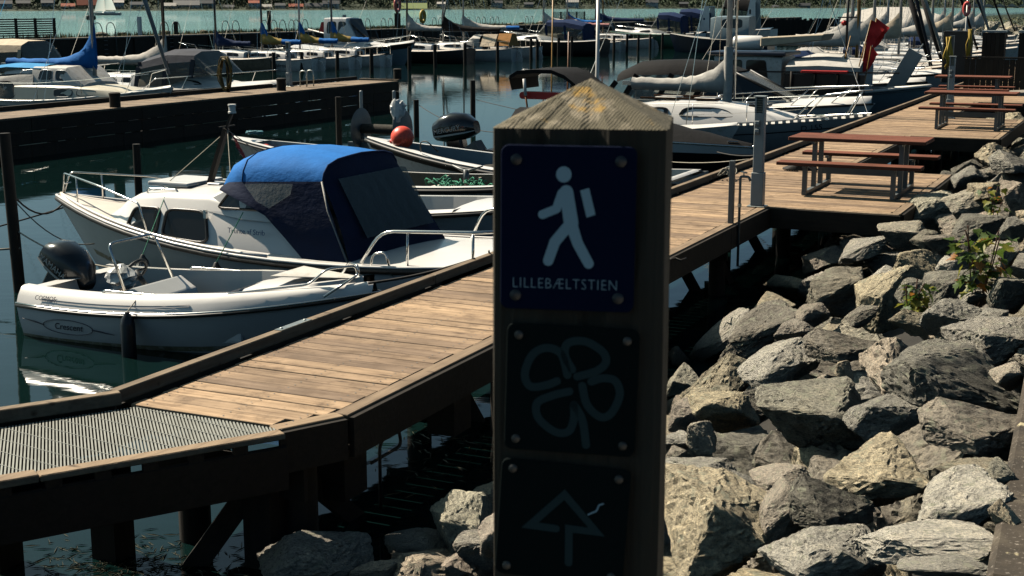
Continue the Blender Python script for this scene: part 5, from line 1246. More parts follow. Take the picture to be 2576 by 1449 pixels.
for i, (px0, py0, px1, py1, lean) in enumerate(((2128, 290, 2192, 50, 0), (2160, 290, 2205, 45, 0), (2145, 300, 2178, 110, 0), (2100, 260, 2140, 90, 1))):
    c0, c1 = QY(px0, py0, 43.0 + i * .2), QY(px1, py1, 43.0 + i * .2)
    nm = ['left-hand tall', 'right-hand tall', 'short lower', 'bare'][i]
    t = thing('flag_pole', (nm + ' marker buoy pole with red flag on the fishing boat') if i < 3 else 'bare bamboo marker pole leaning behind the fishing boat net pound', 'flag pole', c0, 0, 'red flag marker poles')
    MB().tube([(0, 0, 0), c1 - c0], .018, 6).build('cane', M['mastwood'], t, smooth=True)
    MB().ball((c1 - c0) * .06, .085, 10, 8, (1, 1, 1.8)).build('float', M['cream'], t, smooth=True)
    if i < 3:
        d = (c1 - c0); f_ = MB(); g_ = random.Random(i + 20); rows = []
        for k in range(7):
            a = d * (1 - (.6 / d.length) * k / 6); w_ = .4 * (1 - .12 * k) if k < 6 else .03
            rows.append([a + V(.0, .02 * math.sin(k), 0), a + V(w_ * .45, .06 * math.sin(k * 1.7 + i), -.12 + .04 * g_.uniform(-1, 1)), a + V(w_, -.05 * math.sin(k * 1.3), -.3 + .04 * g_.uniform(-1, 1))])
        f_.loft(rows, closed=False, cap0=False, cap1=False).build('flag', M['red'], t, smooth=60)

# ---- small boat behind the post: black bimini, red board
bm = Boat('bimini_boat', 'boat with black bimini arch and red board seen just left above the post top', -13.9, 31.0, 0, 5.2, 1.9, (.6, .6, .8), .3, .9)
bm.hull(M['gel2']); bm.cockpit(.02, .7, .14, .25, M['gel'], M['gel2'], .01, .01); bm.deck(.69, .99, M['gel'], .06, .01)
c0, c1 = QY(1318, 195, 31), QY(1490, 225, 31)
arcp = [V(QY(px, py, 31).x + 13.9, 0, QY(px, py, 31).z) for px, py in ((1322, 222), (1316, 196), (1335, 184), (1375, 181), (1420, 182), (1452, 195), (1478, 216), (1500, 232))]
for sd in (-.75, .75): pass
MB().loft([[p + V(0, -.8, .0), p + V(0, -.8, .09), p + V(0, .8, .09), p + V(0, .8, 0)] for p in arcp]).build('bimini', M['blackcanvas'], bm.t, smooth=50)
c = QY(1318, 240, 30.2); rb_ = MB().prism([(x_, 0, z_) for x_, z_ in rrect(1.75, .17, .08)], (0, .28, 0)).build('red_board', M['redplastic'], bm.t, bev=.01); rb_.location = (c.x + 13.9 + .75, -.8, c.z)
c = QY(1330, 235, 30.1); rd = thing('rod_holder', 'short brown rod with a white grip standing left of the red board', 'rod', c)
MB().tube([(0, 0, -.55), (-.08, 0, -.05)], .022, 6).build('rod', M['teak'], rd, smooth=True); MB().tube([(-.08, 0, -.05), (-.12, 0, .34)], .04, 8).build('grip', M['whitepaint'], rd, smooth=True)
rail(bm.t, [(.9, -.5, .8), (.92, -.5, 1.22), (1.2, -.5, 1.22), (1.2, -.5, .98), (1.0, -.5, .95)], .016, rad=.06, name='handle')
for (px, y0, y1, r_, mt, lab) in ((1385, 210, 0, .02, 'mastwood', 'thin brown pole'), (1425, 212, 80, .022, 'teak', 'thin red-brown pole'), (1500, 225, -20, .05, 'mastwhite', 'pale grey mast')):
    a, b_ = QY(px, y0, 32.2), QY(px + 6, y1, 32.2)
    o = MB().tube([V(0, 0, -2.6), b_ - a], r_, 8).build('pole', M[mt], smooth=True); o.location = a; tag(o, lab + ' rising behind the top of the marker post', 'pole')

# ---------------------------------------------------------------- mooring piles near the jetty and their lines
def mpile(px, py, ztop, label, r=.11, lean=0, group='mooring piles', cap=False):
    c = Q(px, py, 0); t = thing('mooring_pile', label, 'pile', (c.x, c.y, 0), 0, group)
    MB().tube([(0, 0, -1.5), (lean, 0, ztop)], [r, r * .92], 10).build('shaft', M['pile'], t, smooth=50)
    if cap: MB().lathe([(r * 1.02, ztop), (r * 1.02, ztop + .03), (r * .5, ztop + .05)], (lean, 0, 0), 10).build('cap', M['galv'], t)
    return c
pA = mpile(58, 735, 1.95, 'leaning dark mooring pile at the left edge beside the small boat outboard', .075, -.12)
pB = mpile(350, 500, 1.0, 'dark mooring pile beyond the bow of the cruiser', .075)
pC = mpile(855, 425, 1.55, 'dark mooring pile between the blue canopy and the net drum', .07)
pD = mpile(1048, 345, 1.0, 'dark mooring pile just right of the net drum', .08)
pE = mpile(1190, 320, 1.35, 'dark mooring pile behind the big black outboard', .08)
pF = mpile(1605, 290, 1.25, 'short dark double pile at the end of the sloop boom', .12)
line(pA + V(-.1, 0, 1.25), cz.t.location + V(-6.75, 0, .98), 'dark line from the left pile to the cruiser bow', 'darkrope', .012, .25)
line(pA + V(-.1, 0, 1.2), cz.t.location + V(-5.9, -.5, .5), 'pale slack line from the left pile along the cruiser side', 'rope', .008, .2)
line(pA + V(0, 0, .75), cr.t.location + V(.2, .7, .5), 'pale line from the left pile to the small boat stern', 'rope', .01, .1)
line(V(-15.5, 11.5, .75), pA + V(0, 0, .55), 'pale rope entering from the left edge to the leaning pile', 'rope', .014, .12)
line(V(-15.5, 11.0, .2), cz.t.location + V(-6.7, .2, .9), 'dark line from the cruiser bow down past the outboard to the left edge', 'darkrope', .011, .1)
line(pD + V(.1, 0, .85), V(c.x, 27.6, .9) if False else V(-12.9, 27.6, .75), 'thin dark line from the pile to the big outboard', 'darkrope', .01, .2)
line(pE + V(.1, 0, .8), V(-9.5, 30.5, .5), 'thin dark line from the pile towards the post', 'darkrope', .01, .1)
line(cz.t.location + V(-.1, -.9, .78), V(-5.93, 12.2, 1.08), 'pale mooring line from cruiser stern to the jetty kerb', 'rope', .01, .05)
line(cr.t.location + V(4.0, -.25, .82), V(-5.93, 11.9, 1.05), 'dark mooring line from the small boat bow to the kerb', 'darkrope', .014, .03)
line(tb.t.location + V(4.6, -.6, .6), V(-5.93, 24.2, 1.0), 'dark mooring line from the covered speedboat to the kerb', 'darkrope', .012, .1)
line(V(-9.3, 24.6, .75), V(-5.95, 21.8, 1.05), 'pale line strung low to the kerb right of the marker post', 'rope', .008, .12)

# ropes lying on the jetty
rc_ = MB(); g_ = random.Random(41); c0 = Q(1818, 432, DZ + .12)
for k in range(5): rc_.tube([c0 + V(.05 * math.cos(t_) + k * .03, .16 * math.sin(t_) + k * .02, .06 * math.cos(t_ + k)) for t_ in [i * .5 for i in range(13)]], .008, 5)
tag(rc_.build('rope_loops', M['rope'], smooth=True), 'pale rope loops hanging over the jetty kerb left of the lamp post', 'rope')
rc_ = MB(); c0 = Q(2030, 428, DZ + .02)
for k in range(6): rc_.tube([c0 + V(.28 * math.cos(t_) * (1 - .1 * k) - .1, .12 * math.sin(t_), .012 + .012 * k) for t_ in [i * .5 for i in range(13)]], .014, 5)
tag(rc_.build('rope_coil', M['darkrope'], smooth=True), 'flat coil of dark rope on the jetty behind the nearest picnic table', 'rope')
o = MB().tube([Q(1688, 652, DZ + .012), Q(1700, 650, DZ + .012), Q(1712, 655, DZ + .012), Q(1726, 650, DZ + .012)], .012, 5).build('rope_end', M['darkrope'], smooth=True); tag(o, 'short dark rope end lying on the planks right of the marker post', 'rope')

# ================================================================ second pier on the left
pier = thing('timber_pier', 'long dark-sided timber pier on the left behind the cruiser', 'pier')
PX0, PX1, PE = -25.45, -23.8, 41.9
yy = 14.0
while yy < PE - .1:
    plank(PX0 + .1, PX1 - .12, yy, .15, DZ, 'pierdeck', pier); yy += .162
MB().box(PX1 - .115, PX1, 13, PE, DZ - .04, DZ + .004).build('rim_board', M['pierdeck'], pier); MB().box(PX0 - .08, PX0 + .03, 13, PE, DZ + .01, DZ + .12).build('kerb_beam', M['fascia'], pier); MB().box(PX0 + .1, PX1, PE, PE + .1, DZ - .04, DZ + .05).build('rim_board', M['pierdeck'], pier)
for k, (z0, z1, o_) in enumerate(((DZ - .34, DZ - .045, .0), (DZ - .64, DZ - .355, -.02), (DZ - .98, DZ - .66, -.04))):
    yy = 13
    while yy < PE:
        l_ = min(3.9, PE - yy); MB().box(PX1 - .05 + o_, PX1 + .0 + o_, yy, yy + l_ - .02, z0, z1).build('side_board', M['fascia'], pier); yy += 3.9
    MB().box(PX0, PX1, PE + .02, PE + .07, z0, z1).build('side_board', M['fascia'], pier)
yy = 13.5
while yy < PE:
    for x_ in (PX1 - .16, PX0 + .25): MB().tube([(x_, yy, -1.2), (x_, yy, DZ - .05)], .13, 10).build('pile', M['pile'], pier, smooth=50)
    if int(yy) % 2: MB().beam((PX1 - .2, yy + .2, .6), (PX1 - .2, yy + 1.6, -.4), .06, .16).beam((PX1 - .3, yy + 1.6, .6), (PX1 - .3, yy + .2, -.4), .06, .16).build('cross_brace', M['darkwood'], pier)
    yy += 2.4
lamp_post(Q(728, 218, DZ), 'grey bollard lamp post near the end of the left pier')
for k, (px, py, nm) in enumerate(((290, 270, 'left'), (708, 228, 'middle'), (1000, 200, 'right'))):
    c = Q(px, py, DZ); t = thing('pier_bollard', f'short round dark bollard, {nm} of three on the left pier', 'bollard', c, 0, 'pier bollards')
    MB().lathe([(.14, 0), (.14, .3), (.15, .31), (.15, .36), (.1, .38)], n=12).build('stub', M['darkwood'], t, smooth=40)
ld = thing('pier_ladder', 'bent steel ladder hoop beside the lamp post on the left pier', 'ladder', Q(755, 218, DZ))
for dy in (0, .4): rail(ld, [(0, dy, -.6), (0, dy, .5), (.25, dy, .5), (.25, dy, .0)], .018, M['galv'], 'hoop', .12)
hz_ = Q(568, 232, DZ); hs = MB(); g_ = random.Random(6)
for k in range(9):
    w_ = g_.uniform(.1, .24); hs.tube([V(w_ * math.cos(t_) + g_.gauss(0, .01), .08 * math.sin(k) + g_.gauss(0, .02), .55 + (.42 + .1 * g_.random()) * math.sin(t_)) for t_ in [i * .45 for i in range(15)]], .016, 5)
ho = hs.build('hose_coil', M['darkgoldrope'], smooth=True); ho.location = hz_; tag(ho, 'coiled old yellow hose hanging at the left pier edge before the hooded motorboat', 'hose'); hp = MB().box(-.04, .04, .1, .16, 0, 1.05).build('hose_post', M['darkwood']); hp.location = hz_; tag(hp, 'dark post carrying the coiled hose on the left pier', 'post')

# ---------------------------------------------------------------- sailing boats, generic
def sloop(label, x, y, rz, L=7., B=2.4, hull='gel2', mast='mastwhite', cover='whitecanvas', cover2=None, mh=9.5, hood=None, rudder=True, jib=None, name=None, sc=1., mf=.58, boom_z=1.5, seed=1, bl=None, stripe=None, split=.5, hm=.95, group='moored sailboats', furl=0, deck='pinkgel', fall=.2, rails=True):
    b = Boat('sailboat', label, x, y, rz, L, B, (.72 * sc, .62 * sc, .95 * sc), .4, .66, .42, 1.9, .8, group, 'sailboat')
    b.hull(M[hull], 12); b.deck(0, .99, M[deck], .07, .006); b.rub(.022, M['gel'] if hull != 'gel' else M['teak'], .0)
    if stripe: b.band(.8, .88, M[stripe], 'hull_stripe', 0, .98, .005)
    z = .62 * sc; X = L / 7
    b.cabin([(1.9 * X, .62, z, .54, z + .36), (3.0 * X, .7, z, .58, z + .44), (4.6 * X, .62, z + .05, .5, z + .40), (5.6 * X, .4, z + .12, .26, z + .2)], M['gel'])
    for q in (((2.2 * X, .35), (3.0 * X, .35), (3.0 * X, .8), (2.25 * X, .8)), ((3.2 * X, .35), (4.4 * X, .4), (4.2 * X, .8), (3.25 * X, .8))): b.window(q, M['glass'], None)
    MB().box(.4 * X, 1.8 * X, -.42, .42, z - .02, z + .08).build('cockpit_well', M['floor'], b.t); MB().prism([(1.85 * X, -.3, z), (1.9 * X, -.3, z + .3), (1.9 * X, .3, z + .3), (1.85 * X, .3, z)], (-.01, 0, 0)).build('companionway', M['smoke'], b.t)
    mx = mf * L
    MB().tube([(mx, 0, z), (mx, 0, mh)], .06, 8).build('mast', M[mast], b.t, smooth=True)
    ln = bl or .40 * L
    MB().beam((mx - .05, 0, boom_z - .08), (mx - ln - .15, 0, boom_z - .03), .07, .09).build('boom', M[mast], b.t)
    sail_cover(b.t, mx + .08, boom_z, ln, M[cover], hm, fall, .17, -.02, M[cover2] if cover2 else None, split, seed=seed)
    rg = MB()
    for sd in (1, -1):
        rg.tube([b.sheer(.55, sd, .05, 0), (mx, sd * .05, mh)], .007, 3).tube([b.sheer(.5, sd, .05, 0), (mx, 0, mh * .55)], .007, 3)
    rg.tube([(L - .1, 0, b.sz(1)), (mx, 0, mh)], .007, 3).tube([(.05, 0, b.sz(0)), (mx, 0, mh)], .007, 3)
    tag(rg.build('rigging', M['steel'], b.t), kind='stuff')
    if jib: MB().tube([(L - .15, 0, b.sz(1) + .35), V(L - .15, 0, b.sz(1)).lerp(V(mx, 0, mh), .5), V(L - .15, 0, b.sz(1)).lerp(V(mx, 0, mh), .97)], [.05, .075, .03], 8).build('furled_jib', M[jib], b.t, smooth=True)
    if hood:
        h = [(2.05 * X, .66, z + .2, z + .92), (2.5 * X, .68, z + .25, z + .95), (3.0 * X, .6, z + .38, z + .5)]
        MB().loft([[V(x_, w_, z0), V(x_, w_ * .9, lerp(z0, z1, .7)), V(x_, w_ * .5, z1), V(x_, -w_ * .5, z1), V(x_, -w_ * .9, lerp(z0, z1, .7)), V(x_, -w_, z0)] for x_, w_, z0, z1 in h], closed=False, cap0=False, cap1=False).build('spray_hood', M[hood], b.t, smooth=40)
    if rudder:
        MB().prism([(-.04, 0, .62 * sc), (-.28, 0, .5 * sc), (-.42, 0, .12), (-.36, 0, -.1), (-.1, 0, -.15), (-.02, 0, .1)], (0, .05, 0)).build('rudder', M['gel2'], b.t, bev=.01)
        MB().beam((-.1, 0, .66 * sc), (.9, 0, .78 * sc), .04, .04).build('tiller', M['teak'], b.t)
    if rails:
        for sd in (1, -1):
            rail(b.t, [b.sheer(.02, sd, .05, 0), b.sheer(.02, sd, .06, .5), b.sheer(.2, sd, .06, .5), b.sheer(.2, sd, .06, 0)], .012, name='pushpit')
            rail(b.t, [b.sheer(.85, sd, .05, 0), b.sheer(.88, sd, .05, .5), b.sheer(.98, sd, .02, .54), b.sheer(.98, -sd, .02, .54)], .012, name='pulpit')
            for u in (.35, .52, .7): MB().tube([b.sheer(u, sd, .05, 0), b.sheer(u, sd, .05, .5)], .01, 4).build('stanchion', M['steel'], b.t)
            MB().tube([b.sheer(u, sd, .05, .5) for u in (.2, .35, .52, .7, .86)], .006, 3).build('lifeline', M['steel'], b.t)
    if name: lettering(name, .3, M['darktext'] if hull not in ('blackhull', 'navy') else M['fascia'], b.t, on_side(b, .3, .72, 1 if abs(rz) > 1 else -1, .012), name='name_lettering')
    return b
def motorboat(label, x, y, rz, L=7, B=2.6, hull='gel', hood='navycanvas', f=(.85, .8, 1.1), cabz=1.9, name=None, band=None, arch=False, group='moored motorboats', solid=False, hoodlen=.34, hx=3.9):
    b = Boat('motorboat', label, x, y, rz, L, B, f, .35, .9, .42, 2.3, .8, group, 'motorboat')
    b.hull(M[hull], 14); b.rub(.03, M['rubber'], -.02); b.deck(.0, .99, M['gel'], .14, .008)
    if band: b.band(.78, .96, M[band], 'hull_band', 0, .985, .006)
    X = L / 7; z = f[1]
    b.cabin([(2.6 * X, .95, z, .88, z + .5), (3.6 * X, .95, z, .84, z + .5), (4.8 * X, .75, z + .08, .6, z + .38), (5.8 * X, .4, z + .16, .24, z + .22)], M['gel'])
    b.window([(3.9 * X, .3), (4.9 * X, .36), (4.7 * X, .78), (3.95 * X, .78)], M['glass'], None)
    w = Boat.__new__(Boat); w.t = b.t
    if solid:
        w.cabin([(2.0 * X, .95, z + .1, .85, cabz), (3.3 * X, .92, z + .4, .8, cabz), (4.0 * X, .85, z + .42, .6, z + .5)], M['gel'], 'wheelhouse', .08, .04)
        for q in (((2.15 * X, .45), (2.75 * X, .45), (2.75 * X, .88), (2.2 * X, .88)), ((2.85 * X, .3), (3.55 * X, .3), (3.3 * X, .86), (2.85 * X, .88))): w.window(q, M['glass'], None)
        MB().add([V(3.95 * X, .7, z + .52), V(3.42 * X, .68, cabz - .06), V(3.42 * X, -.68, cabz - .06), V(3.95 * X, -.7, z + .52)], [(0, 1, 2, 3)]).build('windscreen', M['glass'], b.t).location = (.04, 0, .03)
    else:
        x0, x1 = hx * X, (hx - 7 * hoodlen) * X
        hp_ = [(x0, .86, z + .45, z + .55), (x0 - .55 * X, .9, z + .42, cabz), (lerp(x0, x1, .6), .95, z + .15, cabz + .05), (x1, .95, z + .1, cabz - .25)]
        R_ = [[V(x_, w_, lerp(z0, z1, .62)), V(x_, w_ * .9, lerp(z0, z1, .85)), V(x_, w_ * .5, z1), V(x_, -w_ * .5, z1), V(x_, -w_ * .9, lerp(z0, z1, .85)), V(x_, -w_, lerp(z0, z1, .62))] for x_, w_, z0, z1 in hp_]
        MB().loft(R_[1:], closed=False, cap0=False, cap1=True).build('hood', M[hood], b.t, smooth=40)
        MB().loft(R_[:2], closed=False, cap0=False, cap1=False).build('windscreen', M['vinyl'], b.t)
        for sd in (1, -1):
            MB().loft([[V(x_, sd * w_, lerp(z0, z1, .62)), V(x_, sd * (w_ + .03), z0)] for x_, w_, z0, z1 in hp_], closed=False, cap0=False, cap1=False).build('hood_window', M['dimvinyl'], b.t)
            for x_, w_, z0, z1 in hp_[1:]: MB().beam((x_, sd * (w_ + .012), lerp(z0, z1, .7)), (x_ - .1, sd * (w_ + .045), z0), .16, .02, (0, 1, 0)).build('hood_strap', M[hood], b.t)
        MB().box(x1 - .06, x1 + .02, -.9, .9, z, cabz - .35).build('hood_back', M[hood], b.t)
    if arch:
        for sd in (1, -1): MB().prism([(1.1 * X, sd * 1.05, z), (1.9 * X, sd * 1.05, z), (1.5 * X, sd * .9, cabz + .25), (1.2 * X, sd * .9, cabz + .25)], (0, -sd * .08, 0)).build('radar_arch', M['gel'], b.t)
        MB().box(1.2 * X, 1.5 * X, -.9, .9, cabz + .17, cabz + .27).build('radar_arch', M['gel'], b.t)
    for sd in (1, -1):
        rail(b.t, [b.sheer(.5, sd, .1, 0), b.sheer(.56, sd, .1, .36), b.sheer(.85, sd, .08, .44), b.sheer(.985, sd, .02, .46), b.sheer(.985, -sd, .02, .46)], .014, name='bow_rail')
        for u in (.7, .86): MB().tube([b.sheer(u - .03, sd, .1, 0), b.sheer(u, sd, .09, .42)], .012, 5).build('stanchion', M['steel'], b.t)
    if name: lettering(name, .26, M['paletext'], b.t, on_side(b, .8, .86, -1 if abs(rz) < 1 else 1, .014), name='name_lettering')
    return b
PI = math.pi
# ---- along the left pier (bows to the pier)
lb = sloop('white sailboat with blue boom cover and oval windows, bow at the left pier', -32.9, 31.8, 0, 7.6, 2.5, 'gel2', 'mastwhite', 'blue', None, 9.5, None, False, 'bluehull', None, 1.28, .63, 1.78, 3, 3.4, 'navy', hm=1.25, fall=.12, deck='gel2')
w = Boat.__new__(Boat); w.t = lb.t
w.cabin([(2.6, 1.0, .8, .95, 1.22), (4.6, 1.0, .84, .92, 1.24), (5.9, .75, .95, .62, 1.15), (6.4, .5, 1.0, .4, 1.05)], M['cream'], 'coachroof', .06, .04)
for q in (((4.1, .2), (4.75, .2), (4.75, .78), (4.1, .78)), ((4.88, .22), (5.5, .26), (5.45, .76), (4.88, .78))): w.window(q, M['smoke'], M['greysteel'], r=.35)
w = Boat.__new__(Boat); w.t = lb.t
w.cabin([(3.2, .86, 1.2, .8, 1.74), (4.4, .84, 1.2, .76, 1.74), (5.0, .8, 1.2, .6, 1.3)], M['gel2'], 'doghouse', .08, .04)
for q in (((3.4, .3), (3.95, .3), (3.95, .85), (3.5, .85)), ((4.05, .28), (4.75, .28), (4.45, .84), (4.05, .85))): w.window(q, M['glass'], M['gel'])
w2 = Boat.__new__(Boat); w2.t = lb.t
w2.cabin([(.2, .95, .6, .8, 1.05), (1.2, 1.02, .65, .92, 1.4), (2.2, 1.02, .7, .9, 1.46), (3.25, .98, .8, .82, 1.6)], M['greycanvas'], 'cockpit_tent', .1, .05)
w2.window([(1.3, .12), (2.7, .12), (2.5, .8), (1.5, .8)], M['dimvinyl'], M['blackcanvas'], r=.3)
sk = MB().loft([[V(x_, .8, z_ - .1), V(x_, .4, z_), V(x_, -.4, z_), V(x_, -.8, z_ - .1)] for x_, z_ in ((.8, 1.66), (2.2, 1.82), (3.5, 1.80))], closed=False, cap0=False, cap1=False).build('blue_tarp', M['skyblue'], lb.t, smooth=50)
hmb = motorboat('white motorboat with dark grey hood beyond the left pier, hose coil in front', -33.4, 36.9, 0, 8.2, 2.8, 'gel', 'darkcanvas', (.85, .82, 1.05), 2.05, hx=5.3)
gs = sloop('sailboat with drooping grey-white boom cover and black mast behind the hooded motorboat', -37.2, 40.2, 0, 7.4, 2.4, 'gel2', 'mastdark', 'whitecanvas', None, 9.5, None, False, None, None, 1.0, .66, 1.5, 5, 3.3, hm=1.0, fall=.2)
ct = motorboat('boat with cream canopy cut off by the left edge of the picture', -41.6, 40.0, 0, 7.5, 2.6, 'gel2', 'creamcanvas', (.9, .8, 1.0), 2.2, hoodlen=.5)

# ---- row of boats lying to the mole (sterns towards us)
def row(px, py): return Q(px, py, 0)
def q_at(px, py, dx=0.): c = row(px, py); return c.x + dx, c.y
x, y = q_at(802, 179); s1_ = sloop('first of three sailboats with blue and ochre boom covers, black mast', x, y, PI, 6.5, 2.3, 'gel2', 'mastdark', 'yellowcanvas', 'blue', 9, None, True, None, 'Bifrost', .95, .56, 1.5, 1, 2.6, split=.55, group='sailboats with blue and ochre covers')
x, y = q_at(894, 174); s2_ = sloop('middle of three sailboats with blue and ochre boom covers, white mast', x, y, PI, 6.5, 2.3, 'gel2', 'mastwhite', 'yellowcanvas', 'blue', 9, None, True, None, 'Solvej', .95, .56, 1.5, 2, 2.6, split=.55, group='sailboats with blue and ochre covers')
x, y = q_at(971, 168); s3_ = sloop('last of three sailboats with blue and ochre boom covers, beside the white wheelhouse boat', x, y, PI, 6.5, 2.3, 'gel2', 'mastdark', 'yellowcanvas', 'blue', 9, None, True, None, 'Fagebo', .95, .56, 1.5, 3, 2.6, split=.55, group='sailboats with blue and ochre covers')
for sb_ in (s1_, s2_, s3_):   # blue hoods of the covers up the masts
    MB().loft([[V(.56 * 6.5 + .1 - .02 * k, .05, 1.5 + k * .28), V(.56 * 6.5 - .55 + .13 * k, .07, 1.62 + k * .24), V(.56 * 6.5 - .55 + .13 * k, -.07, 1.62 + k * .24), V(.56 * 6.5 + .1 - .02 * k, -.05, 1.5 + k * .28)] for k in range(1, 5)]).build('cover_collar', M['blue'], sb_.t, smooth=50)
x, y = q_at(700, 178); sloop('olive-hulled sailboat left of the blue and ochre covers, behind the pier lamp', x, y, PI, 6.8, 2.4, 'brownfloor', 'mastdark', 'navycanvas', None, 8, None, True, None, None, 1.0, .6, 1.4, 7, 2.4)
c = Q(1008, 166, 0); mf_ = motorboat('white wheelhouse motorboat with dark name band lying bow-on behind the three sailboats', c.x - 8.0, c.y + 1.5, 0, 8.2, 2.9, 'bluehull', 'navycanvas', (1.0, .9, 1.35), 2.75, 'Mia - Freya', 'blackhull', solid=True)
c = QY(950, 128, mf_.t.location.y); MB().prism([(x_, 0, z_) for x_, z_ in ((1.4, 1.9), (2.1, 1.9), (2.1, 2.55), (1.6, 2.5))], (0, .1, 0)).build('red_cover', M['redplastic'], mf_.t)
x, y = q_at(1180, 160); fx = sloop('black-hulled sailboat with white boom cover, named in dim letters', x, y, PI, 8.6, 2.8, 'blackhull', 'mastdark', 'whitecanvas', None, 10, None, False, None, 'FOXY-LADY', 1.2, .50, 2.05, 4, 2.5, hm=1.3, deck='pinkgel')
MB().tube([(8.4, 0, 1.3), (11.5, .2, 2.0)], .05, 8).build('bowsprit', M['mastwhite'], fx.t, smooth=True)
x, y = q_at(1300, 155); b_ = sloop('grey-hulled sailboat with black boom cover and patched green and orange tents', x, y, PI, 8.0, 2.7, 'greyhull', 'mastwhite', 'blackcanvas', None, 10, 'greycanvas', True, None, None, 1.15, .66, 1.95, 6, 4.2, hm=1.1)
MB().loft([[V(x_, .8, 1.0), V(x_, .3, 1.75), V(x_, -.3, 1.75), V(x_, -.8, 1.0)] for x_ in (.2, 1.1)], closed=False).build('cockpit_tent', M['orangecanvas'], b_.t); MB().loft([[V(x_, .85, .95), V(x_, .3, 1.7), V(x_, -.3, 1.7), V(x_, -.85, .95)] for x_ in (1.2, 2.2)], closed=False).build('cockpit_tent', M['creamcanvas'], b_.t)
x, y = q_at(1352, 148); sloop('pale sailboat with long white boom cover and brown mast before the mole', x, y, PI, 7.5, 2.5, 'gel2', 'mastwhite', 'whitecanvas', 'blue', 10, None, True, 'whitecanvas', None, 1.1, .74, 2.0, 8, 4.3, split=.8)
c = Q(1465, 142, 0); motorboat('dark-hulled motorboat with long navy canopy in the mole row', c.x + 1.2, c.y + 1, PI, 8.5, 2.9, 'blackhull', 'navycanvas', (1.1, 1.0, 1.3), 2.5, hoodlen=.42)
x, y = q_at(1500, 138); sloop('sailboat with short white boom cover left of the pink one', x - 1, y + 3, PI, 7.5, 2.5, 'gel2', 'mastwhite', 'whitecanvas', None, 10, 'skyblue', True, None, None, 1.1, .6, 2.3, 9, 2.8)
x, y = q_at(1535, 135); sloop('sailboat with faded pink boom cover', x - .5, y + 4, PI, 7.5, 2.5, 'gel2', 'mastwhite', 'pinkcanvas', None, 10, 'navycanvas', True, None, None, 1.1, .62, 2.0, 10, 3.6)
x, y = q_at(1557, 129); sloop('pale sailboat with bright blue spray hood and rounded rudder', x, y, PI, 8, 2.7, 'gel2', 'mastdark', 'blue', None, 10, 'blue', True, None, None, 1.15, .55, 2.2, 11, 3.0)
x, y = q_at(1615, 124); sloop('sailboat with long dark blue boom cover right of the blue spray hood', x, y + 3, PI, 8, 2.7, 'gel2', 'mastwhite', 'navycanvas', None, 10, None, True, None, None, 1.15, .66, 2.3, 12, 4.4)
x, y = q_at(1668, 118); sloop('sailboat with bare yellow wooden boom and mast', x, y + 2, PI, 8, 2.7, 'gel2', 'mastwood', 'creamcanvas', None, 10, None, True, None, None, 1.1, .8, 2.35, 13, 1.2, group='moored sailboats')
c = Q(1735, 118, 0); motorboat('white motorboat with dark blue hood behind the green boat', c.x, c.y + 4, PI, 8.5, 2.9, 'gel', 'navycanvas', (1.1, 1.0, 1.3), 2.9)
c = Q(1720, 121, 0); gb_ = Boat('green_boat', 'low dark green open boat in the mole row', c.x, c.y - .6, PI, 6.5, 2.2, (1.15, 1.1, 1.3), .3, .85); gb_.hull(M['greenhull'], 12); gb_.deck(0, .99, M['greenhull'], .05, .01); gb_.rub(.04, M['darkwood'], 0)
c = Q(1800, 115, 0); motorboat('motor cruiser with pale radar arch and blue tarpaulin right of the green boat', c.x + .5, c.y + 2, PI, 9, 3.1, 'gel2', 'navycanvas', (1.2, 1.1, 1.4), 3.2, arch=True)
c = Q(1850, 112, 0); motorboat('flybridge motor cruiser with black hardtop partly hidden by the near grey mast', c.x + 1.5, c.y + 8, PI, 10, 3.3, 'gel2', 'blackcanvas', (1.3, 1.2, 1.5), 4.2, arch=True)
# mooring piles before the row
k = 0
for px, pt in ((690, 132), (760, 131), (848, 127), (935, 122), (1030, 118), (1096, 112), (1170, 108), (1252, 104), (1336, 98), (1352, 99), (1404, 95), (1437, 92), (1475, 92), (1545, 89), (1577, 86), (1605, 86), (1636, 86), (1665, 84), (1693, 83), (1721, 81), (1748, 80), (1775, 78), (1800, 78), (1826, 78)):
    yw = 172 - (px - 1096) * (38 / 449) if px > 900 else 180 - (px - 760) * .03
    c = Q(px, yw, 0); zt = QY(px, pt, c.y).z
    t = thing('mooring_pile', f'{ORD[k]} dark mooring pile from the left in the row before the mole boats', 'pile', (c.x, c.y, 0), 0, 'mole mooring piles')
    MB().tube([(0, 0, -1), (rnd.uniform(-.05, .05), 0, zt)], [.11, .10], 8).build('shaft', M['pile'], t, smooth=50); k += 1

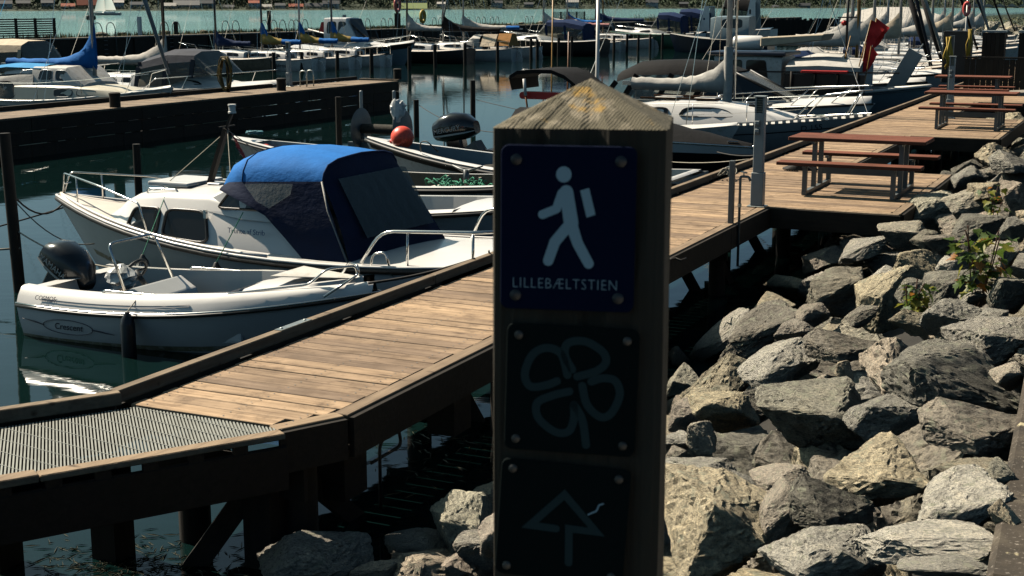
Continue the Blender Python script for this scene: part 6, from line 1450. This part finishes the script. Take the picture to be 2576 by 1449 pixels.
# ================================================================ mole with grass, ladders, screens
QX_ = -62.
mole = thing('harbour_mole', 'long dark sheet-pile mole with a pale concrete edge across the middle distance', 'mole')
MB().box(QX_ - 4.2, QX_, 20, 260, -1, 1.44).build('wall_face', M['darkwood'], mole)
for kx in range(60): MB().box(QX_ + .0, QX_ + .09, 22 + kx * 4, 24 + kx * 4, -1, 1.40).build('sheet_pile', M['fascia'], mole)
for kx in range(20): MB().box(QX_ - .5, QX_ + .12, 20 + kx * 12, 32 + kx * 12 - .05, 1.44, 1.53).build('edge_slab', M['concrete'], mole)
gmat = pm('dry mole grass', (.17, .145, .035), .8, var=.6, scale=.6); g = random.Random(31); gr_ = MB()
for k in range(15000):
    y = g.uniform(66, 240); n_ = noise.noise((y * .11, 0, 0)) * .5 + .5
    if g.random() > n_ * 1.3: continue
    x = QX_ - g.uniform(.5, 3.6); h_ = g.uniform(.12, .5) * (.4 + n_) * (1.9 if y > 150 else 1); a = g.uniform(0, 3.14); d = Vector((math.cos(a), math.sin(a), 0)) * g.uniform(.02, .05); l_ = Vector((g.uniform(-.12, .12), g.uniform(-.12, .12), h_))
    b0 = Vector((x, y, 1.42)); gr_.add([b0 - d, b0 + d, b0 + l_], [(0, 1, 2)])
tag(gr_.build('mole_grass', gmat), 'dry yellow-green grass growing along the top of the mole', 'grass', kind='stuff')
g2 = MB()
for k in range(5000):
    y = g.choice((g.uniform(84, 130), g.uniform(110, 124), g.uniform(150, 230))); x = QX_ - g.uniform(.6, 3.5); h_ = g.uniform(.1, .4); a = g.uniform(0, 3.14); d = Vector((math.cos(a), math.sin(a), 0)) * g.uniform(.03, .07); b0 = Vector((x, y, 1.42)); g2.add([b0 - d, b0 + d, b0 + Vector((g.uniform(-.1, .1), g.uniform(-.1, .1), h_))], [(0, 1, 2)])
tag(g2.build('mole_weeds', pm('green mole weeds', (.06, .09, .02), .8, var=.5, scale=.8)), 'patches of low green weeds between the grass on the mole', 'weeds', kind='stuff')
for kx in range(40):
    y = 70 + kx * 4.1 + g.uniform(-1, 1); s = g.uniform(.2, .45); o = obj('edge_stone', ROCKS[kx % 16], mole, (QX_ - 3.6 + g.uniform(-.4, .4), y, 1.5)); o.scale = (s, s * 1.2, s * .7)
for k, px in enumerate((262, 430, 582, 724, 880, 710, 762, 836, 918, 980, 1048, 1105, 1170, 1215, 1245)):
    pass
LX = [262, 428, 580, 722, 876, 677, 756, 842, 915, 973, 1043, 1100, 1171, 1210, 1244, 1331, 1375, 1415, 1602, 1640]
LX = sorted(LX)
for k, px in enumerate(LX):
    c = QX(px, 92 - px * .0262, QX_ + .1); t = thing('mole_ladder', f'{ORD[k]} steel ladder with paired hoops from the left on the mole', 'ladder', (c.x, c.y, 1.5), 0, 'mole ladders')
    for dy in (-.62, .62):
        rail(t, [(.1, dy - .42, -1.3), (.1, dy - .42, .35), (-.1, dy - .42, .75), (-.1, dy + .42, .75), (-.1, dy + .42, .02)] if False else [(.1, dy - .46, -1.3 if dy < 0 else .0), (.05, dy - .46, .55), (.0, dy - .25, .92), (.0, dy + .25, .92), (.0, dy + .46, .55), (.05, dy + .46, -1.3 if dy > 0 else .0)], .03, M['greysteel'], 'hoop', .4)
    for q in range(5): MB().tube([(.1, -.16, -.2 - q * .28), (.1, .16, -.2 - q * .28)], .02, 5).build('rung', M['greysteel'], t)
def wind_screen(px0, px1, ptop, label, X, n=9):
    a, b_ = QX(px0, 96 - px0 * .0262, X), QX(px1, 96 - px1 * .0262, X); zt = QX(px1, ptop, X).z
    t = thing('slatted_screen', label, 'screen', (X, a.y, 1.5)); L_ = b_.y - a.y; H_ = zt - 1.5
    for q in range(5): MB().box(-.06, .06, L_ * q / 4 - .07, L_ * q / 4 + .07, 0, H_).build('post', M['darkwood'], t)
    for q in range(n): MB().box(.07, .11, -.05, L_ + .05, H_ * (q + .25) / n, H_ * (q + .80) / n).build('slat', M['fencewood'], t)
wind_screen(-60, 138, 45, 'dark horizontal-slat screen on the mole at the left edge', -63.4)
wind_screen(1390, 1470, 29, 'small dark slatted screen on the mole in the middle distance', -63.4, 12)
for k, (px, top, lab, mt) in enumerate(((352, 42, 'white pole on the mole left of the rolled blue jib', 'whitepaint'), (678, 27, 'dark bare pole on the mole left of the first white mast', 'darkwood'), (867, 37, 'grey lamp pole on the mole behind the ochre covers', 'lampgrey'), (443, 54, 'thin dark post among the weeds on the mole', 'darkwood'))):
    c = QX(px, 92 - px * .0262, -63.0); zt = QX(px, top, -63.0).z
    o = MB().box(-.11, .11, -.11, .11, 0, zt - 1.5).build('mole_pole', M[mt]); o.location = (-63.0, c.y, 1.5); tag(o, lab, 'pole')
for k, (px, top, lab) in enumerate(((1000, 8, 'lifebuoy stand with red and white ring on the mole'), (1063, 33, 'white post with a yellow ring on the mole'))):
    c = QX(px, 92 - px * .0262, -62.8); zt = QX(px, top, -62.8).z; t = thing('lifebuoy_post', lab, 'lifebuoy', (-62.8, c.y, 1.5))
    MB().box(-.1, .1, -.1, .1, 0, zt - 1.5).build('post', M['whitepaint' if k else 'darkwood'], t)
    zc = (zt - 1.5) * (.98 if k == 0 else .85); rr = .55 if k == 0 else .5
    MB().tube([V(.2, -.3 + rr * .75 * math.cos(t_), zc - .1 + rr * math.sin(t_)) for t_ in [2 * math.pi * q / 18 for q in range(18)]], .15, 8, True).build('ring', M['yellowpaint'] if k else pm('red and white ring', (.6, .1, .08), .5, var=.2, dirt=(.7, .68, .62), scale=3), t, smooth=True)
    if k == 0: MB().box(.12, .3, -.75, .05, .15, 1.35).build('box', M['darkwood'], t)

# pile breakwater and stone mole closing the harbour on the right
bw = thing('pile_breakwater', 'row of dark timber stumps closing the harbour behind the right-hand boats', 'breakwater')
a, b_ = QY(1845, 52, 168), QY(2330, 52, 178); N = 120; a.z = b_.z = 0
for k in range(N):
    p = a.lerp(b_, k / N); MB().tube([p + V(0, 0, -1), p + V(rnd.uniform(-.06, .06), 0, 1.85 + rnd.uniform(-.12, .22))], [.24, .2], 7).build('stump', M['pile'], bw)
sm_ = thing('stone_mole', 'rough stone mole with scrub at the upper right edge', 'mole')
for k in range(60):
    c = QY(2330 + k * 5.2, 78, 150 + g.uniform(-3, 3)); s = g.uniform(.5, 1.1); o = obj('stone', ROCKS[k % 16], sm_, (c.x, c.y, g.uniform(.1, 1.4))); o.scale = (s, s, s * .7); o.rotation_euler = (g.uniform(0, 6), g.uniform(0, 6), g.uniform(0, 6))
sc2 = MB()
for k in range(900):
    c = QY(g.gauss(2530, 40), 70, 152); p = V(c.x, c.y + g.uniform(-2, 2), g.uniform(1.0, 2.3)); a_ = g.uniform(0, 6.3); d = Vector((math.cos(a_), math.sin(a_), g.uniform(-.5, .5))) * .16; e = Vector((-d.y, d.x, .1)); sc2.add([p, p + d, p + e], [(0, 1, 2)])
tag(sc2.build('scrub', pm('dull scrub leaves', (.10, .10, .03), .7, var=.4)), 'low scrub growing on the stone mole', 'scrub', kind='stuff')

# ================================================================ crowded sailboats at the far end of the jetty
def atX(px, Y): return QY(px, 100, Y).x
CL = [  # mast px, Y, hull, mast, cover, length, jib, label
    (2141, 56, 'gel', 'mastwhite', 'whitecanvas', 'grey-white mast just left of the yellow one'), (2157, 52.5, 'cream', 'mastwood', 'greycanvas', 'varnished yellow wooden mast left of the red flags'),
    (2196, 61, 'gel2', 'mastwhite', 'whitecanvas', 'white mast directly behind the red flags'), (2262, 66, 'gel', 'mastwhite', 'creamcanvas', 'white mast right of the red flags with big cream sail cover'),
    (2342, 72, 'gel2', 'mastwhite', 'whitecanvas', 'white mast left of the dark furled sail'), (2300, 78, 'gel', 'mastdark', 'whitecanvas', 'thin dark mast among the far right white masts'),
    (2392, 84, 'gel2', 'mastwhite', 'creamcanvas', 'stout white mast above the yellow rope'), (2372, 92, 'gel', 'mastwhite', 'whitecanvas', 'pale mast behind the stout one'), (2445, 99, 'gel', 'mastwhite', 'greycanvas', 'pair of pale leaning stays at the far right'), (2470, 108, 'gel2', 'mastwhite', 'whitecanvas', 'farthest right white mast near the cabinets'), (2230, 84, 'gel', 'mastwhite', 'greycanvas', 'white mast between red flags and cream cover, farther off'), (2415, 118, 'gel2', 'mastwhite', 'whitecanvas', 'distant white mast in the far right cluster')]
for k, (px, Y, hl, mt, cv, lab) in enumerate(CL):
    mx = atX(px, Y); L = 8.5 + (k % 3) * .6
    # bow towards the jetty (+X)
    sloop('white sailboat with ' + lab, min(mx - .56 * L, -7.6 - L), Y, 0, L, 2.7, hl, mt, cv, None, 11, ['navycanvas', None, 'greycanvas'][k % 3], True, ['whitecanvas', 'darkcanvas', None, 'blackcanvas'][k % 4], None, 1.25, (mx - min(mx - .56 * L, -7.6 - L)) / L if .3 < (mx - min(mx - .56 * L, -7.6 - L)) / L < .8 else .6, 2.1, 20 + k, 3.4, 'navy' if k % 4 == 1 else None, hm=1.3, group='crowded sailboats at the far end of the jetty')
# white boat tent, dinghy stacks
tn = Boat('tented_boat', 'boat under a big white winter tent behind the wheelhouse', atX(2075, 108), 112, 0, 9, 3.2, (1.1, 1.0, 1.3), .4, .85); tn.hull(M['gel'], 12); tn.deck(0, .99, M['gel'], .05, .01)
MB().loft([[V(x_, 1.5, 1.3), V(x_, 1.3, 2.3), V(x_, 0, z_), V(x_, -1.3, 2.3), V(x_, -1.5, 1.3)] for x_, z_ in ((.5, 2.9), (3, 3.4), (6, 3.4), (8.5, 2.6))], closed=False).build('tent', M['whitecanvas'], tn.t, smooth=30)
md = motorboat('white motorboat with white outboard directly behind the wheelhouse roof', atX(1900, 52) - .5, 52.5, 0, 8, 2.7, 'gel', 'greycanvas', (.95, .9, 1.15), 1.7); outboard(md.t, -.1, 0, 1.6, 1.3, M['gel'], 'SUZUKI', M['darktext'], 0, -1)
mw = motorboat('low white motorboat with narrow bow rails just beyond the flags', -15.3, 49.2, 0, 8, 2.7, 'gel', 'whitecanvas', (.85, .8, .95), 1.5)
tug = Boat('work_launch', 'dark blue work launch with tall aerials behind the near grey mast', atX(1905, 100), 104, PI, 8, 2.8, (1.1, 1.0, 1.4), .4, .85); tug.hull(M['navy'], 12); tug.deck(0, .99, M['floor'], .05, .01); w = Boat.__new__(Boat); w.t = tug.t; w.cabin([(1.5, 1, 1, .9, 2.7), (4, 1, 1, .9, 2.7), (4.5, .9, 1, .8, 2.6)], M['bluehull'], 'wheelhouse'); w.window([(2, .5), (3.6, .5), (3.6, .9), (2, .9)], M['glass'], None)
for q in (.3, -.3): MB().tube([(3, q, 2.7), (3, q, 4.6)], .02, 5).build('aerial', M['whitepaint'], tug.t)
# leaning dark furled sails, red lifebuoy, yellow ropes, red jacket
for k, (px0, py0, px1, py1, Y, mt, lab) in enumerate(((2285, -15, 2345, 175, 58, 'blackcanvas', 'left of two slanting black furled sails at the upper right'), (2318, -15, 2385, 200, 62, 'blackcanvas', 'right of two slanting black furled sails at the upper right'))):
    o = MB().tube([QY(px0, py0, Y), QY((px0 + px1) / 2, (py0 + py1) / 2, Y), QY(px1, py1, Y)], [.10, .13, .06], 8).build('furled_sail', M[mt], smooth=True); tag(o, lab, 'sail')
for k, (px, y0, y1, Y, lab) in enumerate(((2388, 95, 185, 33.6, 'bundle of yellow rope hung over the lamp post behind the middle table'), (2440, 75, 150, 47.5, 'second yellow rope bundle on a post left of the dark cabinet'))):
    b = MB(); p0, p1 = QY(px, y0, Y), QY(px - 6, y1, Y); g_ = random.Random(k)
    for q in range(9): b.tube([p0 + V(g_.gauss(0, .03), g_.gauss(0, .02), .02), p0.lerp(p1, .5) + V(g_.gauss(0, .06), 0, 0), p1 + V(g_.gauss(0, .06), 0, g_.uniform(0, .3))], .017, 5)
    tag(b.build('rope_bundle', M['yellowrope'], smooth=True), lab, 'rope')
    o = MB().box(-.05, .05, -.05, .05, 0, p0.z - DZ + .05).build('rope_post', M['greysteel']); o.location = V(p0.x + .05, Y + .12, DZ); tag(o, ['thin grey post behind the rope-hung lamp', 'grey post carrying the second yellow rope'][k], 'post')
c = QY(2432, 22, 60); lb_ = MB().tube([c + V(.1 * math.cos(t_), .0, .24 * math.sin(t_)) for t_ in [2 * math.pi * q / 16 for q in range(16)]], .07, 8, True).build('lifebuoy', pm('red white lifebuoy', (.65, .06, .05), .5, var=.1, dirt=(.75, .72, .68), scale=2), smooth=True); tag(lb_, 'red and white lifebuoy hanging high at the upper right masts', 'lifebuoy'); MB().tube([c + V(0, .12, .5), V(c.x, c.y + .12, .6)], .035, 6).build('stand_pole', M['mastwhite'], lb_, smooth=True)
c = QY(2395, 130, 49); bx_ = MB().box(-.42, .42, -.3, .3, 0, 1.7).build('dark_locker', M['blackhull'], bev=.02); bx_.location = (c.x + .15, 49, DZ); tag(bx_, 'black upright locker between the yellow ropes', 'locker')
gp = thing('gangplank', 'grey raised gangplank leaning over the jetty kerb left of the lamp with yellow rope', 'gangplank', (0, 0, 0))
p0, p1 = QY(2225, 262, 47), QY(2305, 130, 47); MB().beam(p0, p1, .5, .1, (0, 1, 0)).build('board', M['lampgrey'], gp)
for q in (.15, .5, .85): MB().tube([p0.lerp(p1, q), p0.lerp(p1, q) + V(.3, .3, .5)], .02, 5).build('strut', M['galv'], gp)

# ================================================================ far shore
hm_ = pm('far green hillside', (.045, .06, .03), .95, var=.5, scale=.01, rand=False)
sh = [(-700, 31), (0, 28), (640, 26.2), (1288, 23.4), (1900, 21.2), (2300, 20.2), (2576, 20), (3300, 19.6)]
def shore(px):
    for (a, ya), (b_, yb) in zip(sh, sh[1:]):
        if px <= b_: return Q(px, lerp(ya, yb, (px - a) / (b_ - a)), 0)
    return Q(px, sh[-1][1], 0)
pts = [shore(-700 + i * 40) for i in range(100)]
hl = MB(); rows = []
for i, p in enumerate(pts):
    d = Vector((p.x, p.y, 0)).normalized(); r_ = []
    for dist, h in ((0, -.5), (8, 1.0), (45, 2.2 + .8 * noise.noise((i * .3, 0, 0))), (160, 10 + 4 * noise.noise((i * .17, 3, 0))), (500, 45 + 14 * noise.noise((i * .1, 7, 0))), (1500, 70)): r_.append(V(p.x + d.x * dist, p.y + d.y * dist, h))
    rows.append(r_)
hl.loft(rows, closed=False, cap0=False, cap1=False); tag(hl.build('hills', hm_, smooth=True), kind='structure')
wm, nt, bs, L = base('far woodland leaves'); mp = coords(nt, L); n1 = noise_n(nt, L, mp, .06, 5, .6); r1 = ramp(nt, [(.3, (.02, .035, .017)), (.55, (.045, .07, .03)), (.75, (.08, .10, .04))]); L(n1.outputs[0], r1.inputs[0]); L(r1.outputs[0], bs.inputs['Base Color']); bs.inputs['Roughness'].default_value = .9
wood_ = MB(); g = random.Random(77)
for k in range(3800):
    px = g.uniform(-250, 2850); p = shore(px); d = Vector((p.x, p.y, 0)).normalized(); D = math.hypot(p.x, p.y)
    dist = g.choice((g.uniform(4, 16), g.uniform(40, 140), g.uniform(60, 240), g.uniform(60, 240))); s = (g.uniform(.7, 1.7) if dist < 20 else g.uniform(2.2, 4.5) * 1.5) * (1 + D / 4000)
    c = p + d * dist; c.z = max(1.0, (dist - 20) * .06) + s * .6 + (0 if dist < 30 else g.uniform(0, 2))
    b0 = len(wood_.v)
    for q in range(22):
        v = Vector((g.gauss(0, 1), g.gauss(0, 1), g.gauss(0, .8))).normalized() * s * g.uniform(.6, 1.1); e1 = Vector((g.uniform(-1, 1), g.uniform(-1, 1), g.uniform(-1, 1))) * s * .42; e2 = Vector((g.uniform(-1, 1), g.uniform(-1, 1), g.uniform(-1, 1))) * s * .42
        wood_.add([c + v, c + v + e1, c + v + e2], [(0, 1, 2)])
for k in range(700):
    px = g.uniform(-250, 2850); p = shore(px); d = Vector((p.x, p.y, 0)).normalized(); s = g.uniform(1.2, 2.6); c = p + d * g.uniform(12, 24); c.z = s * .7 + .8
    for q in range(18):
        v = Vector((g.gauss(0, 1), g.gauss(0, 1), g.gauss(0, .8))).normalized() * s * g.uniform(.6, 1.1); e1 = Vector((g.uniform(-1, 1), g.uniform(-1, 1), g.uniform(-1, 1))) * s * .45; e2 = Vector((g.uniform(-1, 1), g.uniform(-1, 1), g.uniform(-1, 1))) * s * .45
        wood_.add([c + v, c + v + e1, c + v + e2], [(0, 1, 2)])
tag(wood_.build('far_woods', wm), 'continuous dark green woods and hedges along the far shore', 'woods', kind='stuff')
walls = {'w': pm('far white wall', (.62, .6, .55), .8), 't': pm('far brick wall', (.32, .17, .11), .8), 'g': pm('far grey wall', (.3, .3, .29), .8)}
roofs = {'r': pm('far red tile roof', (.38, .11, .06), .8), 'd': pm('far slate roof', (.06, .065, .07), .7), 'p': pm('far pale roof', (.5, .47, .42), .7)}
HS = [(12, 6, 34, 'w', 'd', 'white house with slate roof'), (60, 5, 30, 't', 'd', 'brick house'), (120, 4, 26, 'g', 'd', 'grey house'), (172, 12, 30, 'w', 'r', 'small white house with red roof'), (232, 10, 66, 't', 'r', 'long house with wide red roof'), (300, 3, 22, 'w', 'p', 'tall pale house'), (345, 8, 30, 'w', 'd', 'white cottage'), (425, 11, 34, 'w', 'p', 'white house with pale gable'), (470, 9, 60, 'w', 'p', 'long low white house'), (482, 16, 30, 't', 'r', 'low red-roofed house'), (520, 5, 36, 'g', 'd', 'slate-roofed grey house'), (575, 16, 26, 'w', 'd', 'white shore hut'), (640, 4, 26, 'w', 'r', 'white house above the black mast'), (668, 20, 30, 'w', 'p', 'pale gabled house close to the water'), (705, 10, 24, 'w', 'd', 'white gabled house'), (745, 16, 34, 't', 'r', 'brick shed with red roof'), (790, 20, 40, 'w', 'd', 'low white row of sheds'), (833, 6, 40, 'w', 'd', 'white house with dark steep roof'), (1110, 6, 20, 'w', 'p', 'white cottage right of the lifebuoy'), (1250, 4, 28, 'w', 'd', 'white villa'), (1330, 7, 22, 'g', 'd', 'grey boathouse'), (1440, 2, 30, 'w', 'p', 'white villa above the slatted screen'), (1640, 3, 30, 'w', 'd', 'white house above the blue hoods'), (1720, 6, 22, 't', 'd', 'brick cottage'), (1950, 14, 16, 'w', 'd', 'small white lighthouse-like house'), (2020, 14, 34, 'g', 'd', 'long grey shore building')]
for k, (px, py, wpx, wl, rf, lab) in enumerate(HS):
    p = shore(px); D = math.hypot(p.x, p.y); base_p = Q(px, min(py + 8, 15.2) if False else 20, 0)
    dist = D + 26; ray = Vector((p.x, p.y, 0)).normalized(); c = ray * dist; z = CZ + (HY - (py + 4)) / F * dist
    w_ = wpx / F * dist; h_ = w_ * .28 + 1.5; z0 = max(.5, z - h_ * .5)
    t = thing('far_house', f'{lab} on the far shore, {ORD[k]} house from the left', 'house', (c.x, c.y, 0), math.atan2(ray.y, ray.x) - PI / 2, 'houses on the far shore')
    MB().box(-w_ / 2, w_ / 2, -3, 4, 0, z0 + h_ * .5).build('wall', walls[wl], t)
    MB().prism([(-w_ / 2 - .4, -3.6, z0 + h_ * .5), (-w_ / 2 - .4, 4.6, z0 + h_ * .5), (-w_ / 2 - .4, .5, z0 + h_ * 1.05)], (w_ + .8, 0, 0)).build('roof', roofs[rf], t)
    for q in range(max(2, int(w_ / 3))): MB().box(-w_ / 2 + 1 + q * 2.6, -w_ / 2 + 2 + q * 2.6, -3.05, -2.9, z0 + h_ * .12, z0 + h_ * .34).build('window', M['glass'], t)
# pale retaining wall and meadow
for k in range(3):
    p = shore(1110 + 0); 
c0, c1 = shore(985), shore(1075); ray0, ray1 = Vector((c0.x, c0.y, 0)).normalized(), Vector((c1.x, c1.y, 0)).normalized()
D0 = math.hypot(c0.x, c0.y) + 18
md_ = MB().add([ray0 * D0 + V(0, 0, 1.2), ray1 * D0 + V(0, 0, 1.2), ray1 * (D0 + 40) + V(0, 0, 7), ray0 * (D0 + 40) + V(0, 0, 7)], [(0, 1, 2, 3)]).build('meadow', pm('far meadow', (.13, .17, .05), .9)); tag(md_, kind='structure')
rw = MB(); 
for q in range(16):
    a_, b2 = (ray0 * (D0 + 42)).lerp(ray1 * (D0 + 42), q / 16), (ray0 * (D0 + 42)).lerp(ray1 * (D0 + 42), (q + .7) / 16); rw.beam(a_ + V(0, 0, 6.2 + q * .12), b2 + V(0, 0, 6.2 + q * .12), .5, 3.2)
tag(rw.build('retaining_wall', walls['w']), 'pale stepped retaining wall above the meadow on the far shore', 'wall')
# white tent halls at the far right
for k in range(6):
    c = shore(2455 + k * 30); D = math.hypot(c.x, c.y); ray = Vector((c.x, c.y, 0)).normalized(); c = ray * (D + 20); w_ = 29 / F * D; z1 = CZ + (HY - 9.5) / F * D
    t = thing('tent_hall', f'white peaked tent hall on the far shore, {ORD[k]} of the row from the left', 'hall', (c.x, c.y, 0), math.atan2(ray.y, ray.x) - PI / 2, 'white tent halls')
    MB().prism([(-w_ / 2, -6, z1 - 7), (w_ / 2, -6, z1 - 7), (0, -6, z1)], (0, 20, 0)).build('roof', roofs['p'], t); MB().box(-w_ / 2, w_ / 2, -5.5, 13, 0, z1 - 7).build('wall', M['fascia'], t)
# sailing yacht out on the strait
c = Q(270, 38.5, 0); yt = Boat('yacht_under_sail', 'distant yacht under white sails on the open water at upper left', c.x - 4.5, c.y, AZ + PI - R(5), 11, 3.2, (1.0, .9, 1.3), .5, .6, cat='yacht'); yt.t.location = (c.x + 5, c.y + 2, 0)
yt.hull(M['gel2'], 12); yt.deck(0, .99, M['gel'], .1, .01); yt.cabin([(2.5, .9, .9, .8, 1.4), (6.5, .8, .95, .6, 1.4), (7.5, .4, 1, .3, 1.1)], M['gel']); MB().tube([(6.3, 0, 1), (6.3, 0, 14.5)], .09, 6).build('mast', M['mastwhite'], yt.t)
MB().loft([[V(6.2, .0, 2.0 + i * 1.2), V(6.2 - (1.9 - i * .19), .25 * math.sin(i / 10 * PI) + .25, 2.0 + i * 1.2), V(6.2 - (4.4 - i * .43), .0, 2.0 + i * 1.2)] for i in range(11)], closed=False, cap0=False, cap1=False).build('mainsail', M['sailcloth'], yt.t, smooth=True)
MB().loft([[V(10.6 - i * .42, .0, 1.6 + i * 1.25), V(lerp(10.6 - i * .42, 6.0 + i * .04, .5), .45, 1.6 + i * 1.25), V(6.0 + i * .04, .3, 1.6 + i * 1.25)] for i in range(11)], closed=False, cap0=False, cap1=False).build('jib', M['sailcloth'], yt.t, smooth=True)
for i, (px, py) in enumerate(((222, 50), (236, 50))):
    c = Q(px, py, 0); o = MB().lathe([(.1, -.2), (.6, .2), (.5, 1.0), (.12, 1.2), (.12, 1.8)], n=8).build('channel_buoy', M['rubber'], smooth=40); o.location = c; tag(o, ['left', 'right'][i] + '-hand of two small dark channel buoys below the distant yacht', 'buoy', 'channel buoys')
